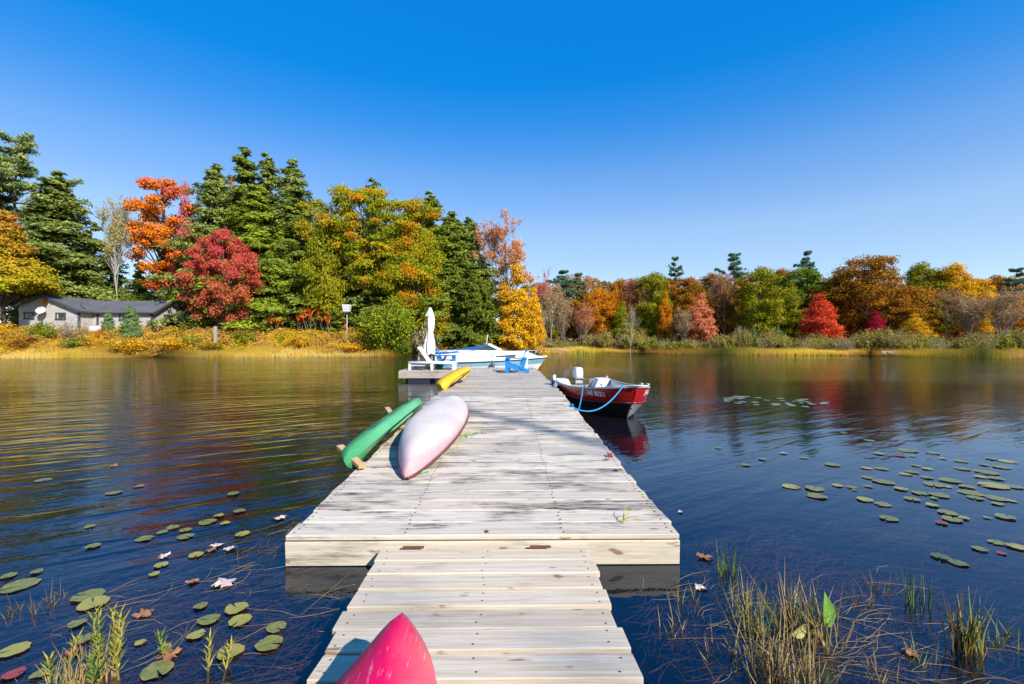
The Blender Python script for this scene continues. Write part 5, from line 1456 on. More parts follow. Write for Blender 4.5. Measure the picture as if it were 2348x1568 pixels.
T(H2, 1783, 742, 16, 68, F_spr, 'small bright spruce right of its twin on the marsh', BARK_D, 'spruce_tree')
pts = [(px + rg.uniform(-12, 12), rg.uniform(92, 100), 1.0) for px in range(1215, 2420, 15)] + [(px, rg.uniform(86, 90), 0.6) for px in range(1340, 2420, 22)]
o = wood_mass('woodland', pts, F_rust, 11.5, 14, 3.4, 4.6, 2, per=1500, ls=0.17); tag(o, kind='stuff', label='rust-coloured wood filling in behind the far shore trees', cat='woodland')

# marsh shrubs: a band of willow and alder along the right shore
ORD = ['first', 'second', 'third', 'fourth', 'fifth', 'sixth', 'seventh', 'eighth', 'ninth', 'tenth', 'eleventh', 'twelfth', 'thirteenth', 'fourteenth', 'fifteenth', 'sixteenth', 'seventeenth', 'eighteenth', 'nineteenth', 'twentieth']
ORD += ['twenty-' + q for q in ORD[:9]] + ['thirtieth'] + ['thirty-' + q for q in ORD[:9]] + ['fortieth'] + ['forty-' + q for q in ORD[:9]] + ['fiftieth']
GS = 'marsh shrubs along the right shore'
rg = random.Random(9)
k = 0
for row, step in ((0, 27.0), (1, 29.0)):
    spots = []
    px = 1262.0
    while px < 2362:
        spots.append(px + rg.uniform(-11, 11)); px += step * rg.uniform(0.75, 1.25)
    for j, ppx in enumerate(sorted(spots)):
        u = (ppx - 1162) / FPX
        Y = float(np.interp(u, _su, _sy)) + 3.4 + row * 3.8 + rg.uniform(-0.8, 1.0)
        hw = rg.uniform(17, 33); top = 763 + (7 if row == 0 else 0) + 9 * math.sin(ppx * 0.021) + rg.uniform(-8, 9)
        lf, cw = ((F_willow, 'brownish'), (F_willow, 'brownish'), (F_willg, 'olive'), (F_greyb, 'greyish'), (F_willow, 'brownish'))[rg.randrange(5)]
        plant('marsh_shrub', 'shrub', (S1, S2, S3, S1)[k % 4], ppx, top, hw, Y, lf, cw + ' marsh shrub, ' + ORD[j] + ' from the bay in the ' + ('front' if row == 0 else 'back') + ' row of the right shore', BARK_T, GS)
        k += 1
# ================================================================== BANK, GRASSES
def nz(x, y, s, o=0.0): return noise.noise(Vector((x * s + o, y * s - o, o * 0.7)))
rng = np.random.default_rng(77)
def bank_cover():
    """waist-high bracken, goldenrod and brambles on the left bank"""
    n = 110000
    u = rng.uniform(-1.22, 0.03, n); s = rng.uniform(0.5, 9.5, n)
    Y = np.interp(u, _su, _sy) + s; X = u * Y
    zg = ground_z(X, Y)
    a = np.array([nz(x, y, 0.55) for x, y in zip(X, Y)]); b = np.array([nz(x, y, 0.22, 9.0) for x, y in zip(X, Y)])
    hmax = np.clip(0.55 + 0.9 * (a + 0.4), 0.18, 1.25) * np.clip(s / 2.0, 0.25, 1)
    t = rng.random(n) ** 0.55
    P = np.stack([X, Y, zg + t * hmax], 1)
    N = unit(rng.normal(size=P.shape) * 0.9 + np.array([0, -0.3, 0.8]))
    size = rng.uniform(0.055, 0.12, n)
    U, V = leaf_axes(rng, N, size, 0.6)
    clump = np.clip(0.5 + 0.75 * b + 0.5 * a + rng.normal(0, 0.10, n), 0, 1)
    return leaf_mesh('bank_plants', P, U, V, clump, rng.random(n), t)
F_bank = leaf_mat('goldenrod and bracken', [(0.05, (0.24, 0.28, 0.02)), (0.20, (0.56, 0.46, 0.025)), (0.38, (0.78, 0.52, 0.02)), (0.52, (0.70, 0.40, 0.05)), (0.66, (0.52, 0.28, 0.11)), (0.80, (0.75, 0.44, 0.03)), (0.95, (0.36, 0.36, 0.03))], wc=0.75, wt=0.25)
o = link_mesh('bank_plants', bank_cover(), None, F_bank); tag(o, 'golden goldenrod and bracken covering the left bank', 'ground cover', kind='stuff')

def blades(name, X, Y, Z, H, W, lean, clump, seed):
    """thin tapering blades, one triangle each"""
    r = np.random.default_rng(seed); n = len(X)
    a = r.random(n) * 2 * PI; l = lean * r.random(n)
    base = np.stack([X, Y, Z], 1); side = np.stack([np.cos(a), np.sin(a), np.zeros(n)], 1) * (W * 0.5)[:, None]
    la = r.random(n) * 2 * PI
    tip = base + np.stack([np.cos(la) * l * H, np.sin(la) * l * H, H * np.sqrt(np.maximum(0.1, 1 - l * l))], 1)
    co = np.stack([base - side, base + side, tip], 1).astype(np.float32)
    me = bpy.data.meshes.new(name)
    me.vertices.add(3 * n); me.vertices.foreach_set('co', co.ravel())
    me.loops.add(3 * n); me.loops.foreach_set('vertex_index', np.arange(3 * n, dtype=np.int32))
    me.polygons.add(n); me.polygons.foreach_set('loop_start', np.arange(0, 3 * n, 3, dtype=np.int32)); me.polygons.foreach_set('loop_total', np.full(n, 3, np.int32))
    for nm, v in (('clump', clump), ('tint', r.random(n)), ('hgt', np.full(n, 0.5))):
        q = me.attributes.new(nm, 'FLOAT', 'FACE'); q.data.foreach_set('value', np.asarray(v, np.float32))
    me.update(calc_edges=True); me.validate()
    return me
def shore_grass(u0, u1, s0, s1, n, h0, h1, seed, name, mat, label):
    r = np.random.default_rng(seed)
    u = r.uniform(u0, u1, n); s = r.uniform(s0, s1, n)
    Y = np.interp(u, _su, _sy) + s; X = u * Y
    Yw = Y; Z = np.maximum(ground_z(X, Yw), -0.05)
    cl = np.array([nz(x, y, 0.3, 4.0) for x, y in zip(X, Y)])
    H = r.uniform(h0, h1, n) * np.clip(1.0 + 0.8 * cl, 0.4, 1.6)
    me = blades(name, X, Y, Z, H, np.full(n, 0.05), 0.45, np.clip(0.5 + 0.8 * cl + r.normal(0, 0.12, n), 0, 1), seed)
    o = link_mesh(name, me, None, mat); tag(o, label, 'grass', kind='stuff')
F_straw = leaf_mat('straw-coloured sedge', [(0.1, (0.62, 0.45, 0.16)), (0.4, (0.72, 0.52, 0.13)), (0.65, (0.70, 0.46, 0.06)), (0.9, (0.52, 0.42, 0.08))], wc=0.7, wt=0.3)
F_straw2 = leaf_mat('russet marsh grass', [(0.1, (0.58, 0.34, 0.10)), (0.45, (0.70, 0.42, 0.08)), (0.7, (0.66, 0.52, 0.05)), (0.9, (0.42, 0.38, 0.08))], wc=0.7, wt=0.3)
shore_grass(-1.22, 0.06, -0.9, 3.0, 42000, 0.30, 0.75, 5, 'shore_grass', F_straw, 'straw sedge fringing the left bank at the waterline')
shore_grass(0.06, 1.22, -0.9, 6.5, 70000, 0.35, 0.85, 6, 'shore_grass', F_straw2, 'russet marsh grass fringing the right shore at the waterline')

# shrubs standing out on the left bank
def Bk(pr, px, top, hw, Y, leaf, label, bark=BARK_T, name='bush', cat='bush'): return plant(name, cat, pr, px, top, hw, Y, leaf, label, bark, 'shrubs on the left bank')
Bk(S3, 166, 728, 34, 54.8, F_greyb, 'wispy grey-brown bush in front of the cottage corner')
Bk(S2, 100, 738, 32, 55.5, F_bush, 'yellow-green bush below the satellite dish')
Bk(S1, 172, 772, 34, 52.6, F_green, 'dark green low bush under the wispy grey bush')
Bk(S1, 212, 770, 26, 52.8, F_gold, 'bright yellow bush below the white tank')
Bk(S2, 8, 742, 34, 55.5, F_gold, 'golden bush at the picture edge beneath the bronze tree')
Bk(S2, 300, 774, 46, 52.8, F_gold, 'long golden bush below the garage wall')
Bk(S1, 395, 772, 40, 53.6, F_gold, 'golden bush left of the wooden post')
Bk(S1, 440, 765, 26, 54.6, F_bush, 'green-yellow bush right of the garage door')
Bk(S2, 690, 772, 40, 55.6, F_gold, 'brilliant yellow bush below the tall sumac')
Bk(S1, 800, 785, 30, 56.2, F_gold, 'yellow bush at the water below the birdhouse')
Bk(S2, 560, 762, 40, 57.0, F_bush, 'lime green bush under the crimson maple')
Bk(S1, 240, 752, 22, 55.6, F_amber, 'orange bush in front of the white tank')
Bk(S2, 60, 770, 40, 53.0, F_rust, 'rusty bramble bush low on the left bank')
Bk(S2, 500, 780, 40, 54.6, F_ygold, 'bronze-yellow bush on the bank below the crimson maple')
Bk(S1, 860, 790, 30, 57.0, F_bush, 'lime green bush low at the water left of the lounger')
Bk(S2, 1070, 780, 34, 60.5, F_bush, 'yellow-green bush at the water behind the lounger back')
Bk(S1, 1015, 785, 28, 59.0, F_gold, 'golden bush at the water behind the far blue chair')
sprA = hemlock(91, H=3.6, R=1.1, levels=20, per=7, dens=1.6, z0=0.02, ls=0.10, power=0.8, droop=0.05, asp=0.3)
Bk(sprA, 248, 722, 15, 56.5, F_spr, 'smaller young spruce in front of the white tank', BARK_D, 'spruce_tree', 'tree')
Bk(sprA, 300, 712, 21, 56.5, F_spr, 'larger young spruce in front of the cottage wing window', BARK_D, 'spruce_tree', 'tree')
# ================================================================== COTTAGE ON THE BANK
def siding(name, col):
    t = NT(name)
    pos = t.n('ShaderNodeNewGeometry').outputs['Position']
    sep = t.n('ShaderNodeSeparateXYZ'); t.l(pos, sep.inputs[0])
    fr = t.math('FRACT', t.math('MULTIPLY', sep.outputs[2], 1 / 0.19))
    n = t.noise(t.mapping(pos, (0.6, 0.6, 3)), 1.0, 4)
    c = t.mix(1.0, col, t.ramp(n, [(0.3, 0.88), (0.7, 1.05)]), 'MULTIPLY')
    c = t.mix(t.ramp(fr, [(0.0, 0.55), (0.10, 0.0)]), c, tuple(q * 0.35 for q in col))
    p = t.n('ShaderNodeBsdfPrincipled', Roughness=0.7); t.l(c, p.inputs['Base Color'])
    b = t.n('ShaderNodeBump', Strength=0.5, Distance=0.008); t.l(fr, b.inputs['Height']); t.l(b.outputs[0], p.inputs['Normal'])
    t.l(p.outputs[0], t.out.inputs[0]); return t.m
M_sid = siding('taupe lap siding', (0.48, 0.445, 0.42))
M_trim = paint('charcoal trim', (0.055, 0.062, 0.075), 0.6)
def shingle(name, c1, c2):
    t = NT(name)
    pos = t.n('ShaderNodeNewGeometry').outputs['Position']
    n = t.noise(pos, 5, 5, 0.7); n2 = t.noise(pos, 0.5, 3)
    c = t.mix(t.ramp(n, [(0.35, 0.0), (0.65, 1.0)]), c1, c2)
    c = t.mix(1.0, c, t.ramp(n2, [(0.3, 0.8), (0.7, 1.1)]), 'MULTIPLY')
    p = t.n('ShaderNodeBsdfPrincipled', Roughness=0.9); t.l(c, p.inputs['Base Color']); t.l(p.outputs[0], t.out.inputs[0]); return t.m
M_roof = shingle('slate grey asphalt shingles', (0.075, 0.08, 0.09), (0.13, 0.13, 0.145))
M_roofb = shingle('mottled brown shingles', (0.07, 0.05, 0.05), (0.24, 0.15, 0.11))  # darker and lighter brown blended at random
M_pane = paint('dark window glass', (0.015, 0.02, 0.018), 0.08, 0, 0.1, 2, spec=0.7)
M_blind = paint('pale curtain', (0.45, 0.48, 0.46), 0.8)

YF, YW = 58.0, 60.0
XL = at(43, 700, YF).x; XR = at(181, 700, YF).x; XD = at(103, 680, YF).x
ZB = 2.5
ZD = at(103, 678, YF).z; ZLE = at(43, 699, YF).z - 0.1; ZRE = at(181, 709.6, YF).z - 0.1
XE = at(349.7, 700, YW).x
ZWE = at(349, 715, YW).z; YRW = 62.9; ZRW = 7.27; YB = 65.8
ho = Vector(((XL + XR) / 2, 60.0, ZB))
hs = empty('cottage', ho, label='single-storey taupe cottage with slate roof and garage on the left bank', cat='house')
def Hm(mb, name, mat, parent=None, **kw):
    mb.v = [tuple(Vector(p) - ho) for p in mb.v]
    return mb.build(name, mat, parent or hs, **kw)
Hm(MB().prism([(XL, 0, ZB), (XR, 0, ZB), (XR, 0, ZRE), (XD, 0, ZD), (XL, 0, ZLE)], (0, YF, 0), (0, 67.0, 0)), 'wall', M_sid)
Hm(MB().prism([(0, YW, ZB), (0, YB, ZB), (0, YB, ZWE), (0, YRW, ZRW - 0.05), (0, YW, ZWE)], (XR - 0.5, 0, 0), (XE, 0, 0)), 'wall', M_sid)
sl = (ZD - ZRE) / (XR - XD)
def slab(pts, a, b, th=0.14): 
    return MB().prism(pts + [(p[0], p[1], p[2] - th) for p in reversed(pts)], a, b)
rf = Hm(slab([(XD, 0, ZD + 0.16), (XR + 0.45, 0, ZRE + 0.16 - 0.45 * sl)], (0, YF - 0.4, 0), (0, 67.2, 0)), 'roof', M_roof)
Hm(slab([(XL - 0.45, 0, ZLE + 0.16 - 0.45 * sl), (XD - 0.002, 0, ZD + 0.161)], (0, YF - 0.4, 0), (0, 67.2, 0)), 'roof', M_roof)
sw = (ZRW - ZWE) / (YRW - YW)
Hm(slab([(0, YW - 0.45, ZWE + 0.12 - 0.45 * sw), (0, YRW, ZRW + 0.12)], (XD + 0.5, 0, 0), (XE + 0.4, 0, 0)), 'roof', M_roof)
Hm(slab([(0, YRW + 0.003, ZRW + 0.121), (0, YB + 0.45, ZWE + 0.12 - 0.45 * sw)], (XD + 0.5, 0, 0), (XE + 0.4, 0, 0)), 'roof', M_roof)
# rake boards, eaves, corner boards
def trim(a, b, w=0.10, h=0.26, name='trim_board'): Hm(MB().bar(a, b, w, h), name, M_trim)
trim((XD, YF - 0.43, ZD + 0.0), (XR + 0.46, YF - 0.43, ZRE - 0.46 * sl), name='rake_board'); trim((XD, YF - 0.43, ZD + 0.0), (XL - 0.46, YF - 0.43, ZLE - 0.46 * sl), name='rake_board')
trim((XE + 0.43, YRW, ZRW - 0.04), (XE + 0.43, YW - 0.46, ZWE - 0.04 - 0.46 * sw), name='rake_board'); trim((XE + 0.43, YRW, ZRW - 0.04), (XE + 0.43, YB + 0.46, ZWE - 0.04 - 0.46 * sw), name='rake_board')
trim((XR + 0.3, YW - 0.5, ZWE - 0.16), (XE + 0.4, YW - 0.5, ZWE - 0.16), 0.12, 0.16, 'gutter')
trim((XR + 0.50, YF - 0.4, ZRE - 0.22), (XR + 0.50, YW - 0.2, ZRE - 0.22), 0.12, 0.16, 'gutter')
for x, y, z in ((XR + 0.01, YF - 0.01, ZRE), (XE + 0.01, YW - 0.01, ZWE), (XE + 0.01, YB, ZWE), (XR + 0.6, YW - 0.03, ZWE - 0.05)):
    Hm(MB().box((x, y, (ZB + z) / 2), (0.2, 0.2, z - ZB)), 'corner_board', M_trim)
Hm(MB().tube([(XE - 0.2, YW - 0.35, ZWE - 0.2), (XE - 0.1, YW - 0.12, ZWE - 0.55), (XE - 0.1, YW - 0.12, ZB + 0.3)], 0.06, 6), 'downspout', M_trim)
def window(x0, x1, z0, z1, y):
    w = MB(); b = 0.16
    w.box(((x0 + x1) / 2, y - 0.04, z1 - b / 2), (x1 - x0, 0.10, b)); w.box(((x0 + x1) / 2, y - 0.05, z0 + b / 2), (x1 - x0 + 0.1, 0.14, b))
    w.box((x0 + b / 2, y - 0.04, (z0 + z1) / 2), (b, 0.095, z1 - z0)); w.box((x1 - b / 2, y - 0.04, (z0 + z1) / 2), (b, 0.095, z1 - z0))
    f = Hm(w, 'window', M_trim)
    Hm(MB().box(((x0 + x1) / 2, y - 0.012, (z0 + z1) / 2), (x1 - x0 - 2 * b, 0.02, z1 - z0 - 2 * b)), 'pane', M_pane, f)
    Hm(MB().box((x0 + b + 0.09, y - 0.026, (z0 + z1) / 2 - 0.03), (0.16, 0.006, z1 - z0 - 2 * b)), 'curtain', M_blind, f)
for a, b, c, d, Y in ((55, 78.5, 715.5, 732, YF), (128, 151, 716.5, 733, YF), (274, 294, 718, 735, YW)):
    window(at(a, 0, Y).x, at(b, 0, Y).x, at(a, d, Y).z, at(a, c, Y).z, Y)
Hm(MB().box((XD, YF - 0.06, at(103, 692, YF).z), (0.55, 0.1, 0.8)), 'gable_vent', paint('orange cedar vent', (0.55, 0.20, 0.03), 0.7))
Hm(MB().bar((at(191, 0, 59).x, YF + 0.6, ZRE + 0.75), (at(212, 0, YW).x, YW - 0.55, ZWE + 0.05), 0.22, 0.05), 'valley_flashing', paint('rusty valley flashing', (0.22, 0.09, 0.05), 0.8))
# garage door in the end wall
gy0, gy1 = XE / at(378, 0, 1).x, XE / at(409, 0, 1).x
dr = Hm(MB().box((XE + 0.02, (gy0 + gy1) / 2, (ZB + 5.28) / 2), (0.06, gy1 - gy0, 5.28 - ZB)), 'garage_door', paint('black garage door', (0.02, 0.02, 0.024), 0.4))
for k in range(4): Hm(MB().box((XE + 0.055, (gy0 + gy1) / 2, ZB + 0.55 + k * 0.62), (0.02, gy1 - gy0 - 0.15, 0.05)), 'panel_rail', M_trim, dr)
q = MB(); q.box((XE + 0.06, (gy0 + gy1) / 2, 5.36), (0.12, gy1 - gy0 + 0.5, 0.2)); q.box((XE + 0.06, gy0 - 0.12, (ZB + 5.25) / 2), (0.115, 0.24, 5.25 - ZB)); q.box((XE + 0.06, gy1 + 0.12, (ZB + 5.25) / 2), (0.115, 0.24, 5.25 - ZB)); Hm(q, 'door_frame', M_trim)
q = MB(); q.box((XE + 0.12, 62.7, 6.30), (0.22, 0.5, 0.12)); q.lathe([(0.05, 0.0), (0.10, 0.02), (0.15, -0.18)], 10, (XE + 0.28, 62.5, 6.25)); q.lathe([(0.05, 0.0), (0.10, 0.02), (0.15, -0.18)], 10, (XE + 0.28, 62.95, 6.25)); Hm(q, 'floodlight', M_dk)

# satellite dish on a mast in front of the gable
dp = at(94, 712, 57.3)
ds = empty('satellite_dish', (dp.x, 57.3, gz(dp.x, 57.3)), label='white satellite dish between the two gable windows', cat='satellite dish')
h = dp.z - gz(dp.x, 57.3)
prof = [(0.0, 0.0), (0.22, 0.02), (0.40, 0.075), (0.48, 0.12)]
rg2 = MB().lathe(prof, 24); me = rg2.build('reflector', paint('white dish enamel', (0.72, 0.73, 0.75), 0.4), ds, smooth=True)
me.location = (0, 0, h); me.rotation_euler = (R_(62), 0, R_(22))
me.modifiers.new('t', 'SOLIDIFY').thickness = 0.02
MB().tube([(0, 0.06, 0), (0, 0.06, h - 0.5), (0, 0.1, h - 0.05)], 0.04, 8).build('mast', M_dk, ds, smooth=True)
MB().tube([(0.05, 0.0, h - 0.42), (0.28, -0.45, h - 0.42)], 0.03, 6).build('feed_arm', M_aluw, ds, smooth=True)
MB().box((0.30, -0.48, h - 0.38), (0.12, 0.16, 0.12)).build('feed_horn', M_wht, ds, bevel=0.02)
# white tank
tx0, tx1 = at(205, 0, 57.0).x, at(262, 0, 57.0).x
tk = empty('fuel_tank', ((tx0 + tx1) / 2, 57.0, gz((tx0 + tx1) / 2, 57.0)), label='white fuel tank lying in the weeds before the cottage wing', cat='tank')
L = tx1 - tx0; R = 0.52; zc = at(230, 756, 57.0).z - gz((tx0 + tx1) / 2, 57.0)
pts = [(-L / 2, 0.02), (-L / 2 + 0.05, 0.28), (-L / 2 + 0.25, 0.48), (-L / 2 + 0.5, R), (L / 2 - 0.5, R), (L / 2 - 0.25, 0.48), (L / 2 - 0.05, 0.28), (L / 2, 0.02)]
MB().loft([[Vector((x, r * math.cos(a), zc + r * math.sin(a))) for a in [2 * PI * k / 20 for k in range(20)]] for x, r in pts], closed=True).build('shell', M_wht, tk, smooth=True)
MB().lathe([(0.22, 0.0), (0.22, 0.18), (0.15, 0.27), (0.0, 0.29)], 14, (0.2, 0, zc + R - 0.03)).build('valve_dome', M_wht, tk, smooth=True)
for sx in (-1, 1): MB().box((sx * L * 0.3, 0, (zc - R) / 2 + 0.05), (0.2, 0.7, zc - R + 0.35)).build('foot', M_aluw, tk)

# brown-roofed cabin further back
cb = at(200, 690, 75.0); co_ = Vector((cb.x, 75, 3.0))
cbn = empty('cabin', co_, label='brown-roofed cabin half hidden behind the cottage ridge', cat='house')
q = [at(112, 697, 74) - co_, at(290, 697, 74) - co_, at(238, 672, 79) - co_, at(122, 664, 79) - co_]
bk = [at(290, 690, 84) - co_, at(112, 690, 84) - co_]
MB().add([q[0], q[1], q[2], q[3], bk[0], bk[1]], [(0, 1, 2, 3), (1, 4, 2), (2, 4, 5, 3), (0, 3, 5), (0, 5, 4, 1)]).build('roof', M_roofb, cbn)
MB().add([Vector((p.x * 0.97, p.y + d, z)) for p, d in ((q[0], 0.4), (q[1], 0.4), (bk[0], -0.4), (bk[1], -0.4)) for z in (-0.4, q[0].z - 0.02)], [(0, 2, 3, 1), (2, 4, 5, 3), (4, 6, 7, 5), (6, 0, 1, 7)]).build('wall', M_dwood, cbn)

# birdhouse on its pole, weathered post
bp_ = at(795, 760, 57.2); bz = gz(bp_.x, 57.2)
bh = empty('birdhouse', (bp_.x, 57.2, bz), label='white tiered birdhouse on a tall pole at the bank top', cat='birdhouse')
z0, z1 = at(795, 716.5, 57.2).z - bz, at(795, 698, 57.2).z - bz
MB().tube([(0, 0, 0), (0.02, 0, z0)], 0.06, 8).build('pole', paint('galvanised pole', (0.45, 0.46, 0.48), 0.5, 0.4), bh, smooth=True)
MB().box((0, 0, z0 + 0.02), (0.62, 0.55, 0.14)).build('base', paint('brown stained base', (0.16, 0.06, 0.04), 0.8), bh)
hh = (z1 - z0 - 0.12) / 4
for k in range(4):
    w = 0.74 + 0.06 * k
    MB().box((0, 0, z0 + 0.10 + hh * (k + 0.5)), (w, w * 0.8, hh * (0.78 if k < 3 else 0.9)), taper=1.05).build('tier', M_wht, bh)
    MB().box((0, 0, z0 + 0.10 + hh * k + 0.01), (w * 0.9, w * 0.7, hh * 0.9)).build('tier_core', M_dk, bh)
pp = at(494, 782, 54.6); zz = gz(pp.x, 54.6)
o = MB().box((0, 0, (at(494, 748, 54.6).z - zz) / 2), (0.30, 0.30, at(494, 748, 54.6).z - zz), taper=0.92).build('post', paint('silvered post wood', (0.36, 0.35, 0.33), 0.9, 0, 0.3, 6), None, bevel=0.02, loc=(pp.x, 54.6, zz)); tag(o, 'short silvered wooden post in the goldenrod below the crimson maple', 'post')

# odds and ends on the right shore
def rock(px, py, Y, r, seed, label):
    rr = random.Random(seed); bm = bmesh.new(); bmesh.ops.create_icosphere(bm, subdivisions=2, radius=r)
    for v in bm.verts: v.co *= 1 + 0.25 * noise.noise(v.co * 2 / r + Vector((seed, 0, 0))); v.co.z *= 0.55
    me = bpy.data.meshes.new('rock'); bm.to_mesh(me); bm.free()
    p = at(px, py, Y); o = link_mesh('rock', me, None, paint('pale granite', (0.36, 0.35, 0.34), 0.8, 0, 0.3, 5), (p.x, Y, max(0, gz(p.x, Y)) + r * 0.2)); tag(o, label, 'rock', 'pale rocks on the right shore')
def shY(px): return float(np.interp((px - 1162) / FPX, _su, _sy))
rock(1885, 799, shY(1885) + 2.5, 0.5, 1, 'larger pale rock in the marsh grass under the scarlet maple')
rock(1905, 801, shY(1905) + 2.2, 0.45, 2, 'smaller pale rock beside the larger one under the scarlet maple')
rock(1840, 797, shY(1840) + 2.5, 0.45, 3, 'single pale rock left of the scarlet maple')
rock(1950, 806, shY(1950) + 1.0, 0.4, 4, 'flat pale rock between the scarlet maple and crimson sapling')
dY = shY(2045) + 0.2; dpz = at(2045, 808, dY)
dn = empty('rowboat', (dpz.x, dY, 0.08), (R_(12), 0, R_(8)), label='small grey rowboat pulled up on the right shore', cat='boat')
rings = []
for i in range(13):
    s = -1 + i / 6; w = 0.55 * (1 - abs(s) ** 2.5 * (1 if s > 0 else 0.3)) + 0.02
    rings.append([Vector((s * 1.2, w * math.cos(a), 0.42 + 0.1 * s * s - 0.42 * math.sin(a))) for a in [PI * k / 8 for k in range(9)]])
hl = MB().loft(rings).build('hull', paint('weathered grey rowboat paint', (0.22, 0.22, 0.22), 0.7), dn, smooth=True); hl.modifiers.new('t', 'SOLIDIFY').thickness = 0.04
MB().box((-0.2, 0, 0.36), (0.25, 0.95, 0.04)).build('thwart', W_raw, dn)
for a, b, c, lab in (((1228, 801, 71.5), (1330, 806, 70.5), 0.10, 'bleached fallen trunk lying along the back of the bay'), ((1236, 780, 72.5), (1290, 803, 70.2), 0.06, 'thin fallen branch sloping into the bay behind the speedboat bow')):
    p0, p1 = at(*a), at(*b)
    o = MB().tube([p0, p0.lerp(p1, 0.4) + Vector((0, 0, 0.2)), p1], [c, c * 0.8, c * 0.3], 6).build('driftwood_log', BARK_W, None, smooth=True); tag(o, lab, 'log')
# ================================================================== SHALLOWS: LILY PADS, REEDS, WEED
def pad_mesh(seed, lob=0.06):
    rg = random.Random(seed); n = 26
    ph = rg.uniform(0, 6); vs = [(0, 0, 0.004)]
    for ring, rr in ((0, 0.55), (1, 1.0)):
        for k in range(n):
            a = 0.13 + (2 * PI - 0.26) * k / (n - 1)
            r = rr * (1 + 0.05 * math.sin(3 * a + ph) + (0.035 * math.sin(9 * a + ph * 2) if ring else 0) + (rg.uniform(-lob, lob * 0.4) if ring else 0))
            z = 0.004 + (0.035 * max(0, math.sin(2 * a + ph)) ** 3 if ring else 0)
            vs.append((r * math.cos(a), r * math.sin(a) * 0.94, z))
    fs = [(0, 1 + k, 2 + k) for k in range(n - 1)] + [(1 + k, 1 + n + k, 2 + n + k, 2 + k) for k in range(n - 1)]
    me = bpy.data.meshes.new('lily_pad'); me.from_pydata(vs, [], fs)
    me.polygons.foreach_set('use_smooth', [True] * len(me.polygons)); me.update()
    return me
PADS = [pad_mesh(s) for s in range(6)]
def pad_mat(name, c0, c1, edge):
    t = NT(name)
    tc = t.n('ShaderNodeTexCoord').outputs['Object']; oi = t.n('ShaderNodeObjectInfo').outputs['Random']
    ln = t.n('ShaderNodeVectorMath', operation='LENGTH'); t.l(tc, ln.inputs[0])
    va = t.n('ShaderNodeVectorMath', operation='ADD'); t.l(tc, va.inputs[0]); 
    cx = t.n('ShaderNodeCombineXYZ'); t.l(t.math('MULTIPLY', oi, 40), cx.inputs[0]); t.l(cx.outputs[0], va.inputs[1])
    n1 = t.noise(va.outputs[0], 2.2, 5, 0.65); n2 = t.noise(va.outputs[0], 14, 3, 0.6)
    c = t.mix(t.ramp(n1, [(0.4, 0.0), (0.65, 1.0)]), c0, c1)
    e = t.math('ADD', ln.outputs['Value'], t.math('MULTIPLY', t.math('SUBTRACT', n1, 0.5), 0.9))
    c = t.mix(t.ramp(e, [(0.86, 0.0), (1.08, 0.85)]), c, edge)
    c = t.mix(t.ramp(n2, [(0.66, 0.0), (0.72, 0.9)]), c, (0.05, 0.035, 0.015))
    # radial veins
    sep = t.n('ShaderNodeSeparateXYZ'); t.l(tc, sep.inputs[0]); an = t.math('ARCTAN2', sep.outputs[1], sep.outputs[0])
    vn = t.math('ABSOLUTE', t.math('SINE', t.math('MULTIPLY', an, 9)))
    c = t.mix(t.ramp(vn, [(0.0, 0.25), (0.12, 0.0)]), c, (0.30, 0.33, 0.10))
    p = t.n('ShaderNodeBsdfPrincipled', Roughness=0.35); t.l(c, p.inputs['Base Color']); t.l(p.outputs[0], t.out.inputs[0]); return t.m
MP_g = pad_mat('green lily pad', (0.13, 0.16, 0.035), (0.25, 0.23, 0.045), (0.34, 0.20, 0.05))
MP_y = pad_mat('yellowing lily pad', (0.26, 0.27, 0.05), (0.38, 0.29, 0.05), (0.40, 0.16, 0.04))
MP_r = pad_mat('red lily pad', (0.26, 0.03, 0.03), (0.36, 0.06, 0.05), (0.15, 0.05, 0.03))
rg = random.Random(21)
npad = 0
def pad(vx, vy, hw, m, label, group):
    global npad
    p = on(vx, vy, 0.008 + 0.0012 * (npad % 5)); r = hw / FPX * p.y * 0.82
    o = link_mesh('lily_pad', PADS[npad % 6], None, m, p, (rg.uniform(-.02, .02), rg.uniform(-.02, .02), rg.uniform(0, 6.28)), (r, r, max(r, 0.12)))
    tag(o, label, 'lily pad', group); npad += 1
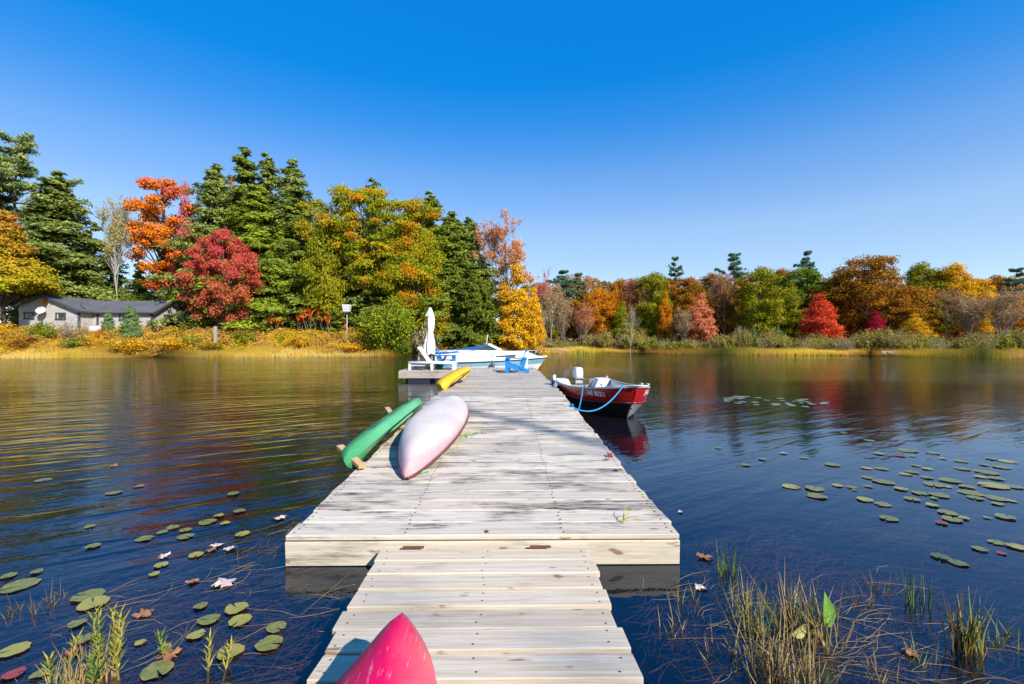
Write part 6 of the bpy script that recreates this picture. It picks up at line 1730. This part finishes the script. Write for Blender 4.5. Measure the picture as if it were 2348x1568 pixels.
# left of the dock
GLP = 'lily pads left of the dock'
left = [(130, 810, 118, 'g', 'large cleft green pad at the left picture edge'), (58, 745, 52, 'g', 'small pad just above the large cleft one at the picture edge'), (590, 875, 108, 'g', 'green pad on top of an overlapping pair crossed by a pale reed'), (622, 925, 108, 'y', 'yellow pad beneath the overlapping pair crossed by a pale reed'),
    (620, 545, 52, 'g', 'single dull pad out in the blue ripples'), (965, 497, 62, 'g', 'dull green pad next to the trio of clustered pads'), (1085, 452, 40, 'g', 'nearest-left pad of the clustered trio'), (1155, 420, 48, 'g', 'farthest pad of the clustered trio'), (1238, 482, 62, 'g', 'broad lobed pad of the clustered trio'), (1240, 440, 45, 'g', 'small pad tucked behind the broad lobed one'),
    (1385, 385, 66, 'g', 'grey-green pad below the bright green pair'), (1505, 392, 38, 'y', 'small bright yellow-green pad near the dock corner'), (1600, 310, 46, 'g', 'bright green pad farther along the dock'), (1465, 340, 38, 'y', 'small yellow pad tilted beside the grey-green one'), (1560, 195, 44, 'g', 'faint pad under the ripples farthest along the dock'), (1620, 465, 56, 'y', 'torn yellow-green pad closest to the dock corner'),
    (1310, 605, 56, 'y', 'torn pad with brown leaves beside it off the dock corner'), (1075, 672, 52, 'y', 'heart-shaped yellow-green pad in open dark water'), (1030, 732, 40, 'y', 'narrow yellow pad with a long curved stem'), (1580, 960, 90, 'y', 'upper of two bright notched pads near the gangway'), (1605, 1042, 88, 'y', 'lower of two bright notched pads near the gangway'), (1395, 1037, 82, 'g', 'oval green pad left of the two bright notched pads'),
    (1340, 945, 52, 'g', 'small green pad above the oval green one'), (515, 1062, 62, 'g', 'small green pad left of the leafy yellow stems'), (555, 1165, 68, 'g', 'green pad partly behind the leafy yellow stems'), (90, 1240, 105, 'y', 'large yellowing pad low at the left picture edge'), (1310, 1140, 66, 'y', 'yellow and red dying pad among the grass tufts'), (1540, 1250, 105, 'y', 'large pale pad with sunlit streaks near the bottom'),
    (1850, 1088, 78, 'g', 'upper dark green pad beside the gangway'), (1800, 1198, 104, 'g', 'large wet dark green pad beside the gangway'), (1050, 1372, 116, 'g', 'large dark pad at the bottom shaded by stems'), (262, 1400, 60, 'g', 'small dark pad low among tan reeds'), (90, 1400, 72, 'r', 'red drowned pad in the bottom corner'), (495, 1245, 62, 'r', 'magenta drowned pad behind the tan reeds'),
    (245, 715, 40, 'g', 'tiny pad above the overlapping pair'), (940, 1190, 42, 'y', 'small dim pad between the leafy stems and grass tufts'), (290, 105, 55, 'g', 'faint pad in the far ripples'), (760, 190, 55, 'g', 'pale drowned pad in the blue ripples'), (930, 145, 36, 'g', 'faint small pad in the red reflection'), (1100, 1225, 50, 'y', 'round yellow pad just under the surface'), (600, 415, 38, 'g', 'faint drowned pad near two bent stems')]
for x, y, hw, m, lab in left:
    pad(x * 0.3429, 1063.9 + y * 0.3429, hw * 0.3429, {'g': MP_g, 'y': MP_y, 'r': MP_r}[m], lab[0].lower() + lab[1:], GLP)
# right of the dock
GRP = 'scattered lily pads right of the dock'
right = [(770, 662, 70), (930, 675, 75), (945, 725, 75), (1085, 655, 45), (1180, 665, 40), (1200, 683, 20), (1295, 660, 32), (1270, 748, 60), (1390, 782, 60), (1430, 877, 68), (1280, 537, 45), (1385, 541, 50), (1290, 600, 48), (1395, 628, 78), (1545, 578, 45), (1585, 562, 50), (1690, 600, 45), (1515, 675, 50), (1640, 705, 60), (1770, 718, 72), (1590, 745, 60), (1725, 785, 48), (1740, 648, 78), (1850, 620, 78), (1820, 660, 40), (1930, 540, 55), (2095, 565, 82), (2160, 605, 55), (2050, 595, 45), (1990, 705, 85), (2020, 738, 60), (2140, 655, 100), (2280, 662, 60), (1960, 660, 55), (2170, 742, 75), (2170, 778, 42), (1830, 838, 70), (1860, 882, 70), (1940, 872, 40), (2220, 865, 70), (2100, 872, 30), (2160, 1040, 60), (2300, 1068, 70), (2050, 1082, 55), (1780, 1135, 66), (1900, 1178, 70), (460, 515, 40), (855, 467, 32), (575, 475, 35), (720, 435, 32), (275, 400, 30), (1050, 512, 58), (1365, 437, 40), (1560, 418, 70), (1730, 435, 50), (1590, 453, 25), (1800, 472, 30), (1920, 490, 50), (2130, 473, 45), (2240, 493, 60), (2080, 512, 35), (2200, 530, 60), (1620, 520, 40), (1690, 540, 40), (1130, 300, 28), (1300, 350, 40), (2270, 760, 34), (1740, 740, 30)]
special = {0: 'separate green pad nearest the dock on the right side', 1: 'upper of two large pads second from the dock', 2: 'lower of two large pads second from the dock', 9: 'lone green pad closest to the reeds with a trailing stem', 44: 'left of two overlapping pads just above the reeds', 45: 'right of two overlapping pads just above the reeds', 46: 'small dark pad alone in the blue water left of the raft', 49: 'tiny pad by itself nearest the reflected tree tops'}
rowof = lambda y: 'far' if y < 560 else ('middle' if y < 800 else 'near')
count = {}
for i, (x, y, hw) in sorted(enumerate(right), key=lambda q: q[1][0]):
    m = MP_y if (i * 5) % 7 < 2 else MP_g
    if i in special: lab = special[i]
    else:
        rw = rowof(y); j = count.get(rw, 0); count[rw] = j + 1
        lab = ('small' if hw < 50 else 'broad') + (' yellowing' if m is MP_y else ' green') + ' pad, ' + ORD[j] + ' from the dock along the ' + rw + ' side of the raft'
    pad(1552.7 + x * 0.3382, 891 + y * 0.3382, hw * 0.3382, m, lab, GRP)
for x, y, hw, lab in ((1790, 905, 45, 'dark red pad under the near pads of the raft'), (2195, 1112, 35, 'small bright red pad near the right picture edge'), (1510, 453, 40, 'red pad at the far edge of the raft')):
    pad(1552.7 + x * 0.3382, 891 + y * 0.3382, hw * 0.3382, MP_r, lab, GRP)
MP_pale = pad_mat('pale wet lily pad', (0.20, 0.25, 0.16), (0.28, 0.30, 0.20), (0.40, 0.33, 0.15))
for i in range(44):
    x = rg.uniform(320, 900); y = 62 + 58 * rg.random() - (0 if x > 500 else 10) + (x - 600) * 0.02
    if i > 38: x = rg.uniform(880, 1060); y = 100 + rg.uniform(-10, 6)
    pad(1552.7 + x * 0.3382, 891 + y * 0.3382, rg.uniform(18, 36) * 0.3382, MP_pale, 'pale pad in the small far patch beyond the red motorboat', 'far patch of pale lily pads')

# --- reed clumps
def reed_proto(seed, n, H, R, lean, w=0.004, bend=0.25):
    r = np.random.default_rng(seed); mb = MB()
    for i in range(n):
        a = r.random() * 2 * PI; q = R * math.sqrt(r.random()); b = Vector((q * math.cos(a), q * math.sin(a), -0.10))
        la = r.random() * 2 * PI; l = lean * r.random() ** 1.3; h = H * r.uniform(0.45, 1.05)
        d = Vector((math.cos(la) * l, math.sin(la) * l, 1)).normalized()
        k = bend * r.random() * (1 if r.random() < 0.8 else 2.2)
        m = b + d * h * 0.55; e = b + d * h + Vector((math.cos(la), math.sin(la), -0.5)) * k * h * 0.5
        mb.tube([b, m, e], [w, w * 0.8, w * 0.15], 3, cap=False)
    return mb.mesh('blades', fix=False)
def reed_mat(name, c0, c1):
    t = NT(name); pos = t.n('ShaderNodeNewGeometry').outputs
    n = t.noise(pos['Position'], 22, 2); rn = pos['Random Per Island']
    c = t.mix(rn, c0, c1); c = t.mix(1.0, c, t.ramp(n, [(0.3, 0.6), (0.7, 1.15)]), 'MULTIPLY')
    d = t.n('ShaderNodeBsdfDiffuse'); t.l(c, d.inputs[0]); tr = t.n('ShaderNodeBsdfTranslucent'); t.l(c, tr.inputs[0])
    m = t.n('ShaderNodeMixShader'); m.inputs[0].default_value = 0.2; t.l(d.outputs[0], m.inputs[1]); t.l(tr.outputs[0], m.inputs[2]); t.l(m.outputs[0], t.out.inputs[0]); return t.m
MR_gold = reed_mat('golden dead reed', (0.42, 0.28, 0.11), (0.58, 0.44, 0.19))
MR_mix = reed_mat('half-green reed', (0.22, 0.28, 0.05), (0.52, 0.42, 0.16))
MR_green = reed_mat('green reed', (0.10, 0.19, 0.04), (0.26, 0.30, 0.07))
MR_brown = reed_mat('brown sheath reed', (0.16, 0.11, 0.04), (0.34, 0.26, 0.08))
GRD = 'reed clumps in the shallows'
def reeds(vx, vy, proto, m, sc, label, sq=1.0):
    p = on(vx, vy, 0.0)
    r = empty('reed_clump', p, (0, 0, rg.uniform(0, 6)), label=label, cat='reeds', group=GRD); r.scale = (sc * sq, sc * sq, sc)
    link_mesh('blades', proto, r, m); return r
RP1 = reed_proto(1, 75, 0.50, 0.16, 0.55); RP2 = reed_proto(2, 60, 0.42, 0.11, 0.35); RP3 = reed_proto(3, 22, 0.36, 0.07, 0.25); RP4 = reed_proto(4, 12, 0.30, 0.10, 0.5); RP5 = reed_proto(5, 30, 0.44, 0.06, 0.2, 0.005)
Z7 = lambda x, y: (1495 + x * 0.3627, 1150 + y * 0.3627)
for (x, y), pr, m, sc, lab in (((480, 460), RP3, MR_green, 1.0, 'green reed tuft just off the dock corner'), ((1000, 850), RP1, MR_gold, 0.95, 'golden reed clump round the upright green leaf'), ((900, 800), RP1, MR_mix, 0.75, 'leaning half-green reeds left of the upright leaf'), ((650, 830), RP2, MR_mix, 0.85, 'upright golden-green reeds left of the leaning leaf'), ((830, 1150), RP1, MR_gold, 1.0, 'tall dense golden reeds at the bottom edge'), ((760, 1110), RP2, MR_gold, 0.9, 'second golden reed bunch at the bottom edge'),
        ((1680, 650), RP3, MR_green, 1.0, 'slim green reed tuft standing alone in dark water'), ((1935, 930), RP5, MR_brown, 1.0, 'brown-sheathed reed bunch left of a matching bunch'), ((2030, 930), RP5, MR_mix, 1.0, 'tallest brown and green reed bunch near the picture edge'), ((1440, 560), RP4, MR_brown, 0.9, 'few broken brown stalks in open water'), ((2140, 880), RP4, MR_mix, 0.8, 'thin sparse reeds right of the tallest bunch'), ((2300, 900), RP4, MR_mix, 1.0, 'sparse reeds at the right picture edge'), ((230, 640), RP4, MR_mix, 0.9, 'few thin stalks by the dock fascia reflection'), ((560, 660), RP3, MR_gold, 0.9, 'small golden tuft above the half-green reeds'), ((1330, 640), RP4, MR_brown, 0.8, 'scattered stalks right of the golden clump'), ((1700, 1010), RP4, MR_mix, 0.9, 'bent green stalks low on the right'), ((1450, 1120), RP4, MR_gold, 0.9, 'stray straw stalks at the bottom right of the golden reeds'), ((120, 800), RP4, MR_gold, 0.9, 'yellow stalk leaning near the gangway edge'), ((440, 960), RP4, MR_gold, 1.1, 'long stray stalks between gangway and golden reeds')):
    reeds(*Z7(x, y), pr, m, sc, lab)
Z6 = lambda x, y: (x * 0.3429, 1063.9 + y * 0.3429)
for (x, y), pr, m, sc, lab in (((560, 1460), RP2, MR_gold, 0.75, 'tan reed tuft in front of the leafy yellow stems'), ((690, 1430), RP3, MR_gold, 0.8, 'pale stalks under the leafy yellow stems'), ((285, 960), RP4, MR_brown, 0.8, 'three thin stalks left of the overlapping pads'), ((370, 900), RP4, MR_brown, 0.6, 'short broken stalks above the overlapping pads'), ((400, 1460), RP3, MR_mix, 0.6, 'short bent reeds in the bottom left'), ((60, 1000), RP4, MR_brown, 0.7, 'stray stalks at the left picture edge')):
    reeds(*Z6(x, y), pr, m, sc, lab)
# leafy water-willow stems: whorls of narrow leaves
def leafy_proto(seed, stems, H, spread):
    r = np.random.default_rng(seed); st = MB(); P, U, V = [], [], []
    for s in range(stems):
        a = r.random() * 6.28; b = np.array([spread * math.cos(a) * r.random(), spread * math.sin(a) * r.random(), -0.1]); h = H * r.uniform(0.6, 1.0)
        e = b + np.array([r.normal() * 0.05, r.normal() * 0.05, h + 0.1]); st.tube([Vector(b), Vector((b + e) / 2), Vector(e)], [0.006, 0.005, 0.003], 4, cap=False)
        for k in range(34):
            t = 0.40 + 0.60 * (k / 33); q = b + (e - b) * t; la = k * 2.4; d = unit(np.array([math.cos(la), math.sin(la), 0.75 + 0.5 * t]))
            L = 0.030 * r.uniform(0.7, 1.2); P.append(q + d * L); U.append(d * L); w = unit(np.cross(d, [0, 0, 1])); V.append(w * 0.0042)
    n = len(P)
    return st.mesh('stems', fix=False), leaf_mesh('leaves', np.array(P), np.array(U), np.array(V), r.random(n), r.random(n), np.ones(n))
F_wil = lm('yellow-green willow leaves', (0.13, 0.19, 0.02), (0.28, 0.27, 0.025), (0.36, 0.27, 0.04), wc=0.6, wt=0.4)
F_wil2 = lm('fresh green narrow leaves', (0.09, 0.17, 0.025), (0.17, 0.22, 0.04), wc=0.6, wt=0.4)
for i, ((x, y), n, H, m, lab) in enumerate((((760, 1400), 7, 0.34, F_wil, 'bright yellow-green leafy stems standing in the left shallows'), ((640, 1450), 3, 0.24, F_wil2, 'greener leafy stems left of the yellow-green ones'), ((1200, 1280), 1, 0.20, F_wil2, 'single leafy spray like a small palm'), ((1390, 1400), 2, 0.15, F_wil, 'straw-tipped leafy tuft near the large pale pad'), ((380, 1450), 2, 0.18, F_wil, 'yellow spiky tuft in the bottom left'))):
    a, b = leafy_proto(100 + i, n, H, 0.07); p = on(*Z6(x, y), 0.0)
    H *= 0.9
    r = empty('leafy_stems', p, (0, 0, i), label=lab, cat='water plant', group='leafy stems in the left shallows')
    link_mesh('stem', a, r, MR_mix); link_mesh('leaves', b, r, m)
# two broad arrow leaves among the reeds
def broad_leaf(L, W, curl):
    mb = MB(); rows = []
    for i in range(9):
        t = i / 8; w = W * math.sin(PI * min(1, t * 0.85 + 0.12)) ** 0.8 * (1 - t ** 4)
        rows.append([Vector((s * w, -curl * (s * s) * w, t * L)) for s in (-1, -0.5, 0, 0.5, 1)])
    return mb.loft(rows)
M_bl = paint('glossy green leaf', (0.14, 0.30, 0.03), 0.4, 0, 0.3, 14, dirt=(0.40, 0.25, 0.06, 0.5))
p = on(*Z7(1100, 900), 0.0)
r = empty('pickerel_plant', p, label='upright broad green leaf with a brown tip among golden reeds', cat='water plant')
MB().tube([(0, 0, -0.1), (0.0, 0, 0.12)], 0.007, 5).build('stalk', MR_green, r); MB().tube([(0, 0, -0.1), (0.0, 0, 0.12)], 0.0068, 5)
broad_leaf(0.19, 0.05, 0.5).build('leaf', M_bl, r, smooth=True, loc=(0, 0, 0.10), rot=(R_(-8), R_(6), 0.3))
p = on(*Z7(980, 900), 0.0)
r = empty('pickerel_plant', p, label='broad half-dead leaf drooping sideways among golden reeds', cat='water plant')
MB().tube([(0, 0, -0.1), (-0.02, 0, 0.10)], 0.006, 5).build('stalk', MR_green, r)
broad_leaf(0.17, 0.04, 0.4).build('leaf', paint('half dead leaf', (0.34, 0.30, 0.08), 0.5, 0, 0.3, 10, dirt=(0.55, 0.40, 0.25, 0.8)), r, smooth=True, loc=(-0.01, 0, 0.10), rot=(R_(20), R_(-86), 0.2))

# --- drowned weed and straw, on and under the surface
def weed(name, boxes, n, z0, z1, seed, mat, label, w=0.0022, L0=0.15, L1=0.55):
    r = np.random.default_rng(seed); mb = MB()
    for i in range(n):
        bx = boxes[r.integers(len(boxes))]
        x, y = r.uniform(bx[0], bx[1]), r.uniform(bx[2], bx[3]); z = r.uniform(z0, z1)
        a = r.normal(bx[4], 0.7); L = r.uniform(L0, L1); k = r.normal() * 0.5
        pts = []
        for s in range(5):
            pts.append((x, y, z)); x += math.cos(a) * L / 4; y += math.sin(a) * L / 4; a += k * 0.5; z += r.normal() * 0.006
        pts = [(px_, py_, min(pz, z1)) for px_, py_, pz in pts]
        mb.tube(pts, [w * 0.6, w, w, w, w * 0.4], 3, cap=False)
    o = link_mesh(name, mb.mesh(name, fix=False), None, mat); tag(o, label, 'weed', kind='stuff')
MR_sub = reed_mat('drowned brown weed', (0.10, 0.06, 0.035), (0.27, 0.17, 0.085))
MR_flo = reed_mat('floating straw', (0.26, 0.18, 0.09), (0.42, 0.32, 0.18))
weed('drowned_weed', [(0.75, 2.6, 2.2, 3.2, 0.4), (0.9, 2.2, 2.2, 2.8, 0.4), (1.2, 3.6, 2.3, 3.6, 0.2), (1.4, 2.6, 2.6, 3.9, 0.8), (1.8, 4.6, 3.0, 4.4, 0.3)], 2400, -0.16, -0.004, 1, MR_sub, 'tangled brown weed under the water right of the gangway')
weed('drowned_weed', [(-2.9, -1.0, 2.2, 3.2, 0.4), (-2.6, -0.9, 2.2, 2.8, 0.3), (-3.4, -1.7, 2.8, 4.2, 0.5)], 1000, -0.16, -0.004, 2, MR_sub, 'drowned brown weed left of the gangway')
weed('floating_straw', [(0.9, 2.8, 2.25, 3.3, 0.5), (1.0, 2.2, 2.3, 2.9, 0.3)], 150, 0.001, 0.004, 3, MR_flo, 'loose straw floating right of the gangway', w=0.0013)
weed('floating_straw', [(-3.0, -1.0, 2.3, 3.2, 0.35), (-2.4, -1.7, 3.0, 4.2, 0.5), (-2.1, -1.72, 3.6, 4.6, 0.8)], 110, 0.001, 0.004, 4, MR_flo, 'loose straw floating left of the dock', w=0.0013)
# leaves on the water
for k, (x, y, s, m, lab) in enumerate(((1490, 805, 0.085, M_lp, 'large pale maple leaf floating off the dock corner'), (1450, 548, 0.06, M_lp, 'pale leaf floating above the torn pad'), (1540, 565, 0.06, M_lp, 'curled pale leaf beside the torn pad'), (1870, 362, 0.07, M_lp, 'pale maple leaf floating beside the dock edge'), (1095, 617, 0.05, M_lp, 'pale folded leaf among straw in dark water'), (960, 1008, 0.06, M_lb, 'tan rolled leaf at the end of a curved stem'), (1140, 1280, 0.07, M_lb, 'tan dead leaf among the leafy sprays'), (1290, 785, 0.05, M_lb, 'dark brown drowned leaf off the dock corner'), (1410, 575, 0.05, M_lb, 'small brown leaf next to the torn pad'), (758, 12, 0.07, M_lb, 'single orange-brown leaf far out in the ripples'))):
    p = on(*Z6(x, y), 0.006); o = maple_leaf(40 + k, s).build('fallen_leaf', m, None, loc=p, rot=(0.05, 0.05, k * 1.3)); tag(o, lab, 'leaf', 'leaves floating on the lake')
for k, (x, y, s, m, lab) in enumerate(((300, 545, 0.05, M_lp, 'pale leaf caught in reeds by the fascia reflection'), (1640, 960, 0.05, M_lb, 'dark brown leaf near the brown-sheathed reeds'), (330, 350, 0.07, M_lb, 'brown weed clot off the dock corner'), (175, 65, 0.035, M_lp, 'tiny pale leaf right of the dock corner'))):
    p = on(*Z7(x, y), 0.006); o = maple_leaf(60 + k, s).build('fallen_leaf', m, None, loc=p, rot=(0.05, 0.05, k * 1.3)); tag(o, lab, 'leaf', 'leaves floating on the lake')

# a bare-branched tree on the near shore, behind and to the right: its shadow crosses the boards
nt = empty('shore_tree', (21.6, -19.2, gz(21.6, -19.2)), label='bare-limbed tree on the near shore behind the gangway', cat='tree')
tl = [([(0, 0, -0.1), (0.1, 0.1, 7), (-0.1, 0.2, 15), (0.1, 0.3, 23.0), (0.0, 0.2, 28)], [0.30, 0.24, 0.16, 0.085, 0.03])]
rgt = random.Random(4)
for k in range(9):
    z = 14.5 + k * 1.3; a = rgt.uniform(0, 6.28); L = rgt.uniform(1.2, 2.4)
    tl.append(([(0, 0.2, z), (L * 0.5 * math.cos(a), L * 0.5 * math.sin(a), z + L * 0.5), (L * math.cos(a), L * math.sin(a), z + L)], [0.06, 0.04, 0.015]))
link_mesh('trunk', wood_mesh([([Vector(p) for p in a], b) for a, b in tl]), nt, BARK)

# second tree beside it: its sparse last leaves dapple the gangway
n2 = Vector((28.5, -24.0, 0)); n2.z = gz(n2.x, n2.y)
nt2 = empty('shore_tree', n2, label='half-bare tree on the near shore beside the bare-limbed one', cat='tree')
top = Vector((0, 0, 24.5)); r = np.random.default_rng(8)
lines = [([Vector((0, 0, -0.1)), Vector((0.1, 0, 8)), Vector((0, 0.1, 17)), top], [0.28, 0.22, 0.15, 0.05])]; P = []
for T_ in ((-0.72, 2.72), (0.36, 2.26), (-0.2, 5.9), (0.9, 6.6)):
    c = Vector((T_[0], T_[1], 0.15)) + SUN * 42.0 - n2
    lines.append(([top * 0.86, (top * 0.86).lerp(c, 0.5), c], [0.05, 0.03, 0.008]))
    P.append(np.array(c) + r.normal(size=(26, 3)) * np.array([0.11, 0.11, 0.08]))
P = np.concatenate(P); U, V = leaf_axes(r, unit(r.normal(size=P.shape)), 0.055 * r.uniform(0.6, 1.2, len(P)))
link_mesh('trunk', wood_mesh(lines), nt2, BARK); link_mesh('crown', leaf_mesh('crown', P, U, V, r.random(len(P)), r.random(len(P)), r.random(len(P))), nt2, F_amber)
